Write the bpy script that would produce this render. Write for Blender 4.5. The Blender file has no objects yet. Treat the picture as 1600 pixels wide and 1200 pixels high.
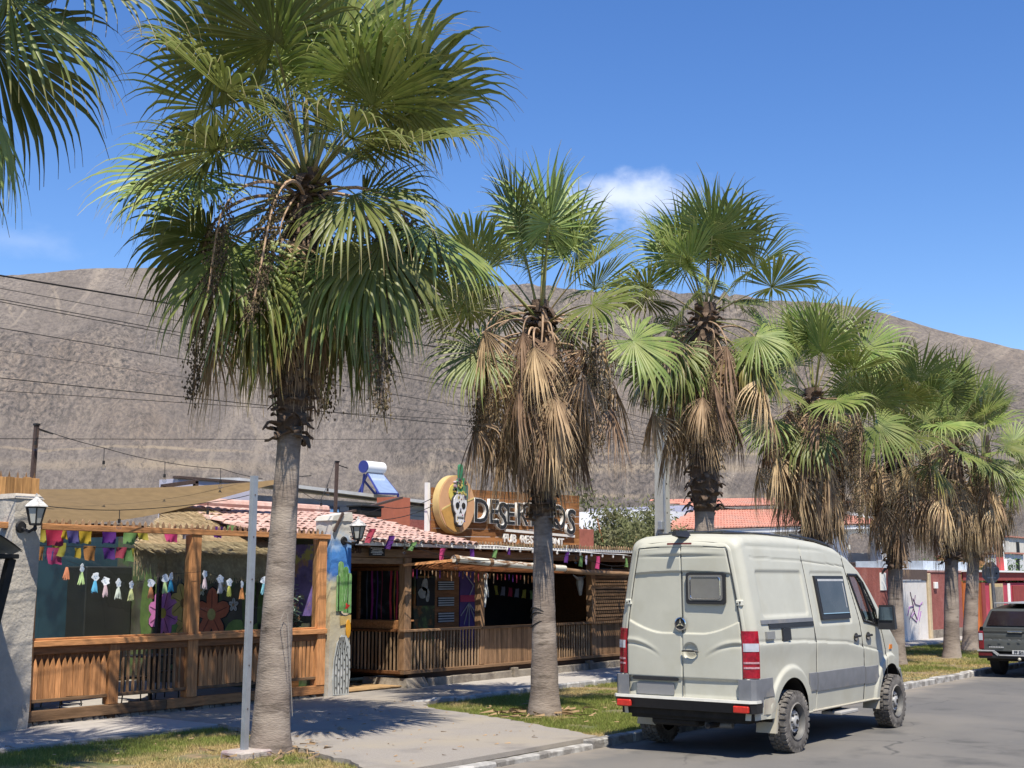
import bpy, math, random
import numpy as np
from mathutils import Vector, Matrix
R = math.radians
scene = bpy.context.scene
col = scene.collection
rnd = random.Random(7)

# ------------------------------------------------------------------ camera, sky, sun
CAMH, F_PX = 2.1, 2060.0
PITCH, YAW = R(8.4219), R(36.126)
cd = bpy.data.cameras.new('camera'); cam = bpy.data.objects.new('camera', cd); col.objects.link(cam)
cam.location = (0, 0, CAMH); cam.rotation_euler = (R(90) + PITCH, 0, YAW - R(90))
cd.sensor_width = 36; cd.lens = F_PX / 1600 * 36; cd.clip_end = 6000; cd.clip_start = 0.1
scene.camera = cam
SUN_EL, LDIR = R(60.5), (0.66, 0.75)          # light travels towards +X +Y
world = bpy.data.worlds.new('World'); scene.world = world; world.use_nodes = True
sun_d = bpy.data.lights.new('sun', 'SUN'); sun_d.energy = 5.0; sun_d.angle = R(0.53); sun_d.color = (1, .93, .81)
sun = bpy.data.objects.new('sun', sun_d); col.objects.link(sun)
_l = math.hypot(*LDIR); lv = Vector((LDIR[0]/_l*math.cos(SUN_EL), LDIR[1]/_l*math.cos(SUN_EL), -math.sin(SUN_EL)))
sun.rotation_euler = lv.to_track_quat('-Z', 'Y').to_euler(); sun.location = (0, -10, 30)
scene.view_settings.view_transform = 'Standard'; scene.view_settings.look = 'None'
scene.view_settings.exposure = 0.50; scene.view_settings.gamma = 1; scene.view_settings.use_curve_mapping = False
try: scene.cycles.max_bounces = 8; scene.cycles.transparent_max_bounces = 24; scene.cycles.use_denoising = True
except Exception: pass

def build_world():
    nt = world.node_tree; N = nt.nodes; L = nt.links; N.clear()
    def nd(t, **k):
        n = N.new(t)
        for a, v in k.items(): setattr(n, a, v)
        return n
    out = nd('ShaderNodeOutputWorld'); bg = nd('ShaderNodeBackground'); bg.inputs['Strength'].default_value = 0.124
    sky = nd('ShaderNodeTexSky', sky_type='NISHITA'); sky.sun_disc = False
    sky.sun_elevation = SUN_EL; sky.sun_rotation = math.atan2(-LDIR[0], -LDIR[1]); sky.altitude = 30
    sky.air_density = 1.0; sky.dust_density = 0.0; sky.ozone_density = 2.4
    hs = nd('ShaderNodeHueSaturation'); hs.inputs['Saturation'].default_value = 1.27; hs.inputs['Hue'].default_value = 0.512; hs.inputs['Value'].default_value = 1.0
    L.new(sky.outputs[0], hs.inputs['Color'])
    tc = nd('ShaderNodeTexCoord')
    def cloud(az, el, a, b, thr, soft, seed):
        az, el = R(az), R(el)
        c = (math.cos(el)*math.cos(az), math.cos(el)*math.sin(az), math.sin(el))
        r = (math.sin(az), -math.cos(az), 0); u = (-math.sin(el)*math.cos(az), -math.sin(el)*math.sin(az), math.cos(el))
        def dot(v):
            n = nd('ShaderNodeVectorMath', operation='DOT_PRODUCT'); n.inputs[1].default_value = v
            L.new(tc.outputs['Generated'], n.inputs[0]); return n.outputs['Value']
        def m(op, x, y=None, z=None):
            n = nd('ShaderNodeMath', operation=op)
            for i, q in enumerate((x, y, z)):
                if q is None: continue
                if isinstance(q, (int, float)): n.inputs[i].default_value = q
                else: L.new(q, n.inputs[i])
            return n.outputs[0]
        uu = m('DIVIDE', dot(r), a); vv = m('DIVIDE', dot(u), b)
        d = m('SQRT', m('ADD', m('MULTIPLY', uu, uu), m('MULTIPLY', vv, vv)))
        nz = nd('ShaderNodeTexNoise'); nz.inputs['Scale'].default_value = 30; nz.inputs['Detail'].default_value = 7; nz.inputs['Roughness'].default_value = .55
        mp = nd('ShaderNodeMapping'); mp.inputs['Location'].default_value = (seed, seed*.7, 0); mp.inputs['Scale'].default_value = (1, 1, 1.5)
        L.new(tc.outputs['Generated'], mp.inputs[0]); L.new(mp.outputs[0], nz.inputs['Vector'])
        s = m('ADD', m('SUBTRACT', 1.0, d), m('MULTIPLY', m('SUBTRACT', nz.outputs['Fac'], .5), 2.1))
        front = m('GREATER_THAN', dot(c), 0.5)
        mr = nd('ShaderNodeMapRange', interpolation_type='SMOOTHSTEP')
        mr.inputs['From Min'].default_value = thr; mr.inputs['From Max'].default_value = thr + soft
        L.new(s, mr.inputs['Value']); return m('MULTIPLY', mr.outputs[0], front)
    cur = hs.outputs[0]
    for (args, amt) in (((31.0, 16.4, .050, .0185, -.40, 1.35, 3.1), .66), ((57.1, 13.7, .045, .013, -.2, 1.3, 9.3), .14), ((120, 24, .30, .05, .1, 1.0, 5.3), .5)):
        f = cloud(*args)
        k = nd('ShaderNodeMath', operation='MULTIPLY'); k.inputs[1].default_value = amt; L.new(f, k.inputs[0])
        mx = nd('ShaderNodeMix', data_type='RGBA'); L.new(k.outputs[0], mx.inputs['Factor']); L.new(cur, mx.inputs[6])
        mx.inputs[7].default_value = (6.9, 7.2, 8.0, 1); cur = mx.outputs[2]
    L.new(cur, bg.inputs['Color']); L.new(bg.outputs[0], out.inputs[0])
build_world()

# ------------------------------------------------------------------ helpers
FW = (math.cos(YAW), math.sin(YAW)); RT = (math.sin(YAW), -math.cos(YAW))
def ray(px, py):
    a = (px-800)/F_PX; b = (600-py)/F_PX
    f = math.cos(PITCH)-b*math.sin(PITCH); z = math.sin(PITCH)+b*math.cos(PITCH)
    return Vector((FW[0]*f+RT[0]*a, FW[1]*f+RT[1]*a, z))
def aty(px, py, y): r = ray(px, py); t = y/r.y; return Vector((r.x*t, y, CAMH+r.z*t))
def atx(px, py, x): r = ray(px, py); t = x/r.x; return Vector((x, r.y*t, CAMH+r.z*t))

def S(r, g, b):
    f = lambda c: (c/255/12.92) if c/255 <= .04045 else ((c/255+.055)/1.055)**2.4
    return (f(r), f(g), f(b))

MW = {}                                     # world matrices of parents
def tag(o, label=None, cat=None, group=None, kind=None):
    if label: o['label'] = label
    if cat: o['category'] = cat
    if group: o['group'] = group
    if kind: o['kind'] = kind
    return o
def thing(name, label, cat, loc=(0, 0, 0), rotz=0, group=None):
    o = bpy.data.objects.new(name, None); col.objects.link(o); o.empty_display_size = .2
    o.location = loc; o.rotation_euler = (0, 0, rotz)
    MW[o] = Matrix.Translation(loc) @ Matrix.Rotation(rotz, 4, 'Z')
    return tag(o, label, cat, group)
def link(name, me, parent=None):            # mesh in world coordinates
    o = bpy.data.objects.new(name, me); col.objects.link(o)
    if parent is not None:
        o.parent = parent; o.matrix_parent_inverse = MW.get(parent, Matrix.Identity(4)).inverted()
    MW[o] = Matrix.Identity(4); return o
def place(name, me, parent, loc, rot=(0, 0, 0), sc=(1, 1, 1)):   # shared mesh, world placement
    o = bpy.data.objects.new(name, me); col.objects.link(o)
    if parent is not None:
        o.parent = parent; o.matrix_parent_inverse = MW.get(parent, Matrix.Identity(4)).inverted()
    o.location = loc; o.rotation_euler = rot; o.scale = sc
    MW[o] = Matrix.LocRotScale(Vector(loc), None, Vector(sc)); return o

class MB:
    def __init__(s): s.v = []; s.f = []; s.m = []; s.cur = 0
    def add(s, vs, fs):
        n = len(s.v); s.v += [tuple(v) for v in vs]; s.f += [tuple(i+n for i in f) for f in fs]; s.m += [s.cur]*len(fs); return s
    def box(s, x0, x1, y0, y1, z0, z1, b=0.0):
        if b <= 0:
            return s.add([(x, y, z) for x in (x0, x1) for y in (y0, y1) for z in (z0, z1)],
                  [(0,1,3,2),(4,6,7,5),(0,4,5,1),(2,3,7,6),(0,2,6,4),(1,5,7,3)])
        X, Y, Z = (x0, x1), (y0, y1), (z0, z1); sg = (1, -1); vs = []; ix = {}
        for i in (0, 1):
            for j in (0, 1):
                for k in (0, 1):
                    for ax in range(3):
                        d = [b*sg[i], b*sg[j], b*sg[k]]; d[ax] = 0
                        ix[(i, j, k, ax)] = len(vs); vs.append((X[i]+d[0], Y[j]+d[1], Z[k]+d[2]))
        fs = []
        for i in (0, 1):
            fs.append([ix[(i, a, c, 0)] for a, c in ((0,0),(0,1),(1,1),(1,0))][::1 if i == 0 else -1])
            fs.append([ix[(a, i, c, 1)] for a, c in ((0,0),(1,0),(1,1),(0,1))][::1 if i == 0 else -1])
            fs.append([ix[(a, c, i, 2)] for a, c in ((0,0),(0,1),(1,1),(1,0))][::1 if i == 0 else -1])
        for a in (0, 1):
            for c in (0, 1):
                fs.append((ix[(0,a,c,1)], ix[(1,a,c,1)], ix[(1,a,c,2)], ix[(0,a,c,2)]))
                fs.append((ix[(a,0,c,0)], ix[(a,1,c,0)], ix[(a,1,c,2)], ix[(a,0,c,2)]))
                fs.append((ix[(a,c,0,0)], ix[(a,c,1,0)], ix[(a,c,1,1)], ix[(a,c,0,1)]))
        for i in (0, 1):
            for j in (0, 1):
                for k in (0, 1): fs.append(tuple(ix[(i, j, k, q)] for q in range(3)))
        return s.add(vs, fs)
    def hexa(s, p): # 8 points: bottom 4 ccw then top 4
        return s.add(p, [(3,2,1,0),(4,5,6,7),(0,1,5,4),(1,2,6,5),(2,3,7,6),(3,0,4,7)])
    def beam(s, a, b, w, h, up=(0, 0, 1)):
        a, b = Vector(a), Vector(b); t = (b-a).normalized(); u = Vector(up)
        if abs(t.dot(u)) > .98: u = Vector((0, 1, 0))
        sd = t.cross(u).normalized(); u = sd.cross(t)
        q = [(-.5,-.5),(.5,-.5),(.5,.5),(-.5,.5)]
        return s.add([p+sd*w*i+u*h*j for p in (a, b) for i, j in q], [(3,2,1,0),(4,5,6,7),(0,1,5,4),(1,2,6,5),(2,3,7,6),(3,0,4,7)])
    def tube(s, pts, rad, n=8, cap=True, flat=1.0):
        pts = [Vector(p) for p in pts]; N = len(pts); rr = rad if isinstance(rad, (list, tuple)) else [rad]*N
        vs = []; pu = None
        for i, p in enumerate(pts):
            t = (pts[min(i+1, N-1)]-pts[max(i-1, 0)]).normalized()
            if pu is None: pu = Vector((0, 0, 1)) if abs(t.z) < .9 else Vector((1, 0, 0))
            sd = t.cross(pu).normalized(); pu = sd.cross(t)
            for k in range(n):
                a = 2*math.pi*k/n; vs.append(p+sd*math.cos(a)*rr[i]+pu*math.sin(a)*rr[i]*flat)
        fs = [(i*n+k, i*n+(k+1) % n, (i+1)*n+(k+1) % n, (i+1)*n+k) for i in range(N-1) for k in range(n)]
        if cap: fs += [tuple(range(n))[::-1], tuple((N-1)*n+k for k in range(n))]
        return s.add(vs, fs)
    def cyl(s, c, r, h, n=16, ax=2, r2=None):
        d = Vector((0, 0, 0)); d[ax] = h
        return s.tube([Vector(c), Vector(c)+d], [r, r if r2 is None else r2], n)
    def lathe(s, prof, c=(0, 0, 0), n=24, ax='z', close=False):
        vs = []; c = Vector(c)
        for (r, z) in prof:
            for k in range(n):
                a = 2*math.pi*k/n; x, y = r*math.cos(a), r*math.sin(a)
                vs.append(c+(Vector((x, y, z)) if ax == 'z' else Vector((x, z, y)) if ax == 'y' else Vector((z, x, y))))
        m = len(prof)
        fs = [(i*n+k, i*n+(k+1) % n, (i+1)*n+(k+1) % n, (i+1)*n+k) for i in range(m-1) for k in range(n)]
        if close: fs += [tuple(range(n))[::-1], tuple((m-1)*n+k for k in range(n))]
        return s.add(vs, fs)
    def prism(s, poly, o, u, v, d):         # polygon in plane o + a*u + b*v, extruded by vector d
        o, u, v, d = Vector(o), Vector(u), Vector(v), Vector(d); n = len(poly)
        b = [o+u*a+v*c for a, c in poly]
        return s.add(b+[p+d for p in b], [tuple(range(n))[::-1], tuple(range(n, 2*n))]+[(i, (i+1) % n, n+(i+1) % n, n+i) for i in range(n)])
    def grid(s, pts):                       # 2D list of points
        nr, nc = len(pts), len(pts[0])
        return s.add([p for r in pts for p in r], [(i*nc+j, i*nc+j+1, (i+1)*nc+j+1, (i+1)*nc+j) for i in range(nr-1) for j in range(nc-1)])
    def ball(s, c, r, n=8, m=6, sq=(1, 1, 1)):
        c = Vector(c); pr = []
        for i in range(m+1):
            a = math.pi*i/m-math.pi/2
            for k in range(n):
                b = 2*math.pi*k/n; pr.append(c+Vector((math.cos(a)*math.cos(b)*r*sq[0], math.cos(a)*math.sin(b)*r*sq[1], math.sin(a)*r*sq[2])))
        return s.add(pr, [(i*n+k, i*n+(k+1) % n, (i+1)*n+(k+1) % n, (i+1)*n+k) for i in range(m) for k in range(n)])
    def mesh(s, name, mats, smooth=None):
        me = bpy.data.meshes.new(name); me.from_pydata([tuple(v) for v in s.v], [], s.f)
        for m in (mats if isinstance(mats, (list, tuple)) else [mats]): me.materials.append(m)
        if any(s.m): me.polygons.foreach_set('material_index', s.m)
        if smooth: 
            me.polygons.foreach_set('use_smooth', [True]*len(me.polygons))
            if smooth < 180: me.set_sharp_from_angle(angle=R(smooth))
        me.update(); return me
    def build(s, name, mats, parent=None, smooth=None): return link(name, s.mesh(name, mats, smooth), parent)

def np_mesh(name, V, Fq, mats, smooth=False):
    me = bpy.data.meshes.new(name); V = np.asarray(V, np.float32); Fq = np.asarray(Fq, np.int32); k = Fq.shape[1]
    me.vertices.add(len(V)); me.vertices.foreach_set('co', V.ravel())
    me.loops.add(Fq.size); me.loops.foreach_set('vertex_index', Fq.ravel())
    me.polygons.add(len(Fq)); me.polygons.foreach_set('loop_start', np.arange(len(Fq), dtype=np.int32)*k)
    for m in (mats if isinstance(mats, (list, tuple)) else [mats]): me.materials.append(m)
    if smooth: me.polygons.foreach_set('use_smooth', [True]*len(Fq))
    me.update(calc_edges=True); return me

def _hash(ix, iy, seed):
    h = (ix.astype(np.int64)*374761393+iy.astype(np.int64)*668265263+seed*974711) & 0x7fffffff
    h = ((h ^ (h >> 13))*1274126177) & 0x7fffffff
    return ((h ^ (h >> 16)) & 0xffff)/65535.0
def vnoise(x, y, seed=0):
    x = np.asarray(x, float); y = np.asarray(y, float)
    ix, iy = np.floor(x), np.floor(y); fx, fy = x-ix, y-iy
    fx = fx*fx*(3-2*fx); fy = fy*fy*(3-2*fy)
    a = _hash(ix, iy, seed); b = _hash(ix+1, iy, seed); c = _hash(ix, iy+1, seed); d = _hash(ix+1, iy+1, seed)
    return (a*(1-fx)+b*fx)*(1-fy)+(c*(1-fx)+d*fx)*fy
def fbm(x, y, seed=0, oct=5, gain=.5, ridged=False):
    t = 0; a = 1; n = 0
    for o in range(oct):
        q = vnoise(x*2**o+o*17.3, y*2**o-o*9.1, seed+o)
        if ridged: q = 1-abs(2*q-1)
        t = t+a*q; n += a; a *= gain
    return t/n

# ------------------------------------------------------------------ materials
MATS = {}
def mat(name, c, rough=.75, var=.14, scale=5, bump=0.0, bscale=40, st=(1, 1, 1), c2=None, c2s=1.5, c2lo=.5, c2hi=.65, metal=0.0, spec=.4,
        orand=0.0, coat=0.0, detail=6, hue=0.0, trans=0.0, c3=None, c3s=14, c3lo=.6, c3hi=.68):
    if name in MATS: return MATS[name]
    m = bpy.data.materials.new(name); m.use_nodes = True; nt = m.node_tree; N = nt.nodes; L = nt.links
    bs = N['Principled BSDF']; tc = N.new('ShaderNodeTexCoord'); mp = N.new('ShaderNodeMapping'); mp.inputs['Scale'].default_value = st
    oi = N.new('ShaderNodeObjectInfo'); va = N.new('ShaderNodeVectorMath'); va.operation = 'ADD'
    ml = N.new('ShaderNodeMath'); ml.operation = 'MULTIPLY'; ml.inputs[1].default_value = 37.0 if orand else 0.0
    L.new(oi.outputs['Random'], ml.inputs[0]); L.new(tc.outputs['Object'], va.inputs[0]); L.new(ml.outputs[0], va.inputs[1])
    L.new(va.outputs[0], mp.inputs[0])
    def noise(sc, det=detail):
        n = N.new('ShaderNodeTexNoise'); n.inputs['Scale'].default_value = sc; n.inputs['Detail'].default_value = det; n.inputs['Roughness'].default_value = .6
        L.new(mp.outputs[0], n.inputs['Vector']); return n.outputs['Fac']
    def mix(fac, a, b, lo=0.0, hi=1.0):
        mr = N.new('ShaderNodeMapRange'); mr.inputs[1].default_value = lo; mr.inputs[2].default_value = hi; L.new(fac, mr.inputs[0])
        x = N.new('ShaderNodeMix'); x.data_type = 'RGBA'; L.new(mr.outputs[0], x.inputs['Factor'])
        for s, q in ((6, a), (7, b)):
            if isinstance(q, tuple): x.inputs[s].default_value = (*q[:3], 1)
            else: L.new(q, x.inputs[s])
        return x.outputs[2]
    lo = tuple(max(0, q*(1-var)) for q in c); hi = tuple(min(1, q*(1+var)) for q in c)
    cur = mix(noise(scale), lo, hi, .3, .7)
    if c2: cur = mix(noise(c2s), cur, c2, c2lo, c2hi)
    if c3: cur = mix(noise(c3s), cur, c3, c3lo, c3hi)
    if orand or hue:
        h = N.new('ShaderNodeHueSaturation'); mr = N.new('ShaderNodeMapRange'); mr.inputs[3].default_value = 1-orand; mr.inputs[4].default_value = 1+orand
        L.new(oi.outputs['Random'], mr.inputs[0]); L.new(mr.outputs[0], h.inputs['Value']); L.new(cur, h.inputs['Color']); cur = h.outputs[0]
    L.new(cur, bs.inputs['Base Color']); bs.inputs['Roughness'].default_value = rough; bs.inputs['Metallic'].default_value = metal
    bs.inputs['Specular IOR Level'].default_value = spec
    if coat: bs.inputs['Coat Weight'].default_value = coat; bs.inputs['Coat Roughness'].default_value = .12
    if bump:
        b = N.new('ShaderNodeBump'); b.inputs['Strength'].default_value = bump; b.inputs['Distance'].default_value = .02
        L.new(noise(bscale, 5), b.inputs['Height']); L.new(b.outputs[0], bs.inputs['Normal'])
    if trans:
        t = N.new('ShaderNodeBsdfTranslucent'); L.new(cur, t.inputs['Color']); ms = N.new('ShaderNodeMixShader'); ms.inputs[0].default_value = trans
        L.new(bs.outputs[0], ms.inputs[1]); L.new(t.outputs[0], ms.inputs[2]); L.new(ms.outputs[0], N['Material Output'].inputs[0])
    MATS[name] = m; return m
def wood(name, c, axis='x', rough=.7, orand=.34, var=.36, c2=None):
    st = {'x': (.12, 1, 1), 'y': (1, .12, 1), 'z': (1, 1, .12)}[axis]
    return mat(name, c, rough=rough, var=var, scale=26, bump=.35, bscale=60, st=st, orand=orand, c2=c2, c2s=7, c2lo=.52, c2hi=.7, spec=.25)
def glass_mat(name, tint=(.9, .95, .95), refl=1.0, dark=0.0):
    m = bpy.data.materials.new(name); m.use_nodes = True; N = m.node_tree.nodes; L = m.node_tree.links; N.clear()
    o = N.new('ShaderNodeOutputMaterial'); t = N.new('ShaderNodeBsdfTransparent'); t.inputs[0].default_value = (*tint, 1)
    g = N.new('ShaderNodeBsdfGlossy'); g.inputs['Roughness'].default_value = .01; fr = N.new('ShaderNodeFresnel'); fr.inputs[0].default_value = 1.5
    k = N.new('ShaderNodeMath'); k.operation = 'MULTIPLY'; k.inputs[1].default_value = refl; ge = N.new('ShaderNodeNewGeometry'); fb_ = N.new('ShaderNodeMath'); fb_.operation = 'SUBTRACT'; fb_.inputs[0].default_value = 1.0; L.new(ge.outputs['Backfacing'], fb_.inputs[1]); k2 = N.new('ShaderNodeMath'); k2.operation = 'MULTIPLY'; L.new(fr.outputs[0], k2.inputs[0]); L.new(fb_.outputs[0], k2.inputs[1]); L.new(k2.outputs[0], k.inputs[0])
    mx = N.new('ShaderNodeMixShader'); L.new(k.outputs[0], mx.inputs[0]); L.new(t.outputs[0], mx.inputs[1]); L.new(g.outputs[0], mx.inputs[2]); L.new(mx.outputs[0], o.inputs[0])
    return m

def road_mat():
    m = mat('asphalt', (.135, .13, .122), .9, .16, 90, .5, 220, c2=(.185, .172, .152), c2s=.35, c2lo=.38, c2hi=.66, c3=(.085, .083, .08), c3s=.9, c3lo=.54, c3hi=.74)
    N = m.node_tree.nodes; L = m.node_tree.links; b = N['Principled BSDF']; cur = b.inputs['Base Color'].links[0].from_socket; tc = N.new('ShaderNodeTexCoord')
    def mx(f, a, c):
        x = N.new('ShaderNodeMix'); x.data_type = 'RGBA'; L.new(f, x.inputs[0]); L.new(a, x.inputs[6]); x.inputs[7].default_value = (*c, 1); return x.outputs[2]
    def rg_(f, a, c, d=0.0, e=1.0):
        r = N.new('ShaderNodeMapRange'); r.inputs[1].default_value = a; r.inputs[2].default_value = c; r.inputs[3].default_value = d; r.inputs[4].default_value = e; L.new(f, r.inputs[0]); return r.outputs[0]
    def mul(a, c): k = N.new('ShaderNodeMath'); k.operation = 'MULTIPLY'; L.new(a, k.inputs[0]); L.new(c, k.inputs[1]); return k.outputs[0]
    def noise(sc, det=5):
        n = N.new('ShaderNodeTexNoise'); n.inputs['Scale'].default_value = sc; n.inputs['Detail'].default_value = det; L.new(tc.outputs['Object'], n.inputs['Vector']); return n
    wob = noise(1.3, 6); va = N.new('ShaderNodeVectorMath'); va.operation = 'MULTIPLY_ADD'; va.inputs[1].default_value = (.9, .9, 0); L.new(wob.outputs['Color'], va.inputs[0]); L.new(tc.outputs['Object'], va.inputs[2])
    vo = N.new('ShaderNodeTexVoronoi'); vo.feature = 'DISTANCE_TO_EDGE'; vo.inputs['Scale'].default_value = .32; L.new(va.outputs[0], vo.inputs['Vector'])
    cur = mx(mul(rg_(vo.outputs['Distance'], .006, .001), rg_(noise(.5).outputs['Fac'], .45, .55)), cur, (.085, .082, .078))
    sp = N.new('ShaderNodeSeparateXYZ'); L.new(tc.outputs['Object'], sp.inputs[0]); n2 = noise(2.2, 6)
    sand = N.new('ShaderNodeMath'); sand.operation = 'MULTIPLY_ADD'; sand.inputs[1].default_value = 1.4; L.new(n2.outputs['Fac'], sand.inputs[0]); L.new(sp.outputs[1], sand.inputs[2])
    cur = mx(rg_(sand.outputs[0], 9.3, 10.1, 0, .8), cur, (.30, .26, .21)); cur = mx(rg_(noise(7, 3).outputs['Fac'], .68, .74, 0, .6), cur, (.22, .20, .175)); cur = mx(rg_(noise(.8, 4).outputs['Fac'], .66, .74, 0, .55), cur, (.06, .058, .055))
    L.new(cur, b.inputs['Base Color']); return m
M = dict(
 asphalt=road_mat(),
 apron=mat('apron', (.31, .28, .245), .95, .16, 60, .6, 160, c2=(.35, .305, .24), c2s=.7, c2lo=.45, c2hi=.65, c3=(.22, .20, .18), c3s=1.3, c3lo=.54, c3hi=.72),
 concrete=mat('concrete', (.38, .35, .315), .9, .14, 9, .4, 60, c2=(.33, .31, .28), c2s=1.7, c2lo=.5, c2hi=.7),
 kerb=mat('kerb_paint', (.46, .445, .41), .9, .15, 12, .8, 30, orand=.2, c2=(.22, .205, .185), c2s=4, c2lo=.42, c2hi=.56),
 kerbgrey=mat('kerb_grey', (.33, .32, .30), .9, .18, 12, .6, 30, orand=.12, c2=(.50, .48, .45), c2s=4, c2lo=.52, c2hi=.62),
 soil=mat('soil', (.24, .175, .10), .95, .3, 7, .7, 50, c2=(.12, .135, .05), c2s=.9, c2lo=.42, c2hi=.58),
 earth=mat('earth', (.27, .22, .165), .95, .2, 2, .3, 20),
 stucco=mat('stucco', (.44, .40, .345), .95, .1, 5, 1.0, 16, c2=(.36, .33, .29), c2s=2.2),
 metal=mat('galvanised', (.34, .36, .385), .45, .1, 8, .05, 50, metal=.5),
 dark=mat('black_paint', (.018, .017, .017), .5, .2, 10),
 rust=mat('rusty_iron', (.075, .05, .042), .8, .3, 20, .2, 60),
 oak=wood('honey_wood', (.45, .21, .085), 'x'), oakz=wood('honey_wood_upright', (.45, .21, .085), 'z'),
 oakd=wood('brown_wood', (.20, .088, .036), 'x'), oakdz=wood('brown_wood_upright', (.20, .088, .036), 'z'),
 old=wood('weathered_wood', (.21, .125, .068), 'x', c2=(.16, .09, .045)), oldz=wood('weathered_upright', (.22, .13, .07), 'z', c2=(.16, .09, .045)),
 cane=wood('pale_cane', (.30, .20, .12), 'z'), plank=wood('orange_plank', (.46, .25, .10), 'z'),
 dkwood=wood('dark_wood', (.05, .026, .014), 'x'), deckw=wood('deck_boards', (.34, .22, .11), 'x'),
 peel=mat('peeling_white_wood', (.62, .58, .50), .85, .12, 10, .4, 40, st=(.2, 1, 1), c2=(.2, .11, .055), c2s=9, c2lo=.52, c2hi=.58),
 white=mat('white_paint', (.78, .77, .74), .6, .04, 6), offw=mat('white_plaster', (.70, .70, .70), .9, .06, 3, .3, 30, c2=(.6, .59, .57)),
 lav=mat('lavender_plaster', (.46, .45, .54), .9, .06, 3, .2, 30),
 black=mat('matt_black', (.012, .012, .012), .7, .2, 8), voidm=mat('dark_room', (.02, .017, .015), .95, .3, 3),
 thatch=mat('straw', (.55, .42, .24), .9, .3, 18, orand=.1, c2=(.36, .26, .14), c2s=5, c2lo=.5, c2hi=.72, trans=.15),
 tile=mat('salmon_tile', (.47, .30, .25), .9, .18, 9, .3, 50, orand=.12, c2=(.52, .40, .35), c2s=4, c2lo=.5, c2hi=.7),
 tiler=mat('red_tile', (.50, .22, .155), .85, .2, 7, .2, 40, c2=(.42, .235, .18), c2s=.8),
 canvas=mat('tan_sailcloth', (.205, .14, .066), .9, .14, 5, .25, 90, st=(1, 1, 3), trans=.22),
 redwall=mat('oxblood_wall', (.27, .085, .07), .95, .14, 4, .8, 14, c2=(.33, .13, .11), c2s=1.3),
 stone=mat('stone_base', (.26, .225, .18), .95, .2, 6, .9, 14, c2=(.15, .125, .10), c2s=2.6, c2lo=.45, c2hi=.65),
 wire=mat('wire', (.014, .013, .013), .7, .1, 5),
)
GLASS = glass_mat('window_glass', (.88, .92, .93), 1.25); CAMPGLASS = glass_mat('smoked_glass', (.18, .18, .20), 1.6); BULB = glass_mat('bulb_glass', (.92, .92, .9), 2.5)
# ------------------------------------------------------------------ ground, road, hill
VZ = 0.06                                    # level of the verge behind the kerb
def structure(name, me): return tag(link(name, me), kind='structure')
g = MB(); g.grid([[(x, y, -.06) for x in (-300, -40, 20, 80, 200, 500, 1500)] for y in (-800, -40, 20, 60, 120, 400, 1500)])
structure('ground', g.mesh('ground', M['earth']))
xs = np.arange(-30, 160, .5); ys = np.linspace(-2.2, 9.28, 24)
XX, YY = np.meshgrid(xs, ys); ZZ = .012*(fbm(XX*.35, YY*.6, 3, 3)-.5)-.018*np.clip((YY-8.3)/1, 0, 1)
ii = np.arange(len(ys)*len(xs)).reshape(len(ys), len(xs))
quads = lambda ii: np.stack([ii[:-1, :-1], ii[:-1, 1:], ii[1:, 1:], ii[1:, :-1]], -1).reshape(-1, 4)
structure('road', np_mesh('road', np.stack([XX, YY, ZZ], -1).reshape(-1, 3), quads(ii), M['asphalt'], True))
g = MB(); g.box(-30, 160, 9.38, 40, -.3, VZ-.02); structure('verge_soil', g.mesh('verge_soil', M['soil']))
# concrete pavement in cast slabs
pv = structure('pavement', MB().box(-30, 60, 14.42, 16.5, VZ-.03, VZ+.012).mesh('pavement', M['concrete']))
slab_mat = mat('pavement_slab', (.40, .37, .335), .92, .1, 7, .4, 60, orand=.06, c2=(.36, .34, .31), c2s=1.5, c2lo=.5, c2hi=.7)
slab = MB().box(0, 1.485, 0, 1.94, 0, .03, .006).mesh('slab', slab_mat)
for i in range(-3, 16):
    x = 1.5*i-6.0+.01
    if -8 < x < 12.8: place('slab', slab, pv, (x, 14.45, VZ+.012), (R(rnd.uniform(-.2, .2)), R(rnd.uniform(-.2, .2)), 0))
for i in range(0, 19):
    x = 19.4+1.5*i; place('slab', slab, pv, (x, 14.45, VZ+.012), (R(rnd.uniform(-.2, .2)), R(rnd.uniform(-.2, .2)), 0))
# sandy apron and entrance path
ap = [(10.6, 9.40), (14.75, 9.40), (15.0, 9.9), (15.35, 10.7), (15.75, 11.7), (16.1, 12.7), (16.4, 13.6), (17.0, 14.2), (18.2, 14.4), (19.38, 14.42), (19.38, 15.7), (19.0, 16.4), (19.0, 16.9), (17.35, 16.9), (17.35, 16.3), (13.0, 16.3), (12.84, 14.9), (12.82, 14.3), (12.45, 13.3), (12.05, 12.4), (11.55, 11.4), (11.1, 10.3)]
pts = []
for i in range(len(ap)):
    a, b = Vector(ap[i]), Vector(ap[(i+1) % len(ap)])
    n = max(1, int((b-a).length/.12)); nn = Vector((-(b-a).y, (b-a).x)).normalized()
    soft = i in (1, 2, 3, 4, 5, 6, 7, 16, 17, 18, 19, 20, 21)
    for k in range(n): pts.append(a.lerp(b, k/n)+nn*(rnd.uniform(-.05, .05) if soft and k else 0))
structure('apron', MB().prism([tuple(p) for p in pts], (0, 0, VZ-.01), (1, 0, 0), (0, 1, 0), (0, 0, .055)).mesh('apron', M['apron']))
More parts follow.
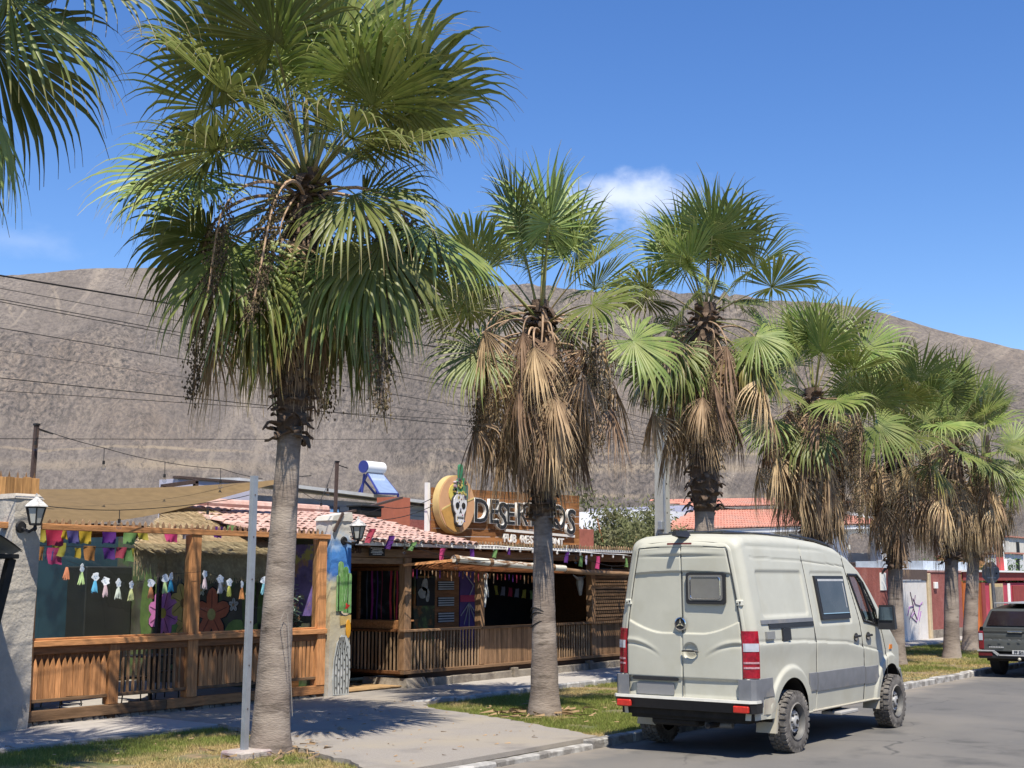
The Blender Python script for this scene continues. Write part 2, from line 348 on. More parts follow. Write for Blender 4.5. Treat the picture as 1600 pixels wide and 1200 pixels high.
# kerb, one stone after another
kb = structure('kerb', MB().box(-30, 160, 9.30, 9.40, -.2, -.03).mesh('kerb', M['kerbgrey']))
ks = MB().box(0, .985, 0, .17, -.18, .10, .014).mesh('kerbstone', M['kerb']); ksg = MB().box(0, .985, 0, .17, -.18, .10, .02).mesh('kerbstone_bare', M['kerbgrey'])
for i in range(-8, 46):
    x = i*1.0+.4; low = 10.2 <= x < 14.3
    place('kerbstone', ksg if low and x < 12 else ks, kb, (x, 9.24+rnd.uniform(-.012, .012), rnd.uniform(-.012, .006)-(.05 if low else 0)), (R(rnd.uniform(-2, 2)), R(rnd.uniform(-.5, .5)), R(rnd.uniform(-.6, .6))))
# white edging stones between grass and pavement by the entrance
es = MB().box(0, .46, 0, .11, -.06, .075, .02).mesh('edging_stone', M['kerbgrey'])
for i in range(14):
    place('edging_stone', es, pv, (17.0+.48*i, 14.27+(.09 if i < 2 else 0)+rnd.uniform(-.012, .012), VZ+rnd.uniform(-.012, .012)), (0, 0, R(rnd.uniform(-2, 2)+(-8 if i < 3 else 0))))

def in_apron(x, y):
    c = np.zeros_like(x, bool); n = len(ap)
    for i in range(n):
        (x0, y0), (x1, y1) = ap[i], ap[(i+1) % n]
        if y0 == y1: continue
        t = ((y0 > y) != (y1 > y)) & (x < (x1-x0)*(y-y0)/(y1-y0)+x0); c ^= t
    return c
PALMX = [5.7, 11.35, 16.95, 22.2, 27.3, 32.0, 35.7, 39.5]
def grass(name, x0, x1, y0, y1, n, hmin, hmax, w, seed, dry=0.0):
    rg = np.random.default_rng(seed); x = rg.uniform(x0, x1, n); y = rg.uniform(y0, y1, n)
    k = fbm(x*.8, y*.8, 11, 4)+.25*(fbm(x*5, y*5, 5, 2)-.5)
    dp = np.min([np.hypot(x-px, y-11.8) for px in PALMX], axis=0)
    dryness = np.clip((k-.56)*5+dry+.85*np.exp(-(dp/.95)**2)+.55*np.clip(1-(y-9.4)/1.1, 0, 1), 0, 1)
    keep = ~in_apron(x+rg.normal(0, .05, n), y+rg.normal(0, .05, n)) & (fbm(x*1.7, y*1.7, 23, 3) < .62-.10*dryness+.1*rg.random(n))
    x, y, dryness = x[keep], y[keep], dryness[keep]; n = len(x)
    h = rg.uniform(hmin, hmax, n)*(1-.35*dryness); a = rg.uniform(0, 2*np.pi, n); ln = rg.normal(0, .5, (n, 2))*h[:, None]
    dx, dy = np.cos(a)*w, np.sin(a)*w; z0 = np.full(n, VZ-.022)
    V = np.empty((n, 3, 3)); V[:, 0] = np.stack([x-dx, y-dy, z0], -1); V[:, 1] = np.stack([x+dx, y+dy, z0], -1); V[:, 2] = np.stack([x+ln[:, 0], y+ln[:, 1], z0+h], -1)
    me = np_mesh(name, V.reshape(-1, 3), np.arange(n*3).reshape(-1, 3), GRASS)
    gc = np.array([.20, .245, .055]); dc = np.array([.54, .41, .19]); r = np.clip(dryness+rg.normal(0, .17, n), 0, 1)[:, None]
    c = gc*(1-r)+dc*r; c *= rg.uniform(.65, 1.3, (n, 1)); c = np.clip(c, 0, 1)
    at = me.color_attributes.new('tint', 'FLOAT_COLOR', 'POINT'); full = np.ones((n, 3, 4), np.float32); full[:, :, :3] = c[:, None, :]
    at.data.foreach_set('color', full.ravel()); return tag(link(name, me), kind='stuff', label='short sunburnt grass on the verge', cat='grass')
def attr_mat(name, attr, rough=.8, trans=.3):
    m = bpy.data.materials.new(name); m.use_nodes = True; N = m.node_tree.nodes; L = m.node_tree.links
    a = N.new('ShaderNodeVertexColor'); a.layer_name = attr; b = N['Principled BSDF']; b.inputs['Roughness'].default_value = rough; b.inputs['Specular IOR Level'].default_value = .2
    L.new(a.outputs[0], b.inputs['Base Color']); t = N.new('ShaderNodeBsdfTranslucent'); L.new(a.outputs[0], t.inputs[0]); x = N.new('ShaderNodeMixShader'); x.inputs[0].default_value = trans
    L.new(b.outputs[0], x.inputs[1]); L.new(t.outputs[0], x.inputs[2]); L.new(x.outputs[0], N['Material Output'].inputs[0]); return m
GRASS = attr_mat('grass_blades', 'tint')
grass('verge_grass', 6.5, 12.8, 9.42, 14.40, 120000, .03, .07, .0045, 1, .24)
grass('verge_grass', 14.7, 25, 9.42, 14.25, 150000, .03, .065, .005, 2, .20)
grass('verge_grass', 25, 48, 9.42, 14.3, 90000, .03, .08, .008, 3, .62)
# fallen dry leaf scraps
lt = MB()
for i in range(420):
    x, y = rnd.uniform(8, 26), rnd.uniform(9.6, 14.8); a = rnd.uniform(0, 6.28); l, w = rnd.uniform(.01, .045), rnd.uniform(.003, .008); zz = VZ+.055 if True else 0
    c, s = math.cos(a), math.sin(a); zz = VZ+.05
    lt.add([(x-c*l+s*w, y-s*l-c*w, zz), (x-c*l-s*w, y-s*l+c*w, zz+.004), (x+c*l-s*w, y+s*l+c*w, zz+.012), (x+c*l+s*w, y+s*l-c*w, zz)], [(0, 1, 2, 3)])
for px in PALMX[1:5]:
    for i in range(90):
        a = rnd.uniform(0, 6.28); q = .3+abs(rnd.gauss(0, .35)); x, y = px+q*math.cos(a), 11.85+q*math.sin(a); a = rnd.uniform(0, 6.28); l, w = rnd.uniform(.02, .20), rnd.uniform(.003, .010); c, s = math.cos(a), math.sin(a); zz = VZ+.03
        lt.add([(x-c*l+s*w, y-s*l-c*w, zz), (x-c*l-s*w, y-s*l+c*w, zz+.004), (x+c*l-s*w, y+s*l+c*w, zz+rnd.uniform(.01, .05)), (x+c*l+s*w, y+s*l-c*w, zz+.012)], [(0, 1, 2, 3)])
tag(lt.build('leaf_litter', mat('dead_scraps', (.33, .22, .12), .9, .3)), kind='stuff', label='dry palm scraps scattered on the ground', cat='litter')

# bare desert mountain
def hill():
    az = np.radians(np.linspace(-25, 112, 620)); rr = np.concatenate([np.concatenate([np.linspace(64, 210, 50), np.linspace(212, 470, 300)]), np.linspace(480, 760, 24)])
    A, Rr = np.meshgrid(az, rr)
    E = np.interp(np.degrees(A), [-25, 0, 7.8, 14.6, 18.3, 21.2, 29.5, 41.8, 50, 54.6, 57.8, 64.7, 80, 112], [1.6, 4.5, 6.5, 9.22, 10.42, 11.42, 12.17, 13.05, 13.14, 12.80, 12.22, 10.6, 7.2, 4])
    Hr = 440*np.tan(np.radians(E))+2.1; u = np.clip((Rr-215)/225, 0, 1.0); x, y = Rr*np.cos(A), Rr*np.sin(A)
    lat = A*440
    gul = fbm(lat*.018+.25*u, u*1.1+lat*.004, 31, 5, ridged=True)-.55
    fan = np.clip((Rr-64)/151, 0, 1)*6.0
    pro = .35*u+.65*u**1.2
    z = fan+(Hr-6)*pro+gul*7*np.sin(np.pi*np.clip(u, 0, 1))**.8*(.4+u)
    mid = np.sin(np.pi*np.clip(u, 0, 1))
    z += (fbm(lat*.03, u*3, 41, 6)-.5)*8*mid+((fbm(lat*.11, u*6, 47, 4)-.5)*1.8+(fbm(lat*.37, u*16, 48, 3)-.5)*1.5)*np.clip(u*6+.15, 0, 1)*np.clip(1.35-u, .3, 1)
    crag = np.clip(fbm(lat*.016+3, u*3.4, 77, 4)-.52, 0, 1)*5
    z += crag*fbm(lat*.25, u*11, 53, 4, ridged=True)*3.4*np.clip(u*5, 0, 1)
    bk = np.clip((Rr-440)/320, 0, 1); z -= bk**1.4*Hr*.9
    ii = np.arange(z.size).reshape(z.shape)
    me = np_mesh('hill', np.stack([x, y, z-.3], -1).reshape(-1, 3), quads(ii), HILLM, True)
    a1 = me.attributes.new('crag', 'FLOAT', 'POINT'); a1.data.foreach_set('value', np.clip(crag, 0, 1).ravel().astype(np.float32))
    uvl = me.uv_layers.new(name='slope'); li = np.empty(len(me.loops), np.int32); me.loops.foreach_get('vertex_index', li); uvl.data.foreach_set('uv', np.stack([-lat.ravel()[li], (Rr-64).ravel()[li]], -1).astype(np.float32).ravel())
    return structure('hill', me)
def hill_mat():
    m = bpy.data.materials.new('desert_slope'); m.use_nodes = True; N = m.node_tree.nodes; L = m.node_tree.links; b = N['Principled BSDF']
    b.inputs['Roughness'].default_value = 1; b.inputs['Specular IOR Level'].default_value = .05
    tc = N.new('ShaderNodeTexCoord')
    def noise(sc, det=8, st=(1, 1, 1), ro=.6, rot=0):
        mp = N.new('ShaderNodeMapping'); mp.inputs['Scale'].default_value = st; uq = N.new('ShaderNodeUVMap'); uq.uv_map = 'slope'; mp.inputs['Scale'].default_value = (st[0], st[1]*.55, 1); mp.inputs['Rotation'].default_value = (0, 0, rot); L.new(uq.outputs[0], mp.inputs[0])
        n = N.new('ShaderNodeTexNoise'); n.inputs['Scale'].default_value = sc; n.inputs['Detail'].default_value = det; n.inputs['Roughness'].default_value = ro; L.new(mp.outputs[0], n.inputs['Vector']); return n.outputs['Fac']
    def rng(f, lo, hi):
        r = N.new('ShaderNodeMapRange'); r.inputs[1].default_value = lo; r.inputs[2].default_value = hi; L.new(f, r.inputs[0]); return r.outputs[0]
    def mix(f, a, c):
        x = N.new('ShaderNodeMix'); x.data_type = 'RGBA'; L.new(f, x.inputs[0])
        for s, q in ((6, a), (7, c)):
            if isinstance(q, tuple): x.inputs[s].default_value = (*q, 1)
            else: L.new(q, x.inputs[s])
        return x.outputs[2]
    c = mix(rng(noise(.03), .35, .65), (.225, .192, .165), (.335, .288, .245))
    c = mix(rng(noise(.012, 5), .5, .66), c, (.36, .285, .22))
    c = mix(rng(noise(.9, 6), .40, .66), c, (.185, .162, .146))
    # sandy scars running down the slope
    uvn = N.new('ShaderNodeUVMap'); uvn.uv_map = 'slope'
    def streak(rot, w, ln, lo, hi, det=5):
        r_ = N.new('ShaderNodeVectorRotate'); r_.rotation_type = 'Z_AXIS'; r_.inputs['Angle'].default_value = rot; L.new(uvn.outputs[0], r_.inputs['Vector'])
        mp = N.new('ShaderNodeMapping'); mp.inputs['Scale'].default_value = (1/w, 1/ln, 1); L.new(r_.outputs[0], mp.inputs[0]); n = N.new('ShaderNodeTexNoise'); n.inputs['Scale'].default_value = 1; n.inputs['Detail'].default_value = det; n.inputs['Roughness'].default_value = .6; L.new(mp.outputs[0], n.inputs['Vector']); return rng(n.outputs['Fac'], lo, hi)
    for rot, w, ln, lo, hi, cc in ((R(9), 7, 130, .57, .70, (.36, .305, .25)), (R(14), 3.2, 90, .60, .72, (.365, .31, .25)), (R(-7), 5, 120, .62, .72, (.37, .31, .245)), (R(6), 9, 160, .58, .72, (.185, .162, .148)), (R(12), 2.2, 40, .60, .74, (.17, .15, .138))): c = mix(streak(rot, w, ln, lo, hi), c, cc)
    # levelled bench tracks follow the contours
    sep = N.new('ShaderNodeSeparateXYZ'); L.new(tc.outputs['Object'], sep.inputs[0])
    nz = N.new('ShaderNodeMath'); nz.operation = 'MULTIPLY_ADD'; nz.inputs[1].default_value = 3.0; L.new(noise(.03, 3), nz.inputs[0]); L.new(sep.outputs[2], nz.inputs[2])
    for h, w in ((25.5, 1.6), (29.5, .5), (19.0, .6)):
        s = N.new('ShaderNodeMath'); s.operation = 'SUBTRACT'; s.inputs[1].default_value = h; L.new(nz.outputs[0], s.inputs[0]); ab = N.new('ShaderNodeMath'); ab.operation = 'ABSOLUTE'; L.new(s.outputs[0], ab.inputs[0])
        r = N.new('ShaderNodeMapRange'); r.inputs[1].default_value = w; r.inputs[2].default_value = w*.3; L.new(ab.outputs[0], r.inputs[0])
        mm = N.new('ShaderNodeMath'); mm.operation = 'MULTIPLY'; L.new(r.outputs[0], mm.inputs[0]); L.new(rng(noise(.012, 4), .38, .55), mm.inputs[1]); c = mix(mm.outputs[0], c, (.40, .325, .24))
    at = N.new('ShaderNodeAttribute'); at.attribute_name = 'crag'
    k = N.new('ShaderNodeMath'); k.operation = 'MULTIPLY'; L.new(rng(noise(.7, 8, ro=.7), .46, .62), k.inputs[0]); L.new(rng(at.outputs['Fac'], .0, .4), k.inputs[1])
    c = mix(k.outputs[0], c, (.10, .093, .09))
    c = mix(rng(noise(.35, 12, ro=.86), .36, .60), (.125, .112, .104), c) if False else c; c = mix(rng(noise(.30, 13, ro=.88), .50, .62), c, (.125, .11, .10)); c = mix(rng(noise(.42, 13, ro=.88), .56, .66), c, (.35, .30, .255)); c = mix(rng(noise(1.2, 8, ro=.75), .58, .74), c, (.145, .134, .128)); c = mix(rng(noise(2.6, 4), .66, .74), c, (.11, .10, .096))
    L.new(c, b.inputs['Base Color'])
    bp = N.new('ShaderNodeBump'); bp.inputs['Strength'].default_value = .9; bp.inputs['Distance'].default_value = 1.8; L.new(noise(.6, 10, ro=.78), bp.inputs['Height']); L.new(bp.outputs[0], b.inputs['Normal'])
    return m
HILLM = hill_mat(); hill()

# ------------------------------------------------------------------ palms
def leaf_mat(name, c, tip, tipfrom, c2, trans=.28, rough=.42, spec=.5):
    m = bpy.data.materials.new(name); m.use_nodes = True; N = m.node_tree.nodes; L = m.node_tree.links; b = N['Principled BSDF']
    uv = N.new('ShaderNodeUVMap'); sp = N.new('ShaderNodeSeparateXYZ'); L.new(uv.outputs[0], sp.inputs[0]); oi = N.new('ShaderNodeObjectInfo')
    tc = N.new('ShaderNodeTexCoord'); nz = N.new('ShaderNodeTexNoise'); nz.inputs['Scale'].default_value = 3.5; L.new(tc.outputs['Object'], nz.inputs['Vector'])
    def mix(f, a, q, lo, hi):
        r = N.new('ShaderNodeMapRange'); r.inputs[1].default_value = lo; r.inputs[2].default_value = hi; L.new(f, r.inputs[0]); x = N.new('ShaderNodeMix'); x.data_type = 'RGBA'; L.new(r.outputs[0], x.inputs[0])
        for s, k in ((6, a), (7, q)):
            if isinstance(k, tuple): x.inputs[s].default_value = (*k, 1)
            else: L.new(k, x.inputs[s])
        return x.outputs[2]
    cc = mix(nz.outputs['Fac'], c, c2, .38, .62)
    ad = N.new('ShaderNodeMath'); ad.operation = 'MULTIPLY_ADD'; ad.inputs[1].default_value = .3; L.new(nz.outputs['Fac'], ad.inputs[0]); L.new(sp.outputs[1], ad.inputs[2])
    cc = mix(ad.outputs[0], cc, tip, tipfrom, tipfrom+.3)
    h = N.new('ShaderNodeHueSaturation'); r1 = N.new('ShaderNodeMapRange'); r1.inputs[3].default_value = .62; r1.inputs[4].default_value = 1.32; L.new(oi.outputs['Random'], r1.inputs[0]); L.new(r1.outputs[0], h.inputs['Value'])
    r2 = N.new('ShaderNodeMapRange'); r2.inputs[3].default_value = .485; r2.inputs[4].default_value = .512; L.new(oi.outputs['Random'], r2.inputs[0]); L.new(r2.outputs[0], h.inputs['Hue']); L.new(cc, h.inputs['Color'])
    L.new(h.outputs[0], b.inputs['Base Color']); b.inputs['Roughness'].default_value = rough; b.inputs['Specular IOR Level'].default_value = spec
    t = N.new('ShaderNodeBsdfTranslucent'); L.new(h.outputs[0], t.inputs[0]); x = N.new('ShaderNodeMixShader'); x.inputs[0].default_value = trans
    L.new(b.outputs[0], x.inputs[1]); L.new(t.outputs[0], x.inputs[2]); L.new(x.outputs[0], N['Material Output'].inputs[0]); return m
LEAF = leaf_mat('palm_leaf', (.150, .205, .045), (.42, .31, .14), .94, (.235, .27, .075), .22, .46, .45)
LEAFY = leaf_mat('palm_leaf_yellowing', (.23, .20, .045), (.36, .25, .11), .75, (.17, .18, .05))
STRAW = leaf_mat('palm_leaf_dead', (.52, .37, .225), (.42, .31, .19), .7, (.30, .205, .125), .18, .75, .2)
PET = mat('palm_petiole', (.19, .20, .06), .5, .2, 6, orand=.15, c2=(.27, .20, .09), c2s=2); PETD = mat('palm_petiole_dead', (.40, .27, .17), .75, .2, 6, orand=.2, c2=(.20, .13, .085), c2s=3)
BARK = mat('palm_bark', (.20, .16, .13), .95, .25, 9, .6, 16, st=(1, 1, 3.2), c2=(.33, .275, .225), c2s=.8, c2lo=.44, c2hi=.64, c3=(.09, .07, .055), c3s=2.6, c3lo=.55, c3hi=.72)
BOOT = mat('palm_boot', (.105, .07, .048), .95, .3, 12, .6, 40, orand=.15, c2=(.22, .16, .11), c2s=6, c2lo=.55, c2hi=.7)
FRUIT = mat('palm_fruit', (.085, .06, .035), .8, .4, 30, c2=(.18, .14, .055), c2s=9, c2lo=.5, c2hi=.65)

def frond_mesh(name, e0, droop, Lp, Lb, n, phim, grav, gpow, fold, seed, dead=False, yellow=False, close=1.0, roll=0.0):
    rg = random.Random(seed); mb = MB(); uvs = []
    pts = []; dirs = []; p = Vector((0, 0, 0)); e = R(e0); NP = 8
    for i in range(NP+1):
        pts.append(p.copy()); t = Vector((math.cos(e), 0, math.sin(e))); dirs.append(t)
        p = p+t*(Lp/NP); e -= R(droop)/NP*(.4+1.2*i/NP)
    t = dirs[-1]; s = Vector((0, 1, 0)); nr = t.cross(s).normalized()
    if nr.dot(Vector((0, 0, 1))) < 0 and e0 > -89: nr = -nr
    if abs(t.z) > .99: nr = Vector((-1, 0, 0)) if False else nr
    q_ = Matrix.Rotation(R(roll), 3, t); s = q_ @ s; nr = q_ @ nr
    mb.cur = 1; wd = [.034-.021*(i/NP) for i in range(NP+1)]; wd[0] = .055
    mb.tube(pts, wd, 5, True, .55); uvs += [0]*len(mb.v); mb.cur = 0
    hast = pts[-1]; J = 9; dphi = 2*phim/n; sm = rg.uniform(-.12, .12)
    for k in range(n):
        ph = -phim+dphi*(k+.5)+rg.uniform(-.2, .2)*dphi; phr = R(ph)
        if dead and rg.random() < .12: continue
        L = Lb*(.70+.30*math.cos(phr*.75))*rg.uniform(.9, 1.06)
        if rg.random() < .05: L *= rg.uniform(.5, .8)
        d = (t*math.cos(phr)+s*math.sin(phr)*close+nr*(-fold*abs(math.sin(phr))+sm*math.sin(phr)+rg.uniform(-.05, .05))).normalized()
        w = (-t*math.sin(phr)+s*math.cos(phr)*close).normalized(); tan = math.tan(R(dphi)/2)*(.95 if not dead else 1.5)
        q = hast.copy(); base = len(mb.v); gk = rg.uniform(.6, 1.4)*(2.2 if rg.random() < .12 else 1); tw = rg.uniform(-.6, .6)
        split = (.51 if not dead else .3)*rg.uniform(.92, 1.06)
        for j in range(J+1):
            r = j/J; rl = r*L
            tt = max(0, (r-split)/(1-split)); W = 2*rl*tan if r < split else 2*split*L*tan*max(.05, (1-tt)**(1.3 if not dead else 1.0))
            W = max(W, .006); nn = d.cross(w).normalized()
            if nn.dot(nr) < 0: nn = -nn
            pl = W*(.30 if r < .9 else .1)*(-1 if dead else 1); wj = (w+nn*tw*max(0, r-.5)).normalized()
            mb.v += [tuple(q-wj*W*.5-nn*pl*.5), tuple(q+nn*pl*.5), tuple(q+wj*W*.5-nn*pl*.5)]; uvs += [r]*3
            x_ = min(1, max(0, (r-.5)/.22)); g = gk*(grav*max(0, r-.12)+gpow*x_*x_*(3-2*x_))
            d = (d+Vector((0, 0, -g))+Vector((rg.uniform(-1, 1), rg.uniform(-1, 1), 0))*(.03 if r < .5 else .09)*(2 if dead else 1)).normalized(); q = q+d*(L/J)
        for j in range(J):
            a = base+3*j
            for o in (0, 1): mb.f.append((a+o, a+o+1, a+o+4, a+o+3)); mb.m.append(0)
    me = mb.mesh(name, [STRAW if dead else LEAFY if yellow else LEAF, PETD if dead else PET], 180)
    ul = me.uv_layers.new(name='UVMap'); li = np.empty(len(me.loops), np.int32); me.loops.foreach_get('vertex_index', li)
    u = np.zeros((len(li), 2), np.float32); u[:, 1] = np.asarray(uvs, np.float32)[li]; ul.data.foreach_set('uv', u.ravel()); return me
GREEN = {}
#            e0  droop  Lp    Lb  grav gpow fold
for e0, dr, Lp, Lb, gr, gp, fo in ((82, 6, 1.5, 1.56, .02, .14, -.20), (66, 13, 1.55, 1.52, .03, .26, -.30), (48, 22, 1.45, 1.48, .05, .34, -.34), (30, 26, 1.45, 1.46, .07, .40, -.30), (12, 28, 1.4, 1.44, .11, .42, -.10), (-8, 30, 1.35, 1.42, .22, .42, .15), (-30, 30, 1.2, 1.48, .42, .4, .36), (-52, 24, 1.15, 1.52, .6, .35, .42)):
    GREEN[e0] = [frond_mesh('frond_%d' % e0, e0, dr+q*4-6, Lp*(.92+.06*q), Lb*(1.03-.03*q), 50 if e0 > -20 else 44, 150-18*(e0 < 0), gr, gp, fo+.10*(q-1.5), 100+e0*3+q, close=1 if e0 > -40 else .9, roll=(-52, -18, 22, 55)[q]*(1 if -20 < e0 < 70 else .5)) for q in range(4)]
YEL = [frond_mesh('frond_yellow', e0, 26, 1.2, 1.3, 38, 120, .5, .4, .5, 300+e0, yellow=True, close=.75) for e0 in (-25, -50)]
DEAD = [frond_mesh('frond_dead', e0, dr, Lp, Lb, 36, ph, .7, .3, .4, 400+i, dead=True, close=cl) for i, (e0, dr, Lp, Lb, ph, cl) in enumerate(((-18, 68, 1.15, 1.30, 95, .45), (-42, 44, .85, 1.40, 80, .36), (-58, 30, 1.1, 1.35, 90, .42), (5, 84, 1.25, 1.15, 85, .42), (-66, 22, .6, 1.45, 75, .34)))]
def fruit_mesh(seed, stalk, drop, clump):
    rg = random.Random(seed); mb = MB(); pts = [Vector((0, 0, 0))]; e = R(25)
    for i in range(9): pts.append(pts[-1]+Vector((math.cos(e), 0, math.sin(e)))*stalk/9); e -= R(13)
    for i in range(5): pts.append(pts[-1]+Vector((.05, rg.uniform(-.02, .02), -1)).normalized()*drop/5)
    mb.cur = 1; mb.tube(pts, [.02]*6+[.012]*(len(pts)-6), 5); mb.cur = 0
    for i in range(clump):
        u = rg.random(); q = pts[7].lerp(pts[-1], u)+Vector((rg.gauss(0, .06), rg.gauss(0, .06), rg.gauss(0, .05)-.1*u)); r = rg.uniform(.007, .016)
        mb.add([q+Vector(v)*r for v in ((1, 0, 0), (-.5, .87, 0), (-.5, -.87, 0), (0, 0, 1.4), (0, 0, -1.4))], [(0, 1, 3), (1, 2, 3), (2, 0, 3), (1, 0, 4), (2, 1, 4), (0, 2, 4)])
    for i in range(26):
        q = pts[7].lerp(pts[-1], rg.random()); d = Vector((rg.gauss(0, .1), rg.gauss(0, .1), -rg.uniform(.1, .35))); mb.cur = 0; mb.beam(q, q+d, .007, .007)
    return mb.mesh('fruit_cluster', [FRUIT, PETD])
FRUITS = [fruit_mesh(1, 1.2, .9, 700), fruit_mesh(2, 1.35, 1.5, 1000), fruit_mesh(3, 1.5, .7, 600)]
def boots_mesh(seed, h, r0, r1, n, big=1.0):
    rg = random.Random(seed); mb = MB()
    for i in range(n):
        z = h*(i+.5)/n; a = i*2.399; r = r0+(r1-r0)*z/h; o = Vector((math.cos(a), math.sin(a), 0)); s = Vector((-o.y, o.x, 0)); l = rg.uniform(.12, .25)*big; w = rg.uniform(.05, .09)
        b = Vector((0, 0, z))+o*(r-.03); e = rg.uniform(.2, 1.0); pr = []
        for k in range(4):
            q = k/3; c = b+o*l*q*.8+Vector((0, 0, l*(q*e-(q**2)*rg.uniform(.5, 1.1)))); ww = w*(1.5-1.05*q**1.5); pr += [c-s*ww, c+s*ww, c+s*ww*.8+Vector((0, 0, -.025)), c-s*ww*.8+Vector((0, 0, -.025))]
        fs = [(4*k+a2, 4*k+(a2+1) % 4, 4*k+4+(a2+1) % 4, 4*k+4+a2) for k in range(3) for a2 in range(4)]+[(12, 13, 14, 15)]
        mb.add(pr, fs)
    return mb
def palm(label, base, top, boot_z, rb, rt, green, dead, sc, seed, fruits=5, yellow=1, spin=0.0, low=-52, deadz=None, ring=.5, bootr=1.25, dsc=.9, gap=None):
    rg = random.Random(seed); base = Vector((base[0], base[1], VZ-.02)); top = Vector(top)
    t = thing('fan_palm', label, 'palm tree', base, 0, 'fan palms along the verge'); ax = top-base; H = ax.z
    pos = lambda z: base+Vector((ax.x*(z/H)**1.25, ax.y*(z/H)**1.25, z))
    mb = MB(); nz = 64; ns = 28; prof = []
    for i in range(nz+1):
        z = H*i/nz; rr = rt+(rb-rt)*(.3*math.exp(-z/.4)+.7*max(0, 1-z/max(1.5, boot_z*.95)))+.05*math.exp(-z/.10)
        if z > boot_z: rr = rt*(1+(bootr-1)*min(1, (z-boot_z)/.5))
        if z > H-.5: rr *= .75
        row = []
        for k in range(ns):
            a = 2*math.pi*k/ns; q = rr*(1+.016*math.sin(3*a+seed)+.03*(rg.random()-.5)+(.05*rg.random() if z > boot_z else 0)+.02*ring*math.sin(z*75+math.sin(a*2+seed)))
            row.append(pos(z)+Vector((math.cos(a)*q, math.sin(a)*q, -.12 if i == 0 else 0)))
        prof.append(row+[row[0]])
    mb.grid(prof); mb.m = [1 if (i // ns)/nz*H > boot_z else 0 for i in range(len(mb.f))]
    tr = mb.build('trunk', [BARK, BOOT], t, 180)
    if H-boot_z > .4:
        bm = boots_mesh(seed, H-boot_z-.1, rt*bootr, rt*bootr*.9, int(46*(H-boot_z)), 1.0); me = bm.mesh('leaf_base', BOOT)
        o = bpy.data.objects.new('leaf_base', me); col.objects.link(o); o.parent = tr; o.matrix_parent_inverse = Matrix.Identity(4); p0, p1 = pos(boot_z), pos(H)
        sh = Matrix.Identity(4); d = (p1-p0)/(H-boot_z); sh[0][2] = d.x; sh[1][2] = d.y
        me.transform(Matrix.Translation(p0) @ sh); tag(o, kind='stuff')
    keys = sorted(GREEN); 
    for i in range(green):
        u = i/(green-1); el = (86-66*(u/.46) if u < .46 else 20-40*(u-.46)/.2 if u < .66 else -20-(-20-low)*(u-.66)/.34) if low < -30 else 84-(84-low)*u
        el += rg.uniform(-11, 11); k = min(keys, key=lambda q: abs(q-el)); me = rg.choice(GREEN[k])
        if yellow and u > .75 and rg.random() < .14*yellow: me = rg.choice(YEL)
        az = i*2.39996+spin+rg.uniform(-.25, .25)
        if gap and el < 48:
            da = (az-R(216)+math.pi) % (2*math.pi)-math.pi
            gp_ = gap*(1.9 if el < -8 else 1)
            if abs(da) < gp_: az += (gp_-abs(da)+.1)*(1 if da > 0 else -1)
        z = H-.55*u-.02; q = pos(z)+Vector((math.cos(az), math.sin(az), 0))*.08; s = sc*rg.uniform(.88, 1.08)
        place('frond', me, t, q, (R(rg.uniform(-9, 9)), R((k-el)*.8), az), (s, s, s))
    dz = deadz or (boot_z+.9, H-.35)
    for i in range(dead):
        u = (i+rg.random())/dead; z = dz[0]+(dz[1]-dz[0])*u; az = i*2.39996+spin+1.1+rg.uniform(-.5, .5); q = pos(z)+Vector((math.cos(az), math.sin(az), 0))*rt
        me = DEAD[min(4, int(rg.random()*5))]; s = max(.95, sc)*dsc*rg.uniform(.8, 1.15); place('dead_frond', me, t, q, (R(rg.uniform(-14, 14)), R(rg.uniform(-8, 8)), az), (s, s, s*rg.uniform(.9, 1.15)))
    for i in range(fruits):
        az = i*6.283/max(1, fruits)+spin+rg.uniform(-.4, .4); z = H-.25-rg.random()*.5; s = sc*rg.uniform(.9, 1.2)
        place('fruit_cluster', FRUITS[i % 3], t, pos(z)+Vector((math.cos(az), math.sin(az), 0))*.1, (R(rg.uniform(-10, 10)), 0, az), (s, s, s))
    return t
palm('fan palm at the far left of the photo, only its drooping fronds in view', (5.7, 11.9), (5.72, 11.9, 8.2), 4.2, .33, .2, 50, 6, 1.14, 11, 2, 0, .9, -58)
tall = palm('tallest front fan palm, full green crown and grey flared trunk beside the steel post', (11.35, 11.85), (11.56, 11.62, 7.25), 3.75, .25, .145, 56, 9, 1.04, 21, 8, .6, 1.45, -60, (5.6, 6.9), .25, gap=.42)
palm('fan palm with the longest skirt of brown dead leaves, before the pub sign', (16.95, 11.75), (16.93, 11.80, 6.5), 2.95, .25, .143, 20, 90, .86, 32, 10, 1, 2.1, -2, (4.85, 6.35), .5, 1.25, .92, gap=.5)
palm('fan palm rising directly behind the camper van roof, black shaggy upper trunk', (22.2, 11.8), (22.32, 11.68, 7.35), 3.3, .25, .18, 34, 40, .88, 43, 7, 1.4, .2, -50, (5.4, 7.1), .4, 1.5, gap=.35)
palm('fan palm behind the van cab with brown skirt hanging before the tiled house roof', (27.3, 11.8), (27.4, 11.7, 6.3), 2.6, .24, .17, 22, 76, .88, 54, 4, 1, 3.3, -12, (4.5, 6.1), .4, 1.5, .95)
palm('fan palm beside the white graffitied gate', (32.0, 11.75), (32.15, 11.6, 5.95), 2.3, .24, .17, 22, 66, .86, 65, 4, 2.5, .9, -14, (4.1, 5.7), .4, 1.3, .9)
palm('fan palm in front of the orange gate, dark ringed trunk', (35.7, 11.6), (35.9, 11.35, 5.9), 2.5, .23, .17, 24, 58, .86, 76, 4, 1.6, 4.4, -20, (4.1, 5.6), .8, 1.3, .88)
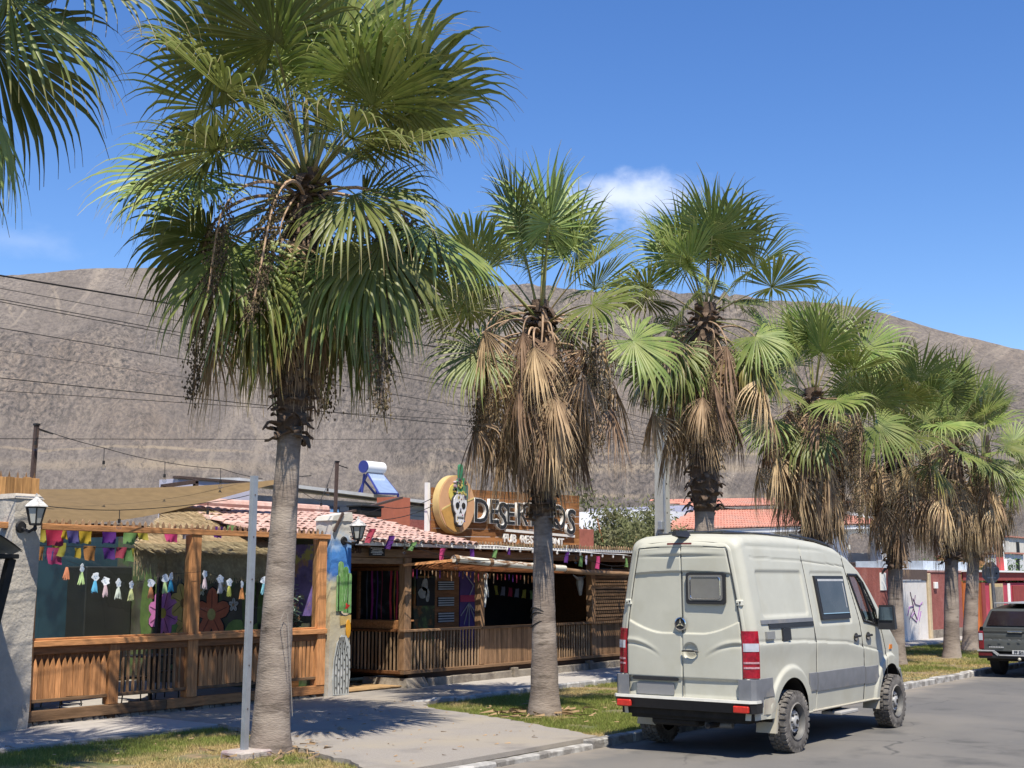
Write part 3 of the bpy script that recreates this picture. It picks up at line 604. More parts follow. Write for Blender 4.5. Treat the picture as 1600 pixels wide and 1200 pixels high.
palm('farthest fan palm of the row, pale trunk half hidden by the dark ringed one', (39.5, 12.3), (40.2, 11.9, 5.75), 2.6, .24, .17, 22, 48, .88, 87, 3, 1.6, 5.2, -20, (4.0, 5.4), .4, 1.3, .86)
for az, z, k, s in ((208, 6.75, 4, 1.15), (226, 6.6, 2, 1.05), (196, 6.35, 1, 1.0), (214, 5.9, 4, 1.05), (232, 5.6, 4, .95)): place('dead_frond', DEAD[k], tall, (11.52+.17*math.cos(R(az)), 11.66+.17*math.sin(R(az)), z), (0, R(12), R(az)), (s, s*.8, s))
# ------------------------------------------------------------------ pub: glazed terrace on the left
UX, UZ = (1, 0, 0), (0, 0, 1)
terr = thing('glazed_terrace', 'honey wood picket terrace front with two big glass panes and bunting', 'terrace', (11, 16.35, VZ))
YF = 16.34
def tb(name, x0, x1, y0, y1, z0, z1, m, b=.006, parent=None): return MB().box(x0, x1, y0, y1, z0, z1, b).build(name, m, parent or terr)
tb('bottom_beam', 10.95, 13.45, YF-.05, YF+.03, .155, .30, M['old']); tb('bottom_beam', 13.455, 16.84, YF-.05, YF+.03, .155, .30, M['oak'])
tb('picket_rail', 10.95, 16.84, YF-.03, YF+.04, .405, .455, M['old']); tb('sill', 10.98, 16.84, YF-.10, YF+.06, 1.17, 1.255, M['oak'])
tb('sill_board', 10.98, 16.84, YF-.035, YF+.03, 1.06, 1.168, M['oakd'])
tb('top_beam', 10.45, 16.95, YF-.08, YF+.04, 2.79, 2.875, M['oak'])
for x0, x1, z1 in ((11.02, 11.10, 2.787), (13.82, 14.02, 2.787), (16.64, 16.84, 2.787)):
    p = tb('post', x0, x1, YF-.06, YF+.10, .30, z1, M['oakz'], .008); tb('post_foot', x0+.02, x1-.02, YF-.03, YF+.07, .02, .298, M['dkwood'])
tb('post', 12.37, 12.55, YF-.055, YF+.09, .30, 1.165, M['oakz'], .008); tb('post_foot', 12.39, 12.53, YF-.03, YF+.07, .02, .298, M['dkwood'])
tb('post', 15.44, 15.54, YF-.052, YF+.08, .30, 1.165, M['oakz'], .008)
def picket(w, h, tip): return MB().prism([(0, 0), (w, 0), (w, h-tip), (w/2, h), (0, h-tip)], (0, 0, 0), UX, UZ, (0, .018, 0)).mesh('picket', M['oakz'])
pk = picket(.086, .57, .15); bal = MB().box(0, .03, 0, .03, 0, .61).mesh('baluster', M['oldz']); slat = MB().box(0, .06, 0, .018, 0, .63).mesh('slat', M['oakz'])
back = MB().box(0, .094, 0, .015, 0, .62).mesh('backing_board', M['oakdz'])
x = 11.11
while x < 15.4:
    if x < 12.28 or 14.03 < x < 15.36:
        place('picket', pk, terr, (x, YF-.026, .455+rnd.uniform(-.01, .01)), (0, R(rnd.uniform(-1, 1)), 0), (1, 1, rnd.uniform(.97, 1.03))); place('backing_board', back, terr, (x-.004, YF+.035, .452))
    elif 12.56 < x < 13.75: place('baluster', bal, terr, (x, YF-.01, .452), (0, R(rnd.uniform(-1.2, 1.2)), 0))
    x += .0955
x = 15.56
while x < 16.6: place('slat', slat, terr, (x, YF-.01, .452), (0, R(rnd.uniform(-.8, .8)), 0)); x += .088
tb('backing_panel', 13.62, 13.81, YF+.01, YF+.03, .45, 1.06, M['oakdz'], .003)
for (x0, x1, z1) in ((11.105, 13.815, 2.64), (14.025, 16.635, 2.70)):
    tb('glass_pane', x0, x1, YF+.0, YF+.008, 1.257, z1, GLASS, 0)
    tb('pane_frame', x0, x1, YF-.03, YF+.03, 1.257, 1.285, M['oak'], .004)
# little pointed battens standing on the top beam
sp = MB().prism([(0, 0), (.05, 0), (.05, .05), (.025, .085), (0, .05)], (0, 0, 0), UX, UZ, (0, .016, 0)).mesh('point', M['cane'])
for i in range(56):
    if 10.6+.112*i > 11.2: place('point', sp, terr, (10.6+.112*i, YF+.015, 2.872), (0, R(rnd.uniform(-4, 4)), 0), (1, 1, rnd.uniform(.8, 1.2)))
# zig-zag footing of broken concrete
fb = MB(); x = 11.0
while x < 16.7:
    w = rnd.uniform(.08, .2); fb.hexa([Vector(q) for q in ((x, 16.30, .05), (x+w, 16.29, .05), (x+w, 16.45, .05), (x, 16.45, .05), (x+.01, 16.34, .05+rnd.uniform(.05, .14)), (x+w-.02, 16.33, .05+rnd.uniform(.05, .14)), (x+w, 16.45, .16), (x, 16.45, .16))]); x += w+.004
tag(fb.build('broken_footing', M['stone'], terr), kind='stuff')
# floor, painted back wall, roof beams
tb('floor', 9.0, 17.25, 16.46, 22.6, VZ+.012, .115, M['concrete'], 0)
XM = 17.25
mw = MB().box(XM, XM+.12, 16.64, 22.6, .1, 2.95).build('mural_wall', mat('mural_ground', (.11, .10, .07), .8, .5, 2, c2=(.11, .17, .06), c2s=3), terr)
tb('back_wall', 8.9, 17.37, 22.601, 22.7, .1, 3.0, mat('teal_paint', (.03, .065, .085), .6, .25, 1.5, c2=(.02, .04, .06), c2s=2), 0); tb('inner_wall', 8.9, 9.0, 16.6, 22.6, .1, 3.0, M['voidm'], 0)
def flat(name, poly, c, parent, y, th=.01, mm=None): return MB().prism(poly, (0, y, 0), UX, UZ, (0, -th, 0)).build(name, mm or mat('paint_%02x%02x%02x' % tuple(int(q*255) for q in c), c, .75, .2, 6), parent)
def flatx(name, poly, c, parent, x, th=.01): return MB().prism(poly, (x, 0, 0), (0, 1, 0), UZ, (-th, 0, 0)).build(name, mat('paint_%02x%02x%02x' % tuple(int(q*255) for q in c), c, .75, .2, 6), parent)
def blob(px, py, rx, rz, n=14, wob=.0, rot=0.0, pet=0, y=None):
    c = aty(px, py, y) if y else atx(px, py, XM); out = []; cu = c.x if y else c.y
    for k in range(n):
        a = 2*math.pi*k/n; r = 1+wob*math.cos(a*pet) if pet else 1+wob*rnd.uniform(-1, 1); X, Z = rx*r*math.cos(a), rz*r*math.sin(a); out.append((cu+X*math.cos(rot)-Z*math.sin(rot), c.z+X*math.sin(rot)+Z*math.cos(rot)))
    return out
def flower(px, py, r, n, c, cc, dark):
    for k in range(n):
        a = 2*math.pi*k/n+.3; q = atx(px, py, XM); cx, cz = q.y+math.cos(a)*r*.62, q.z+math.sin(a)*r*.62
        for s, m_, th in ((1.14, dark, .010), (1.0, c, .016), (.3, tuple(q*.35 for q in c), .020)):
            poly = []
            for j in range(10):
                b = 2*math.pi*j/10; X, Z = r*.48*(s if s > .5 else .8)*math.cos(b), r*(.34*s if s > .5 else .022)*math.sin(b); poly.append((cx+X*math.cos(a)-Z*math.sin(a), cz+X*math.sin(a)+Z*math.cos(a)))
            flatx('petal' if s == 1 else 'petal_outline' if s > 1 else 'petal_vein', poly, m_, mw, XM-.001*k-.003*(s <= 1)-.002*(s < 1), th)
    flatx('flower_centre', blob(px, py, r*.24, r*.24), cc, mw, XM-.02, .012)
DK = (.008, .008, .008)
flower(256, 958, .42, 8, (0.8, 0.245, 0.525), (0.8, 0.56, 0.0875), DK); flower(288, 942, .36, 7, (0.8, 0.525, 0.123), (0.35, 0.175, 0.0525), DK); flower(293, 975, .32, 7, (0.7, 0.455, 0.105), (0.28, 0.14, 0.0525), DK)
flower(332, 960, .46, 5, (0.8, 0.21, 0.0875), (0.8, 0.665, 0.21), DK); flower(352, 915, .12, 5, (0.8, 0.787, 0.7), (0.7, 0.525, 0.175), DK); flower(316, 922, .11, 5, (0.8, 0.8, 0.612), (0.7, 0.525, 0.175), DK); flower(366, 945, .12, 5, (0.8, 0.8, 0.787), (0.525, 0.35, 0.175), DK)
for px, py, rx, rz, c, ro in ((232, 945, .22, .75, (0.14, 0.21, 0.0525), .05), (246, 915, .16, .62, (0.158, 0.228, 0.0613), -.08), (276, 990, .3, .17, (0.245, 0.385, 0.0875), .4), (366, 985, .30, .18, (0.315, 0.455, 0.105), -.5), (390, 930, .17, .6, (0.14, 0.21, 0.0525), .1), (412, 955, .16, .52, (0.158, 0.245, 0.0525), 0), (306, 905, .16, .55, (0.14, 0.21, 0.0525), .2), (408, 990, .26, .18, (0.263, 0.385, 0.0875), .3), (425, 925, .13, .55, (0.14, 0.21, 0.07), 0)):
    flatx('painted_leaf', blob(px, py, rx, rz, 14, .05, ro), c, mw, XM-.004, .012)
tb('grey_cabinet', 16.0, 17.1, 21.9, 22.5, .15, 2.35, mat('olive_grey', (.03, .03, .026), .5, .2, 3), .02, terr)
sunset = mat('sunset_painting', (.24, .15, .42), .7, .5, 3.5, c2=(.70, .36, .12), c2s=1.6, c2lo=.48, c2hi=.56, c3=(.75, .62, .14), c3s=2.6, c3lo=.58, c3hi=.64)
MB().box(XM-.05, XM-.02, 16.72, 17.75, 1.45, 2.72).build('sunset_panel', sunset, terr)
rf = tb('ceiling', 9.0, 17.3, 18.3, 20.6, 2.96, 3.0, M['oakd'], 0)  # added to darken the terrace interior, left open at the back to admit light
for i in range(5): tb('rafter', 10.8+1.3*i, 10.9+1.3*i, 17.2, 20.6, 2.84, 2.945, M['oakd'], 0)
def seat(label, x, y, rot, c):
    t = thing('cafe_chair', label, 'chair', (x, y, .115), rot, 'cafe chairs behind the terrace glass'); q = Matrix.Translation((x, y, .115)) @ Matrix.Rotation(rot, 4, 'Z')
    def w(mb): mb.v = [tuple(q @ Vector(v)) for v in mb.v]; return mb
    w(MB().box(-.2, .2, -.2, .2, .43, .46, .01)).build('seat', c, t); b = MB()
    b.grid([[(-.2+.1*i, .2+.03*j/3, .55+.3*j/3) for i in range(5)] for j in range(4)]); w(b).build('backrest', c, t)
    for sx in (-1, 1):
        w(MB().tube([(sx*.18, -.18, .43), (sx*.2, -.21, 0)], .011, 6)).build('leg', M['dark'], t); w(MB().tube([(sx*.18, .2, .86), (sx*.18, .19, .43), (sx*.21, .24, 0)], .011, 6)).build('leg', M['dark'], t)
def table(label, x, y, c):
    t = thing('cafe_table', label, 'table', (x, y, .115), 0, 'cafe tables behind the terrace glass')
    MB().box(x-.35, x+.35, y-.35, y+.35, .84, .87, .008).build('tabletop', c, t); MB().cyl((x, y, .13), .03, .71, 8).build('pedestal', M['dark'], t); MB().box(x-.25, x+.25, y-.25, y+.25, .115, .135, .005).build('base', M['dark'], t)
purple = mat('purple_vinyl', (.16, .05, .22), .5, .2, 4); lime = mat('lime_vinyl', (.33, .42, .08), .5, .2, 4)
table('dark blue cafe table in the left corner behind the glass', 12.35, 18.1, mat('navy_top', (.02, .03, .06), .4, .2, 4)); table('dark cafe table before the pink painted flower', 14.35, 17.8, M['dark'])
seat('purple cafe chair next to the dark blue table', 13.0, 18.3, R(-80), purple); seat('lime green cafe chair facing the dark blue table', 11.9, 18.7, R(20), lime)
seat('black cafe chair behind the thin balusters', 13.75, 17.5, R(70), M['dark']); seat('black cafe chair left of the glazing post, before the yellow flowers', 14.95, 18.0, R(-60), M['dark'])
def potplant(label, x, y, z, h, n, c, seed):
    rg = random.Random(seed); t = thing('potted_plant', label, 'plant', (x, y, z)); lf = mat('plant_leaf_%d' % seed, c, .5, .3, 6, trans=.2)
    MB().lathe([(.10, 0), (.15, .25), (.13, .26), (.0, .24)], (x, y, z), 14).build('pot', mat('terracotta', (.28, .11, .06), .8), t, 40); st = MB(); lv = MB()
    for i in range(n):
        a = rg.uniform(0, 6.28); r = rg.uniform(.05, .42)*h*.6; top = Vector((x+math.cos(a)*r, y+math.sin(a)*r*.6, z+.25+h*rg.uniform(.25, 1)))
        if i % 4 == 0: st.tube([(x, y, z+.2), Vector((x, y, z+.25)).lerp(top, .5)+Vector((0, 0, .08)), top], .008, 4)
        d = Vector((rg.gauss(0, 1), rg.gauss(0, 1), rg.uniform(-.6, .5))).normalized(); s = d.cross(Vector((0, 0, 1))).normalized(); l = rg.uniform(.08, .15); lv.add([top, top+d*l*.5+s*l*.22+Vector((0, 0, .01)), top+d*l, top+d*l*.5-s*l*.22], [(0, 1, 2, 3)])
    tag(lv.build('foliage', lf, t), kind='stuff'); st.build('stem', M['oakd'], t)
potplant('potted shrub with pale blue green leaves by the right end of the terrace glass', 16.75, 17.15, .62, 1.15, 420, (.44, .58, .48), 5)
tb('plant_stand', 16.58, 16.92, 16.98, 17.32, .115, .62, M['oakd'], .01, terr)

# stucco gate pillar with lantern
sp_ = thing('gate_pillar', 'rough cream stucco pillar at the left end of the terrace', 'pillar', (10.75, 16.3, 0))
pb = MB(); rows = []
for i in range(26):
    z = 3.2*i/25; q = z/3.2; x0, x1 = 10.30+.32*q**.8, 10.93+.10*q; w = .05*math.sin(z*3.1)*(1-q)
    ring = []
    for (xa, ya, xb, yb) in ((x0, 16.16, x1, 16.16), (x1, 16.16, x1, 16.6), (x1, 16.6, x0, 16.6), (x0, 16.6, x0, 16.16)):
        for k in range(6):
            u = k/6; j = .012*(vnoise(np.array([xa+u*3+ya]), np.array([z*4.0]))[0]-.5)*2; ring.append((xa+(xb-xa)*u+j+w*.3, ya+(yb-ya)*u+j-.06*(1-q), z))
    rows.append(ring+[ring[0]])
pb.grid(rows); pb.add([(10.60, 16.14, 3.2), (11.05, 16.14, 3.2), (11.05, 16.62, 3.2), (10.60, 16.62, 3.2), (10.63, 16.2, 3.27), (11.0, 16.2, 3.27), (11.0, 16.56, 3.27), (10.63, 16.56, 3.27)], [(0, 3, 2, 1), (4, 5, 6, 7), (0, 1, 5, 4), (1, 2, 6, 5), (2, 3, 7, 6), (3, 0, 4, 7)])
pb.build('column', M['stucco'], sp_, 50)
FROST = mat('frosted_glass', (.50, .49, .44), .25, .08, 9, spec=.6)
def lantern(label, x, y, z, ywall, sc=1.0):
    t = thing('wall_lantern', label, 'lantern', (x, y, z)); c = Vector((x, y, z)); n = 6
    def L(pr): return [(r*sc, h*sc) for r, h in pr]
    MB().lathe(L([(.0, .42), (.016, .41), (.02, .37), (.045, .35), (.055, .335), (.09, .315), (.165, .25), (.17, .235), (.14, .232)]), c, n).build('cap', mat('lantern_cap', (.55, .54, .52), .5, .1, 9, c2=(.3, .29, .28), c2s=8), t)
    MB().lathe(L([(.135, .23), (.075, .01)]), c, n).build('glass', FROST, t); f = MB()
    for k in range(n):
        a = 2*math.pi*k/n; o = Vector((math.cos(a), math.sin(a), 0)); f.beam(c+o*.138*sc+Vector((0, 0, .232*sc)), c+o*.078*sc, .018*sc, .018*sc)
    f.lathe(L([(.0, -.02), (.085, -.015), (.088, .012), (.0, .014)]), c, n); f.lathe(L([(.145, .215), (.145, .235), (.13, .235)]), c, n); f.build('frame', M['dark'], t)
    MB().lathe(L([(.02, -.02), (.03, -.06), (.015, -.09), (0, -.1)]), c, 8).build('finial', M['dark'], t)
    MB().tube([c+Vector((0, 0, -.05)), c+Vector((-.02, .1*sc, -.10*sc)), Vector((x-.04, ywall, z-.04*sc))], .022*sc, 7).build('arm', M['dark'], t)
    MB().lathe([(.0, -.035), (.07*sc, -.03), (.085*sc, .0)], Vector((x-.04, ywall, z-.03*sc)), 12, 'y').build('backplate', M['dark'], t)
lantern('hexagonal lantern with white cap on the cream stucco pillar', 10.73, 15.86, 2.84, 16.13, 1.0)
lantern('hexagonal lantern with grey cap on the mural pillar by the entrance', 17.22, 15.92, 2.80, 16.22, .95)

# dark tiled canopy hanging into the frame at far left
cn = thing('tiled_porch_edge', 'grey tiled porch corner with black post at the left edge', 'porch', (9.9, 15.6, 0))
rows = []
for i in range(9):
    q = i/8; xx = 9.1+1.03*q; rows.append([(xx+.02*math.sin(j*1.57), 15.2+.12*j, 2.80-.34*q**2.2-.045*j*.25+.028*abs(math.sin(j*1.57))) for j in range(13)])
gm = mat('grey_glazed_tile', (.26, .26, .25), .6, .15, 9, .2, 40); a = MB(); a.grid(rows); a.grid([[(p[0], p[1], p[2]-.02) for p in r] for r in rows]); a.build('tile_edge', gm, cn, 60)
MB().box(9.1, 10.08, 15.2, 16.6, 2.36, 2.42, .01).build('fascia', M['black'], cn); MB().beam((10.02, 15.3, 2.36), (9.50, 15.3, .0), .10, .10, (0, 1, 0)).build('post', M['black'], cn); MB().box(9.0, 9.70, 15.36, 15.40, .06, 2.35).build('dark_panel', mat('slate_panel', (.10, .11, .12), .5, .2, 3), cn)
# tall plank screen beyond the pillar
ps = thing('plank_screen', 'orange plank screen with small spikes above the stucco pillar', 'fence', (10.9, 17.0, 0))
for i in range(8):
    x0 = 10.45+.137*i; q = MB().box(x0, x0+.128, 17.0, 17.022, 2.93, 3.56+rnd.uniform(-.01, .01), .003).build('plank', M['plank'], ps)
    MB().prism([(0, 0), (.05, 0), (.025, .11)], (x0+.03, 17.02, 3.53), UX, UZ, (0, .012, 0)).build('spike', M['oldz'], ps)
MB().box(10.4, 11.56, 17.03, 17.08, 3.2, 3.28).build('rail', M['old'], ps); MB().box(10.4, 11.56, 16.95, 17.08, 2.86, 2.925).build('beam', M['oak'], ps); MB().box(11.46, 11.56, 17.03, 17.12, 0, 2.86).build('post', M['oakz'], ps)

# shade sail
sail = thing('shade_sail', 'sagging tan cloth shade sail stretched over the terrace', 'shade sail', (11.9, 17, 3))
A, B, C, D = Vector((11.35, 17.05, 2.90)), Vector((12.85, 20.4, 3.98)), Vector((17.6, 18.4, 4.05)), Vector((17.2, 18.15, 3.96)); rows = []
A, B, C, D = aty(46, 822, 17.35), aty(46, 764, 20.0), aty(434, 748, 18.6), aty(430, 758, 18.3)
for i in range(15):
    u = i/14; r = []
    for j in range(19):
        v = j/18; near = A.lerp(D, v); far = B.lerp(C, v); p = near.lerp(far, u); p.z -= .34*math.sin(math.pi*v)**1.1*(.55-.25*u)*(1-.25*v)+.02*math.sin(u*9+v*5)
        p.y += .25*math.sin(math.pi*v)*(1-u)-.2*math.sin(math.pi*v)*u; r.append(p)
    rows.append(r)
MB().grid(rows).build('cloth', M['canvas'], sail, 180); MB().tube([C, C+Vector((1.2, .3, .15))], .008, 5).build('rope', M['wire'], sail); MB().tube([r[0] for r in rows], .012, 5).build('hem', M['canvas'], sail)

# thatch
th = thing('thatched_awning', 'shaggy straw thatch fringe above the middle of the terrace', 'thatch', (14.2, 17.2, 2.6))
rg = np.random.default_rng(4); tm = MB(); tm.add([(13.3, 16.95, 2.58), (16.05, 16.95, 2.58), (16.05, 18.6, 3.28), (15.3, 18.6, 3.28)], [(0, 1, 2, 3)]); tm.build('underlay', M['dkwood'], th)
n = 15000; V = np.empty((n, 4, 3)); u = rg.random(n)**1.3; x = 13.2+u*1.62*1.2+rg.random(n)*(2.9-u*1.62*1.2); y = 16.92+u*1.62; z = 2.62+u*.70+rg.uniform(0, .07, n); ln = rg.uniform(.22, .55, n); sx = rg.normal(0, .10, n)*ln; w = rg.uniform(.005, .011, n)
fr = rg.random(n) < .35; y[fr] = 16.93+rg.uniform(-.05, .05, fr.sum()); z[fr] = 2.64; dyy = -ln*np.where(fr, .10, .9); dzz = -ln*np.where(fr, rg.uniform(.8, 1.15, n), .30)
V[:, 0] = np.stack([x-w, y, z], -1); V[:, 1] = np.stack([x+w, y, z], -1); V[:, 2] = np.stack([x+sx+w*.6, y+dyy, z+dzz], -1); V[:, 3] = np.stack([x+sx-w*.6, y+dyy, z+dzz], -1)
tag(link('straw', np_mesh('straw', V.reshape(-1, 3), np.arange(n*4).reshape(-1, 4), M['thatch']), th), kind='stuff')

# mural pillar by the entrance
mp_ = thing('mural_pillar', 'entrance pillar painted with blue sky and green cactus', 'pillar', (17.1, 16.4, 0))
def mural_mat():
    m = bpy.data.materials.new('mural_paint'); m.use_nodes = True; N = m.node_tree.nodes; L = m.node_tree.links; b = N['Principled BSDF']; b.inputs['Roughness'].default_value = .9
    tc = N.new('ShaderNodeTexCoord'); sp = N.new('ShaderNodeSeparateXYZ'); L.new(tc.outputs['Object'], sp.inputs[0]); nz = N.new('ShaderNodeTexNoise'); nz.inputs['Scale'].default_value = 6; nz.inputs['Detail'].default_value = 6; L.new(tc.outputs['Object'], nz.inputs['Vector'])
    a = N.new('ShaderNodeMath'); a.operation = 'MULTIPLY_ADD'; a.inputs[1].default_value = .7; L.new(nz.outputs[0], a.inputs[0]); L.new(sp.outputs[2], a.inputs[2]); d = N.new('ShaderNodeMath'); d.operation = 'DIVIDE'; d.inputs[1].default_value = 3.6; L.new(a.outputs[0], d.inputs[0])
    r = N.new('ShaderNodeValToRGB'); L.new(d.outputs[0], r.inputs[0]); e = r.color_ramp.elements; e[0].position = 0; e[0].color = (.40, .37, .31, 1); e[1].position = 1; e[1].color = (.55, .52, .46, 1)
    for p, c in ((.12, (.42, .40, .36)), (.42, (.44, .38, .26)), (.56, (.50, .42, .24)), (.66, (.46, .44, .30)), (.72, (.05, .16, .45)), (.80, (.06, .22, .55)), (.85, (.30, .42, .60)), (.90, (.55, .53, .48))): q = e.new(p); q.color = (*c, 1)
    L.new(r.outputs[0], b.inputs['Base Color']); bp = N.new('ShaderNodeBump'); bp.inputs['Strength'].default_value = .7; bp.inputs['Distance'].default_value = .02; L.new(nz.outputs[0], bp.inputs['Height']); L.new(bp.outputs[0], b.inputs['Normal']); return m
rows = []
for i in range(30):
    z = 3.12*i/29; q = z/3.12; x0, x1 = 16.86+.03*q, 17.38-.0*q; ring = []
    for (xa, ya, xb, yb) in ((x0, 16.22, x1, 16.22), (x1, 16.22, x1, 16.62), (x1, 16.62, x0, 16.62), (x0, 16.62, x0, 16.22)):
        for k in range(5):
            j = .015*(vnoise(np.array([xa+k+ya]), np.array([z*5.0]), 3)[0]-.5)*2; ring.append((xa+(xb-xa)*k/5+j, ya+(yb-ya)*k/5+j, z))
    rows.append(ring+[ring[0]])
mb = MB(); mb.grid(rows); mb.add([(16.86, 16.2, 3.12), (17.4, 16.2, 3.12), (17.4, 16.64, 3.12), (16.86, 16.64, 3.12), (16.9, 16.2, 3.2), (17.36, 16.2, 3.28), (17.36, 16.6, 3.28), (16.9, 16.6, 3.2)], [(0, 3, 2, 1), (4, 5, 6, 7), (0, 1, 5, 4), (1, 2, 6, 5), (2, 3, 7, 6), (3, 0, 4, 7)]); col_ = mb.build('column', mural_mat(), mp_, 50)
YP = 16.205
def pp(name, poly, c, y, th=.006, parent=None, mm=None): return flat(name, poly, c, parent or col_, y, th, mm)
def rr_(cx, cz, w, h, n=6):   # rounded upright
    return [(cx-w/2, cz-h/2), (cx+w/2, cz-h/2)]+[(cx+w/2*math.cos(math.pi*k/n), cz+h/2-w/2+w/2*math.sin(math.pi*k/n)) for k in range(n+1)]
for cx, w, h, zc, c in ((17.10, .13, .86, 1.98, (.14, .30, .08)), (17.23, .12, .80, 1.92, (.10, .24, .06)), (17.32, .10, .70, 1.86, (.16, .32, .11)), (17.03, .06, .62, 1.86, (.18, .34, .12))): pp('cactus_stem', rr_(cx, zc, w, h), c, YP-.004, .012, None, mat('cactus_green_%d' % int(cx*100), c, .9, .3, 18, st=(3, 1, .4), c2=(.30, .42, .22), c2s=12, c2lo=.54, c2hi=.62))
el = lambda cx, cz, rx, rz, n=16, ro=0.: [(cx+rx*math.cos(2*math.pi*k/n)*math.cos(ro)-rz*math.sin(2*math.pi*k/n)*math.sin(ro), cz+rx*math.cos(2*math.pi*k/n)*math.sin(ro)+rz*math.sin(2*math.pi*k/n)*math.cos(ro)) for k in range(n)]
pp('painted_eye', el(17.23, 1.60, .15, .14), (.05, .06, .09), YP, .008); pp('painted_eye', el(17.235, 1.60, .135, .125), (.55, .45, .30), YP-.005, .008); pp('painted_eye', el(17.27, 1.62, .07, .025, 12, .5), (.5, .03, .02), YP-.010, .006); pp('painted_eye', el(17.25, 1.65, .02, .04, 10, .2), (.5, .03, .02), YP-.011, .006)
pp('painted_band', [(17.12, 1.30), (17.38, 1.34), (17.38, 1.48), (17.10, 1.46)], (.50, .34, .12), YP, .006); pp('painted_flame', el(17.31, 1.24, .06, .16), (.60, .28, .02), YP-.006, .008)
bar = [(16.96, .12), (17.34, .10), (17.38, .45), (17.37, .95), (17.28, 1.12), (17.15, 1.14), (17.03, 1.0), (16.96, .7), (16.93, .4)]
pp('barrel_cactus', bar, (.36, .37, .35), YP-.001, .008, None, mat('grey_paint', (.36, .37, .35), .9, .2, 9, c2=(.5, .5, .48), c2s=5))
for k in range(6):
    pts = []; u = k/5
    for j in range(11):
        v = j/10; z = .14+.96*v; wx = .19*math.sin(math.pi*(.35+.5*v))**.6*(1-.45*max(0, v-.6)/.4); pts.append(Vector((17.155+(u-.5)*2*wx*.93, YP-.012, z)))
    mb = MB()
    for a_, b_ in zip(pts[:-1], pts[1:]): mb.beam(a_, b_, .011, .006, (0, 1, 0))
    for j in range(1+k % 2, 10, 2): q = pts[j]; mb.prism([(-.008, 0), (.016, -.018), (.012, .016), (0, .012)], q+Vector((.032, 0, rnd.uniform(-.03, .03))), UX, UZ, (0, -.006, 0))
    mb.build('painted_rib', mat('black_line', (.02, .02, .02), .8), col_)
MB().beam((16.9, 16.19, 2.93), (17.12, 16.19, 3.26), .05, .03, (0, 1, 0)).build('strap', M['rust'], mp_)
# ------------------------------------------------------------------ pub: porch building on the right
pub = thing('pub_building', 'timber pub porch with railing, tiled eave and dark open windows', 'building', (23, 17, VZ))
YD = 16.42
def bb(name, x0, x1, y0, y1, z0, z1, m, b=.006, parent=None): return MB().box(x0, x1, y0, y1, z0, z1, b).build(name, m, parent or pub)
bb('porch_floor', 19.12, 27.4, YD+.06, 19.0, .30, .36, M['dkwood'], 0); bb('entrance_floor', 17.42, 19.05, 16.5, 18.6, .06, .125, M['deckw'], .004)
for i in range(9): bb('floor_board', 17.42, 19.05, 16.42+.14*i, 16.55+.14*i, .126, .145, M['deckw'], .003)
# stone base: slabs with a corner plinth
mb = MB(); mb.hexa([Vector(p) for p in ((18.98, YD-.22, 0), (19.66, YD-.20, 0), (19.66, YD+.2, 0), (18.98, YD+1.0, 0), (19.06, YD-.06, .27), (19.60, YD-.06, .27), (19.60, YD+.2, .27), (19.06, YD+1.0, .27))]); mb.build('corner_plinth', M['stone'], pub)
x = 19.68
for i in range(11):
    w = .62 if i % 2 else .74; bb('base_stone', x, x+w-.012, YD-.10+rnd.uniform(-.01, .01), YD+.1, 0, .245+rnd.uniform(-.012, .012), M['stone'], .012); x += w
    if i in (3, 7): bb('base_pier', x, x+.14, YD-.14, YD+.1, 0, .30, M['stone'], .01); x += .15
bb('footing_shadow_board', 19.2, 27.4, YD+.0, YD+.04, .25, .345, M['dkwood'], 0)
bb('bottom_rail', 19.0, 27.3, YD-.07, YD+.03, .345, .405, M['old'])
bb('bottom_rail', 19.03, 19.12, YD+.03, 18.1, .345, .405, M['oakd']); bb('top_rail', 19.02, 19.13, YD+.12, 18.1, 1.12, 1.165, M['oakd'])
bb('top_rail', 18.98, 21.36, YD-.09, YD+.05, 1.12, 1.165, M['old']); bb('top_rail', 21.37, 25.5, YD-.09, YD+.05, 1.105, 1.155, M['old']); bb('top_rail', 25.51, 27.3, YD-.09, YD+.05, 1.10, 1.15, M['old'])
for x0, x1, m in ((19.03, 19.22, 'oldz'), (21.36, 21.50, 'oldz'), (23.55, 23.68, 'oldz'), (25.50, 25.66, 'oldz'), (27.1, 27.25, 'oldz')): bb('post', x0, x1, YD-.045, YD+.11, .41, 2.50, M[m], .008)
bl = MB().box(0, .027, 0, .027, 0, .72).mesh('baluster', M['cane']); bp_ = MB().box(0, .074, 0, .02, 0, .70).mesh('board', M['oldz'])
x = 19.26
while x < 25.48:
    if x < 21.33 or 23.72 < x: place('baluster', bl, pub, (x, YD-.02, .404), (0, R(rnd.uniform(-.9, .9)), 0)); x += .098
    elif 21.52 < x < 23.5: place('board', bp_, pub, (x, YD-.015, .404), (0, R(rnd.uniform(-.6, .6)), 0)); x += .0795
    else: x += .03
x = 25.69
while x < 27.05: place('board', bp_, pub, (x, YD-.015, .404), (0, R(rnd.uniform(-.6, .6)), 0)); x += .0795
y = YD+.13
while y < 17.95: place('baluster', bl, pub, (19.06, y, .404), (0, 0, 0)); y += .092
# beams and eave
bb('roof_beam', 17.40, 27.3, YD-.03, YD+.07, 2.50, 2.66, M['old'], .008); bb('roof_beam', 19.05, 19.2, YD+.12, 18.3, 2.40, 2.52, M['oakd'])
bb('eave_board', 17.40, 27.4, YD-.30, YD-.27, 2.70, 2.76, M['white'], .004)
for i in range(18): bb('rafter_end', 17.75+.55*i, 17.82+.55*i, YD-.26, YD+1.5, 2.665, 2.72, M['oakd'], 0)
bb('ceiling', 17.4, 27.4, YD-.2, 19.2, 2.74, 2.76, M['dkwood'], 0)
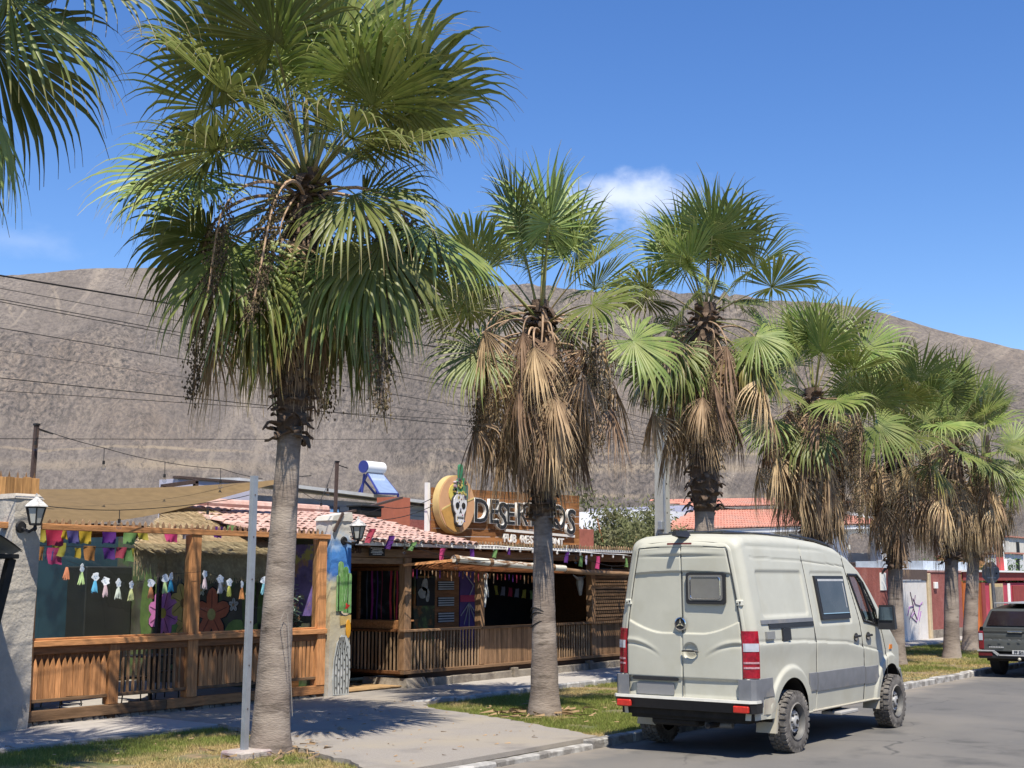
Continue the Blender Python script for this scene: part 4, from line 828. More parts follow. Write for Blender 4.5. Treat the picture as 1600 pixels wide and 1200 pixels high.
# porch side: bench planks, window with ribbons, cladding
bb('bench_board', 19.05, 19.09, YD+.12, 18.1, 1.17, 1.33, M['oak']); bb('bench_seat', 19.09, 19.5, YD+.12, 18.1, 1.30, 1.335, M['oak'])
for i, (z0, z1) in enumerate(((2.26, 2.33), (2.34, 2.41))): bb('cladding_board', 19.06, 19.09, YD+.12, 18.1, z0, z1-.005, M['oakd'], .003)
bb('post', 19.04, 19.16, 18.0, 18.12, .41, 2.5, M['oakd']); bb('window_post', 19.05, 19.1, 17.55, 17.62, 1.335, 2.26, M['oakd'])
# back wall and entrance end
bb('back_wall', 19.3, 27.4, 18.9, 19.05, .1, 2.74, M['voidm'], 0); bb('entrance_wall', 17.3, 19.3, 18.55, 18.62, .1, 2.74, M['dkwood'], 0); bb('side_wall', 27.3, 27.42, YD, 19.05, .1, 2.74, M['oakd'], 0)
ed = bb('entrance_door', 17.55, 18.55, 18.50, 18.55, .15, 2.25, M['oakd'], .01)
for i in range(3): bb('door_panel', 17.65, 18.45, 18.485, 18.50, .3+.65*i, .85+.65*i, M['dkwood'], .004, ed)
bb('house_beam', 17.41, 19.02, YD-.0, YD+.08, 2.38, 2.49, M['old'])
# items on the back wall of the porch: poster, slatted door, purple door (set just behind the posts)
YB = 17.35
def rp(px0, py0, px1, py1, y): a, b = aty(px0, py0, y), aty(px1, py1, y); return a.x, b.x, b.z, a.z
x0, x1, z0, z1 = rp(647, 900, 679, 1000, YB); po = bb('painted_screen', x0, x1, YB, YB+.04, .42, z1, mat('mural_dark', (.05, .055, .03), .8, .5, 3, c2=(.30, .12, .03), c2s=2.2, c2lo=.5, c2hi=.6, c3=(.10, .16, .05), c3s=3, c3lo=.55, c3hi=.62), 0)
x0, x1, z0, z1 = rp(650, 903, 678, 946, YB); bb('poster', x0, x1, YB-.02, YB-.004, z0, z1, M['black'], 0, po)
sk = MB(); 
for px, py, rx, rz in ((664, 914, .10, .13), (661, 926, .14, .12), (668, 930, .07, .14)): sk.prism(blob(px, py, rx, rz, 12, .12, y=YB-.03), (0, YB-.03, 0), UX, UZ, (0, .006, 0))
sk.build('poster_figure', mat('ghost_grey', (.30, .30, .27), .8, .3, 9), po)
x0, x1, z0, z1 = rp(680, 893, 717, 1000, YB); dr = bb('slatted_door', x0, x1, YB+.0, YB+.05, .38, z1, M['oakd'], .006)
for py0, py1 in ((908, 922), (933, 947), (957, 972)):
    a, b = aty(684, py0, YB-.01), aty(709, py1, YB-.01); fr = bb('door_window', a.x, b.x, YB-.012, YB-.002, b.z, a.z, M['black'], 0, dr)
    for k in range(4): zz = b.z+(a.z-b.z)*(k+.25)/4; MB().box(a.x+.01, b.x-.01, YB-.028, YB-.014, zz, zz+(a.z-b.z)*.13).build('window_slat', mat('pale_slat', (.40, .42, .44), .5), dr)
x0, x1, z0, z1 = rp(719, 888, 745, 1000, YB); pdm = mat('violet_paint', (.075, .035, .16), .6, .2, 4); pd = bb('purple_door', x0, x1, YB+.0, YB+.05, .38, z1, pdm, .006)
a, b = aty(719, 930, YB), aty(745, 940, YB); bb('pink_band', a.x, b.x, YB-.012, YB-.001, b.z, a.z, mat('hot_pink', (.40, .03, .09), .6), .003, pd)
for (p, q) in (((725, 976), (733, 942)), ((733, 942), (744, 976)), ((733, 942), (733, 980)), ((724, 893), (740, 915)), ((740, 915), (734, 930)), ((720, 962), (733, 942)), ((745, 960), (733, 942))): MB().beam(aty(*p, YB-.016), aty(*q, YB-.016), .02, .01, (0, 1, 0)).build('silver_line', mat('silver_line', (.35, .34, .36), .5), pd)
# hanging ribbons in the porch side window
ribs = thing('ribbon_curtain', 'pink and purple ribbons hanging in the porch side window', 'curtain', (19.25, 17.2, 2.25))
for px, c, w in ((582, (.30, .04, .25), .05), (590, (.10, .05, .22), .03), (597, (.22, .04, .08), .025), (611, (.48, .05, .08), .05), (617, (.42, .28, .05), .02), (621, (.46, .05, .10), .04), (626, (.13, .04, .24), .05), (574, (.10, .12, .16), .03)):
    q = atx(px, 888, 19.14); mb = MB(); zt = 2.26
    for k in range(6): mb.v += [(19.14+.012*math.sin(k*1.3+px), q.y-w/2, zt-.92*k/5), (19.14+.012*math.sin(k*1.3+px), q.y+w/2, zt-.92*k/5)]
    mb.f = [(2*k, 2*k+1, 2*k+3, 2*k+2) for k in range(5)]; mb.m = [0]*5; mb.build('ribbon', mat('ribbon_%d' % px, c, .6, .2, 6), ribs)
MB().box(19.12, 19.15, YD+.14, 17.54, 2.262, 2.28).build('rod', M['dark'], ribs)
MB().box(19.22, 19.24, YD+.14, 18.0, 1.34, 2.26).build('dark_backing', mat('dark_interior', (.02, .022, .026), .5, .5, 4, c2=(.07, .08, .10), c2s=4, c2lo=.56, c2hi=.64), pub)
# slatted shutter at the right
sh = thing('slatted_shutter', 'horizontal slat shutter beside the van, lower slats sunlit', 'shutter', (26.3, YD, 1.2))
MB().box(25.67, 27.08, YD+.05, YD+.07, 1.16, 2.36).build('backing', M['black'], sh)
for i in range(15): MB().box(25.67, 27.08, YD-.03, YD-.01, 1.165+.079*i, 1.165+.079*i+.057, .003).build('slat', M['cane'] if False else M['old'], sh)
# awning of slats on a peeling log
aw = thing('slat_awning', 'low slatted awning on a peeling white log over the porch', 'awning', (23, 15.9, 2.4))
l0, l1 = aty(709, 873, 15.75), aty(985, 894, 15.75); pts = [l0.lerp(l1, k/12)+Vector((0, 0, -.03*math.sin(math.pi*k/12)+rnd.uniform(-.006, .006))) for k in range(13)]
MB().tube(pts[:8], [.07, .068, .072, .07, .066, .068, .07, .066], 10).build('log', M['peel'], aw, 60); MB().tube([pts[7]+Vector((.02, 0, -.04))]+[p+Vector((0, 0, -.05)) for p in pts[8:]], .055, 10).build('log', M['old'], aw, 60)
for k in (0, 2, 5, 6): MB().lathe([(.076, -.06), (.079, 0), (.076, .06)], pts[k]+Vector((.05, 0, 0)), 10, 'x').build('joint_wrap', M['oldz'], aw)
bk = [Vector((l0.x+.2+(l1.x-l0.x)*k/3, YD-.045, 2.30-.05*k/3)) for k in range(4)]; MB().tube(bk, .03, 6).build('wall_batten', M['oakd'], aw)
MB().beam(l0+Vector((-.05, 0, -.03)), (18.95, YD-.06, 2.36), .07, .05).build('end_rafter', M['oak'], aw)
asl = MB().box(0, .038, 0, 1, -.01, .01).mesh('awning_slat', wood('red_brown_slat', (.30, .12, .05), 'y'))
x = 19.25
while x < 26.9:
    f = min(1, max(0, (x-l0.x)/(l1.x-l0.x))); fr = Vector((x, 15.78 if x > l0.x else 15.78+(l0.x-x)*.9, l0.z+(l1.z-l0.z)*f-.075)); ln = YD-.05-fr.y
    place('awning_slat', asl, aw, fr, (math.atan2(2.27-.05*f-fr.z, ln), 0, R(rnd.uniform(-1, 1))), (1, ln, 1)); x += .088
# roofs
tl = []
for v in range(3):
    rg = random.Random(v); mb = MB(); n = 6
    rows = []
    for j, (yy, r, zz) in enumerate(((0, .088, .012), (.02, .092, .012), (.34, .078, -.004))): rows.append([(r*math.cos(math.pi*k/n)+.0, yy, zz+r*.72*math.sin(math.pi*k/n)) for k in range(n+1)])
    mb.grid(rows); mb.add([(p[0]*.86, p[1]+.001, p[2]-.012) for p in rows[0]]+list(rows[0]), [(k, k+1, n+2+k, n+1+k) for k in range(n)]); tl.append(mb.mesh('roof_tile', M['tile'], 50))
roof = thing('tiled_roof', 'salmon clay barrel tile roof over the pub entrance', 'roof', (18, 18, 3)); sl = math.atan2(.72, 3.5)
MB().add([(15.55, 16.62, 2.86), (17.5, 16.62, 2.86), (17.5, 16.15, 2.76), (20.75, 16.15, 2.76), (20.75, 20.1, 3.53), (15.55, 20.1, 3.53)], [(0, 1, 2, 3, 4, 5)]).build('underlay', M['tile'], roof)
nt_ = 0
for j in range(12):
    yy = 16.02+.30*j; z = 2.76+(yy-16.02)*.2
    for i in range(40):
        xx = 15.62+.183*i
        if (xx < 17.55 and j < 2) or xx > 20.75 or nt_ >= 298: continue
        place('roof_tile', tl[(i*7+j*3) % 3], roof, (xx+rnd.uniform(-.012, .012), yy+rnd.uniform(-.02, .02), z+rnd.uniform(-.008, .012)), (sl*.95, R(rnd.uniform(-3, 3)), R(rnd.uniform(-2.5, 2.5)))); nt_ += 1
MB().tube([(15.5, 20.1, 3.58), (20.75, 20.1, 3.58)], .1, 8).build('ridge', M['tile'], roof)
roof2 = thing('eave_strip', 'thin eave strip of pointed battens under the pub sign', 'roof', (24, 16.6, 2.8))
MB().add([(20.76, 16.15, 2.755), (27.4, 16.15, 2.755), (27.4, 19.6, 2.82), (20.76, 19.6, 2.82)], [(0, 1, 2, 3)]).build('roof_sheet', M['old'], roof2)
for i in range(64): place('point', sp, roof2, (20.85+.102*i, 16.10, 2.765), (0, R(rnd.uniform(-4, 4)), 0), (1, 1, rnd.uniform(.8, 1.2)))

# sign board
sg = thing('pub_sign', 'wooden DESERTICOS pub sign with raised white edged letters', 'sign', (23.5, 17.2, 2.8)); YS = 17.2
sz = lambda x: .02*(x-20.7)
npl = 7; tilt = .018
for i in range(npl):
    z0 = 2.80+.166*i; mb = MB(); mb.hexa([Vector(p) for p in ((20.78, YS-.018, z0), (26.24, YS-.018, z0+.10), (26.24, YS+.018, z0+.10), (20.78, YS+.018, z0), (20.78, YS-.018, z0+.158), (26.24, YS-.018, z0+.258), (26.24, YS+.018, z0+.258), (20.78, YS+.018, z0+.158))]); mb.build('plank', wood('sign_plank', (.34, .15, .055), 'x'), sg)
for x in (20.68, 22.9, 25.4): MB().box(x, x+.08, YS+.022, YS+.10, 2.6, 3.9 if x > 21 else 4.05).build('support', M['white'] if x < 21 else M['rust'], sg)
MB().box(26.26, 26.9, YS+.0, YS+.3, 2.75, 3.28, .01).build('end_box', mat('brick_red', (.34, .12, .09), .9, .2, 8, .3, 20), sg)
def text_mesh(s, size, off, ext, m, sx=1.0):
    c = bpy.data.curves.new('lettering', 'FONT'); c.body = s; c.size = size; c.offset = off; c.extrude = ext; c.resolution_u = 3; c.align_x = 'CENTER'
    o = bpy.data.objects.new('lettering', c); col.objects.link(o); dg = bpy.context.evaluated_depsgraph_get(); me = bpy.data.meshes.new_from_object(o.evaluated_get(dg)); bpy.data.objects.remove(o); bpy.data.curves.remove(c)
    me.transform(Matrix.Diagonal((sx, 1, 1, 1))); me.materials.clear(); me.materials.append(m); return me
WL, BL_ = mat('letter_white', (.72, .71, .68), .6, .05, 9), mat('letter_black', (.02, .022, .026), .6, .1, 9)
def letter(ch, x, z, h, sx, rot=0, name='letter'):
    w = place(name, text_mesh(ch, h*1.38, .019, .035, WL, sx), sg, (x, YS-.06, z), (R(90), R(rot), 0)); b = bpy.data.objects.new('letter_face', text_mesh(ch, h*1.38, .004, .012, BL_, sx)); col.objects.link(b)
    b.parent = w; b.location = (0, 0, .03)
for ch, px, py0, py1, sx, ro in (('D', 751, 816, 778, .95, 2), ('E', 771, 817, 779, .95, 0), ('S', 783, 826, 783, .95, 6), ('E', 797, 819, 786, .95, 0), ('R', 815, 820, 785, .95, 0), ('T', 831, 821, 785, 1.0, 0), ('I', 844, 823, 787, .9, 0), ('C', 856, 824, 788, .95, 0), ('O', 872, 826, 788, .9, 0), ('S', 891, 834, 794, .95, 6)):
    a, b = aty(px, py0, YS-.08), aty(px, py1, YS-.08); letter(ch, a.x, a.z, b.z-a.z, sx*1.12, ro)
a, b = aty(789, 828.5, YS-.05), aty(897, 838, YS-.05); MB().beam(a, b, .05, .055, (0, 0, 1)).build('underline', WL, sg)
tx = 'PUB RESTAURANT'
for i, ch in enumerate(tx):
    if ch == ' ': continue
    q = aty(789.5+6.75*i, 846.5+.5*i, YS-.05); me = text_mesh(ch, .245, .007, .02, WL, 1.2); place('small_letter', me, sg, (q.x, YS-.045, q.z), (R(90), 0, 0))
# round emblem
em = thing('round_emblem', 'peach disc with white sugar skull wearing a cactus', 'sign', (21.45, 16.98, 3.65)); ec = Vector((21.36, 17.0, 3.63)); er = .60
disc = MB(); disc.lathe([(0, 0), (er, 0), (er, .16), (0, .16)], ec, 48, 'y'); disc.build('disc_rim', mat('yellow_rim', (.55, .40, .17), .7, .1, 5), em, 40)
dk = MB().lathe([(0, -.012), (er*.965, -.012), (er*.965, -.001)], ec, 48, 'y').build('disc_face', mat('peach_face', (.58, .33, .18), .8, .1, 4), em)
yf = ec.y-.014
def eo(name, poly, c, th, y=yf, parent=None): return MB().prism([(ec.x+a, ec.z+b) for a, b in poly], (0, y, 0), UX, UZ, (0, -th, 0)).build(name, mat('emblem_%02x%02x%02x' % tuple(int(q*255) for q in c), c, .75, .12, 9), parent or em)
eo('ochre_dune', [(-.52, -.16), (-.2, .03), (0, .0), (-.1, -.2), (.1, -.57), (-.12, -.56), (-.34, -.46)], (.50, .28, .08), .006); eo('pale_line', [(.28, .05), (.56, .14), (.56, .17), (.28, .08)], (.62, .50, .20), .006); eo('pale_line', [(-.5, -.14), (-.2, -.02), (-.2, .01), (-.5, -.11)], (.62, .50, .20), .008)
eo('yellow_sun', el(-.10, .22, .19, .20), (.62, .52, .12), .014)
skull = [(-.19, .10), (-.2, -.02), (-.17, -.14), (-.12, -.2), (-.11, -.36), (-.04, -.43), (.06, -.43), (.13, -.36), (.14, -.2), (.2, -.12), (.23, 0), (.21, .12), (.12, .2), (-.1, .2)]
eo('skull_shadow', [(a*1.13, b*1.08) for a, b in skull], (.05, .05, .055), .05); eo('skull', skull, (.66, .66, .68), .07)
for sx in (-.085, .115): eo('eye_socket', el(sx, -.03, .062, .066, 12), (.012, .012, .014), .078)
eo('nose', [(.015, -.10), (-.022, -.19), (.018, -.16), (.055, -.19)], (.012, .012, .014), .078); eo('mouth', [(-.09, -.27), (.12, -.27), (.12, -.283), (-.09, -.283)], (.05, .05, .055), .078)
for k in range(7): eo('tooth_line', [(-.08+.03*k, -.245), (-.075+.03*k, -.245), (-.075+.03*k, -.305), (-.08+.03*k, -.305)], (.08, .08, .09), .077)
rg = random.Random(3)
for k in range(16): a = rg.uniform(-.18, .2); b = rg.uniform(-.4, .15); eo('skull_ornament', el(a, b, .012, .02, 6, rg.uniform(0, 3)), rg.choice(((.35, .08, .15), (.10, .10, .3), (.1, .1, .1), (.4, .3, .1))), .076)
for a, b, w, h, c in ((.06, .50, .12, .66, (.045, .20, .10)), (-.08, .30, .10, .36, (.06, .24, .12)), (.16, .34, .11, .42, (.05, .22, .10)), (-.0, .32, .1, .4, (.08, .28, .15)), (.25, .26, .09, .3, (.10, .16, .14))): eo('cactus_arm', [(x_, z_) for x_, z_ in rr_(a, b, w, h)], c, .05+.012*a); 
for k in range(26): a, b = rg.uniform(-.15, .30), rg.uniform(.12, .52); eo('flower_dot', el(a, b, .028, .035, 7, rg.uniform(0, 3)), rg.choice(((.04, .05, .05), (.45, .40, .45), (.5, .42, .12), (.06, .07, .10), (.35, .25, .3))) if b > .2 else rg.choice(((.5, .42, .15), (.5, .45, .42), (.1, .09, .1))), .075)

# house number and small plaque
q = aty(602, 868, YD-.05); pl = place('house_number', text_mesh('348', .17, .004, .008, mat('brown_number', (.07, .035, .02), .7)), pub, (aty(557, 864, YD-.04).x, YD-.042, aty(557, 864, YD-.04).z), (R(90), 0, 0))
a, b = aty(577, 853, YD-.12), aty(601, 869, YD-.12); plq = thing('notice_plaque', 'small black notice plaque with white lines hung under the eave', 'plaque', (a.x, YD-.12, b.z)); MB().box(a.x, b.x, YD-.125, YD-.115, b.z, a.z, .002).build('board', M['black'], plq)
rg = random.Random(9)
for k in range(5):
    zz = a.z-.035-(a.z-b.z-.05)*k/4.6; w = (.42, .30, .36, .4, .28)[k]*(b.x-a.x); cx = (a.x+b.x)/2; xx = cx-w
    while xx < cx+w-.01: l = rg.uniform(.012, .035); MB().box(xx, min(xx+l, cx+w), YD-.129, YD-.126, zz-.008, zz+.007).build('text_mark', WL, plq); xx += l+.009
for a_, b_ in ((a.x+.04, 0), (b.x-.04, 0)): MB().tube([(a_, YD-.12, a.z-.002), (a_, YD-.12, 2.70)], .003, 4).build('hanger', M['wire'], plq)
# ------------------------------------------------------------------ camper van
van = thing('camper_van', 'cream high roof camper van with chunky tyres parked at the kerb', 'van', (15.5, 7.98, 0))
PAINT = mat('cream_paint', (.475, .465, .385), .5, .05, 3, coat=.08, c2=(.445, .43, .345), c2s=2)
GREY = mat('grey_trim', (.17, .175, .185), .6, .12, 7, c2=(.26, .24, .21), c2s=2.5, c2lo=.55, c2hi=.7)
PLAST = mat('black_trim', (.022, .022, .024), .5, .2, 9); CHROME = mat('chrome', (.7, .7, .7), .15, .02, 3, metal=1.0)
REDL = mat('red_lens', (.27, .008, .018), .15, .45, 14, .25, 60, coat=.5); STRL = mat('pink_lens', (.46, .26, .28), .15, .3, 40, coat=.5); CLRL = mat('clear_lens', (.44, .46, .50), .12, .1, 12, coat=.5); ORL = mat('orange_lens', (.55, .16, .01), .2, .1, 9)
DUST = mat('dusty_paint', (.42, .39, .31), .7, .12, 6, c2=(.36, .31, .25), c2s=3, c2lo=.5, c2hi=.7); UNDER = mat('underbody', (.02, .018, .016), .9, .4, 6)
YC = 7.98
XN = np.array([14.5, 14.56, 14.7, 15.5, 16.2, 17.0, 17.5, 17.85, 18.15, 18.4, 18.65, 18.9, 19.1, 19.5, 19.8, 19.93]); ZN = np.array([2.54, 2.60, 2.635, 2.655, 2.645, 2.60, 2.54, 2.43, 2.27, 2.05, 1.79, 1.52, 1.42, 1.22, .98, .72])
def ztop(x): return np.interp(x, XN, ZN)
ZB = np.array([.40, .66, .95, 1.3, 1.5, 1.62, 2.1, 2.45, 2.7]); WB = np.array([.915, .94, .95, .95, .935, .918, .835, .765, .70])
def hw(x, z):
    w = np.interp(z, ZB, WB)
    k = np.interp(x, [14.5, 18.3, 19.1, 19.5, 19.8, 19.93], [1, 1, .96, .90, .76, .62]); r = .12; t = np.clip((x-14.5)/r, 0, 1)
    return w*k-r*(1-np.sqrt(1-(1-t)**2))
def seg(px, pz, pl):   # distance to polyline
    d = np.full(px.shape, 9.)
    for (a, b), (c, e) in zip(pl[:-1], pl[1:]):
        vx, vz = c-a, e-b; t = np.clip(((px-a)*vx+(pz-b)*vz)/(vx*vx+vz*vz+1e-9), 0, 1); d = np.minimum(d, np.hypot(px-a-t*vx, pz-b-t*vz))
    return d
def rrect(px, pz, x0, x1, z0, z1, r):
    qx, qz = np.abs(px-(x0+x1)/2)-(x1-x0)/2+r, np.abs(pz-(z0+z1)/2)-(z1-z0)/2+r; return np.hypot(np.maximum(qx, 0), np.maximum(qz, 0))+np.minimum(np.maximum(qx, qz), 0)-r
sst = lambda x, a, b: (lambda t: t*t*(3-2*t))(np.clip((x-a)/(b-a), 0, 1))
AX = (15.48, 18.92)
SEAM1 = [(16.27, .42), (16.27, 2.62)]; SEAM2 = [(17.90, .42), (17.90, .9), (17.83, 1.5), (17.66, 2.2), (17.60, 2.6)]; SEAM3 = [(18.72, .42), (18.78, 1.1), (18.62, 1.42)]
ROOFL = [(14.75, 2.36), (16.27, 2.34), (17.66, 2.27)]
def disp(x, z):
    d = np.zeros_like(x)
    for pl in (SEAM1, SEAM2, SEAM3): d -= .016*(1-sst(seg(x, z, pl), .004, .013))
    d -= .010*(1-sst(seg(x, z, ROOFL), .004, .012)); d -= .006*(1-sst(seg(x, z, [(14.72, 2.5), (17.4, 2.48), (17.9, 2.36)]), .004, .02))
    d -= .020*(1-sst(rrect(x, z, 14.80, 16.18, 1.63, 2.22, .07), -.045, 0)); d -= .012*(1-sst(rrect(x, z, 16.42, 17.58, 1.50, 2.21, .07), -.03, 0))
    zl = np.interp(x, [14.6, 15.5, 16.3, 17.3, 18.5, 18.75], [1.345, 1.335, 1.305, 1.25, 1.09, 1.05]); q = z-zl
    d += .016*np.exp(-np.clip(q, -9, 0)**2/.025)*(q <= .0)*np.interp(x, [18.3, 18.7], [1, 0]); d -= .010*np.exp(-(q-.012)**2/.00016)*np.interp(x, [18.3, 18.7], [1, 0])
    for ax in AX:
        r = np.hypot(x-ax, z-.40); d += .035*sst(r, .66, .61)*(z > .3)
    return d
xs = np.unique(np.concatenate([np.linspace(14.5, 14.64, 12), np.arange(14.64, 19.94, .0165)])); NR, NA, NRF = 118, 9, 9
def section(sgn):
    P = []
    X = xs[None, :]; zt = ztop(xs); rr = np.minimum(.13, (zt-.45)*.3); zs = zt-rr
    f = np.linspace(0, 1, NR)[:, None]; z = .45+(zs[None, :]-.45)*f; x = np.broadcast_to(X, z.shape); y = hw(x, z)+disp(x, z); P += [np.stack([x, YC-sgn*y, z], -1)]
    ys_ = hw(xs, zs)
    for k in range(1, NA+1):
        a = math.pi/2*k/NA; P.append(np.stack([xs, YC-sgn*(ys_-rr*1.25*(1-math.cos(a))), zs+rr*math.sin(a)], -1)[None])
    ye = ys_-rr*1.25
    for k in range(1, NRF+1):
        u = 1-k/NRF; P.append(np.stack([xs, YC-sgn*ye*u, zt+.025*(1-u*u)], -1)[None])
    return np.concatenate(P, 0)
def side(sgn):
    P = section(sgn); nr, nc = P.shape[:2]; ii = np.arange(nr*nc).reshape(nr, nc); V = P.reshape(-1, 3).copy(); Q = quads(ii)
    if sgn > 0: Q = Q[:, ::-1] if False else Q
    else: Q = Q[:, ::-1]
    C = V[Q].mean(1); side_rows = np.repeat(np.arange(nr-1), nc-1) < NR-1; kill = np.zeros(len(Q), bool); snap = {}
    for ax in AX:
        r = np.hypot(C[:, 0]-ax, C[:, 2]-.40); kill |= (r < .50) & side_rows
    # openings of the two front door windows
    win = [(17.72, 2.14), (17.98, 1.55), (18.53, 1.47), (18.44, 1.66), (18.16, 2.02), (18.02, 2.13)] 
    ins = np.zeros(len(Q), bool); n = len(win)
    for i in range(n):
        (x0, z0), (x1, z1) = win[i], win[(i+1) % n]
        if z0 == z1: continue
        ins ^= ((z0 > C[:, 2]) != (z1 > C[:, 2])) & (C[:, 0] < (x1-x0)*(C[:, 2]-z0)/(z1-z0)+x0)
    kill |= ins & side_rows
    kill |= ~side_rows & (C[:, 0] > 18.04) & (C[:, 0] < 18.80) & (np.abs(C[:, 1]-YC) < hw(C[:, 0], C[:, 2]-.1)-.19)
    used = np.zeros(len(V), int); np.add.at(used, Q[~kill].ravel(), 1); dead = np.zeros(len(V), int); np.add.at(dead, Q[kill].ravel(), 1); bd = (used > 0) & (dead > 0)
    for ax in AX:
        r = np.hypot(V[:, 0]-ax, V[:, 2]-.40); m = bd & (r < .56) & (r > .4); k = .50/np.maximum(r, .01); V[m, 0] = ax+(V[m, 0]-ax)*k[m]; V[m, 2] = .40+(V[m, 2]-.40)*k[m]
    s1 = np.interp(C[:, 2], [a[1] for a in SEAM1], [a[0] for a in SEAM1]); s2 = np.interp(C[:, 2], [a[1] for a in SEAM2], [a[0] for a in SEAM2]); s3 = np.interp(C[:, 2], [.42, 1.1, 1.42, 3], [18.72, 18.78, 18.62, 18.2])
    up = np.interp(C[:, 0], [a[0] for a in ROOFL], [a[1] for a in ROOFL])
    sl_ = side_rows & (C[:, 0] > s1) & (C[:, 0] < s2) & (C[:, 2] < up); fd = side_rows & (C[:, 0] >= s2) & (C[:, 0] < s3) & (C[:, 2] < 2.25)
    out = []
    for nm, mk in (('sliding_door' if sgn > 0 else 'side_panel', sl_), ('front_door', fd), ('body', ~sl_ & ~fd)):
        q = Q[mk & ~kill]; ids, inv = np.unique(q, return_inverse=True); out.append((nm, V[ids], inv.reshape(-1, 4)))
    return out
bodyV, bodyF = [], []; off = 0; DOORS = {}
for sgn in (1, -1):
    for nm, v, f in side(sgn):
        if nm == 'body': bodyV.append(v); bodyF.append(f+off); off += len(v)
        else: DOORS[(nm, sgn)] = link(nm, np_mesh(nm, v, f, PAINT, True), van)
# closing of the body outline at the rear (thin return) 
body = link('body', np_mesh('body', np.concatenate(bodyV), np.concatenate(bodyF), PAINT, True), van)
# rear doors: height field on the back
def outline(z):       # half width at the back edge
    zz = np.asarray(z, float); zs = 2.54-.13; w0 = hw(np.full_like(zz, 14.502), np.minimum(zz, zs)); t = np.clip((zz-zs)/.13, 0, 1); return w0-.16*(1-np.sqrt(1-t*t))
zr = np.linspace(.62, 2.5395, 190); fr_ = np.linspace(-1, 1, 170); RZ, RF = np.meshgrid(zr, fr_, indexing='ij'); RY = RF*outline(RZ)
def rdisp(y, z):
    d = np.zeros_like(y); w = outline(z)
    top_in = 2.46-.14*np.clip((np.abs(y)-.45)/.3, 0, 1)**2
    seam = np.minimum(np.abs(np.abs(y)-(w-.055)), np.abs(z-2.485)+9*(np.abs(y) > w-.055)); seam = np.where(z > 2.485, 9, seam)
    d -= .018*(1-sst(seam, .005, .014)); d -= .016*(1-sst(np.abs(y), .003, .012))*(z < 2.485)
    bot = 1.44+.16*np.clip((np.abs(y)-.28)/.5, 0, 1)**1.6; topl = 2.20-.03*(y/.7)**2; wi = np.interp(z, [1.4, 2.2], [.80, .66])
    ins = np.minimum(np.minimum(z-bot, topl-z), wi-np.abs(y)); d -= .024*sst(ins, 0, .014)
    d -= .014*np.exp(-((z-2.375-.0*(y))/.013)**2)*np.clip(1.1-np.abs(y)/.62, 0, 1); d += .012*np.exp(-((z-2.41)/.03)**2)*np.clip(1.1-np.abs(y)/.62, 0, 1)
    zc = 1.335-.16*np.clip((.75-np.abs(y))/.45, 0, 1)**2; d += .013*np.exp(-((z-zc-.02)/.028)**2)*np.clip((np.abs(y)-.30)/.3, 0, 1)-.011*np.exp(-((z-zc+.02)/.02)**2)*np.clip((np.abs(y)-.30)/.3, 0, 1)
    st = np.where(y < 0, .915-.10*np.clip((-.75-y)/-.75, 0, 1)*0, .915); d -= .028*sst(st-z, -.01, .03)*(1-sst(.86-z-.06*np.clip((y+.0)/.7, -1, 1), -.06, .05)*.0)*(np.abs(y) < w-.05)*np.where(z < .72, np.clip((z-.62)/.1, 0, 1), 1)
    hn = np.hypot((y+.11)/1.0, z-1.235); d -= .03*(1-sst(hn, .085, .105))
    return d
BUL = .05
RX = 14.5-.0-BUL*np.sqrt(np.clip(1-(RF**2)**2.0, 0, 1))*np.clip((2.54-RZ)/.06, 0, 1)**.5-rdisp(-RY, RZ)*np.clip((1-np.abs(RF))*30, 0, 1)
RZ = RZ+.025*np.clip(1-(RF*1.25)**2, 0, 1)*np.clip((RZ-2.3)/.24, 0, 1)
V = np.stack([RX, YC+RY*-1, RZ], -1).reshape(-1, 3); ii = np.arange(RX.size).reshape(RX.shape); Q = quads(ii); C = V[Q].mean(1); hwz = outline(C[:, 2])
right = (C[:, 1] < YC) & (YC-C[:, 1] < hwz-.055) & (C[:, 2] < 2.485); left = (C[:, 1] >= YC) & (C[:, 1]-YC < hwz-.055) & (C[:, 2] < 2.485)
RD = {}
for nm, mk in (('rear_door', right), ('rear_door', left), ('rear_frame', ~right & ~left)):
    q = Q[mk]; ids, inv = np.unique(q, return_inverse=True); o = link(nm, np_mesh(nm, V[ids], inv.reshape(-1, 4), PAINT, True), van)
    if nm == 'rear_door': RD['R' if mk is right else 'L'] = o
XR = 14.45
# rear window with black frame
def yz(poly, x, th, nm, m, parent): return MB().prism([(a, b) for a, b in poly], (x, YC, 0), (0, -1, 0), UZ, (-th, 0, 0)).build(nm, m, parent)
def rrp(a0, a1, b0, b1, r, n=5):
    out = []
    for cx, cy, s in ((a1-r, b1-r, 0), (a0+r, b1-r, 90), (a0+r, b0+r, 180), (a1-r, b0+r, 270)): out += [(cx+r*math.cos(R(s+90*k/n)), cy+r*math.sin(R(s+90*k/n))) for k in range(n+1)]
    return out
wf = yz(rrp(.075, .605, 1.80, 2.18, .035), XR+.02, .035, 'window', PLAST, RD['R'])
yz(rrp(.11, .572, 1.845, 2.15, .03), XR-.015, .006, 'pane', mat('grey_blind', (.16, .155, .145), .25, .1, 5, coat=.8), RD['R'])
MB().tube([(XR-.023, YC-a, b) for a, b in rrp(.14, .545, 1.865, 2.125, .04)]+[(XR-.023, YC-.545, 2.085)], .006, 5).build('pane_bead', CHROME, RD['R'])
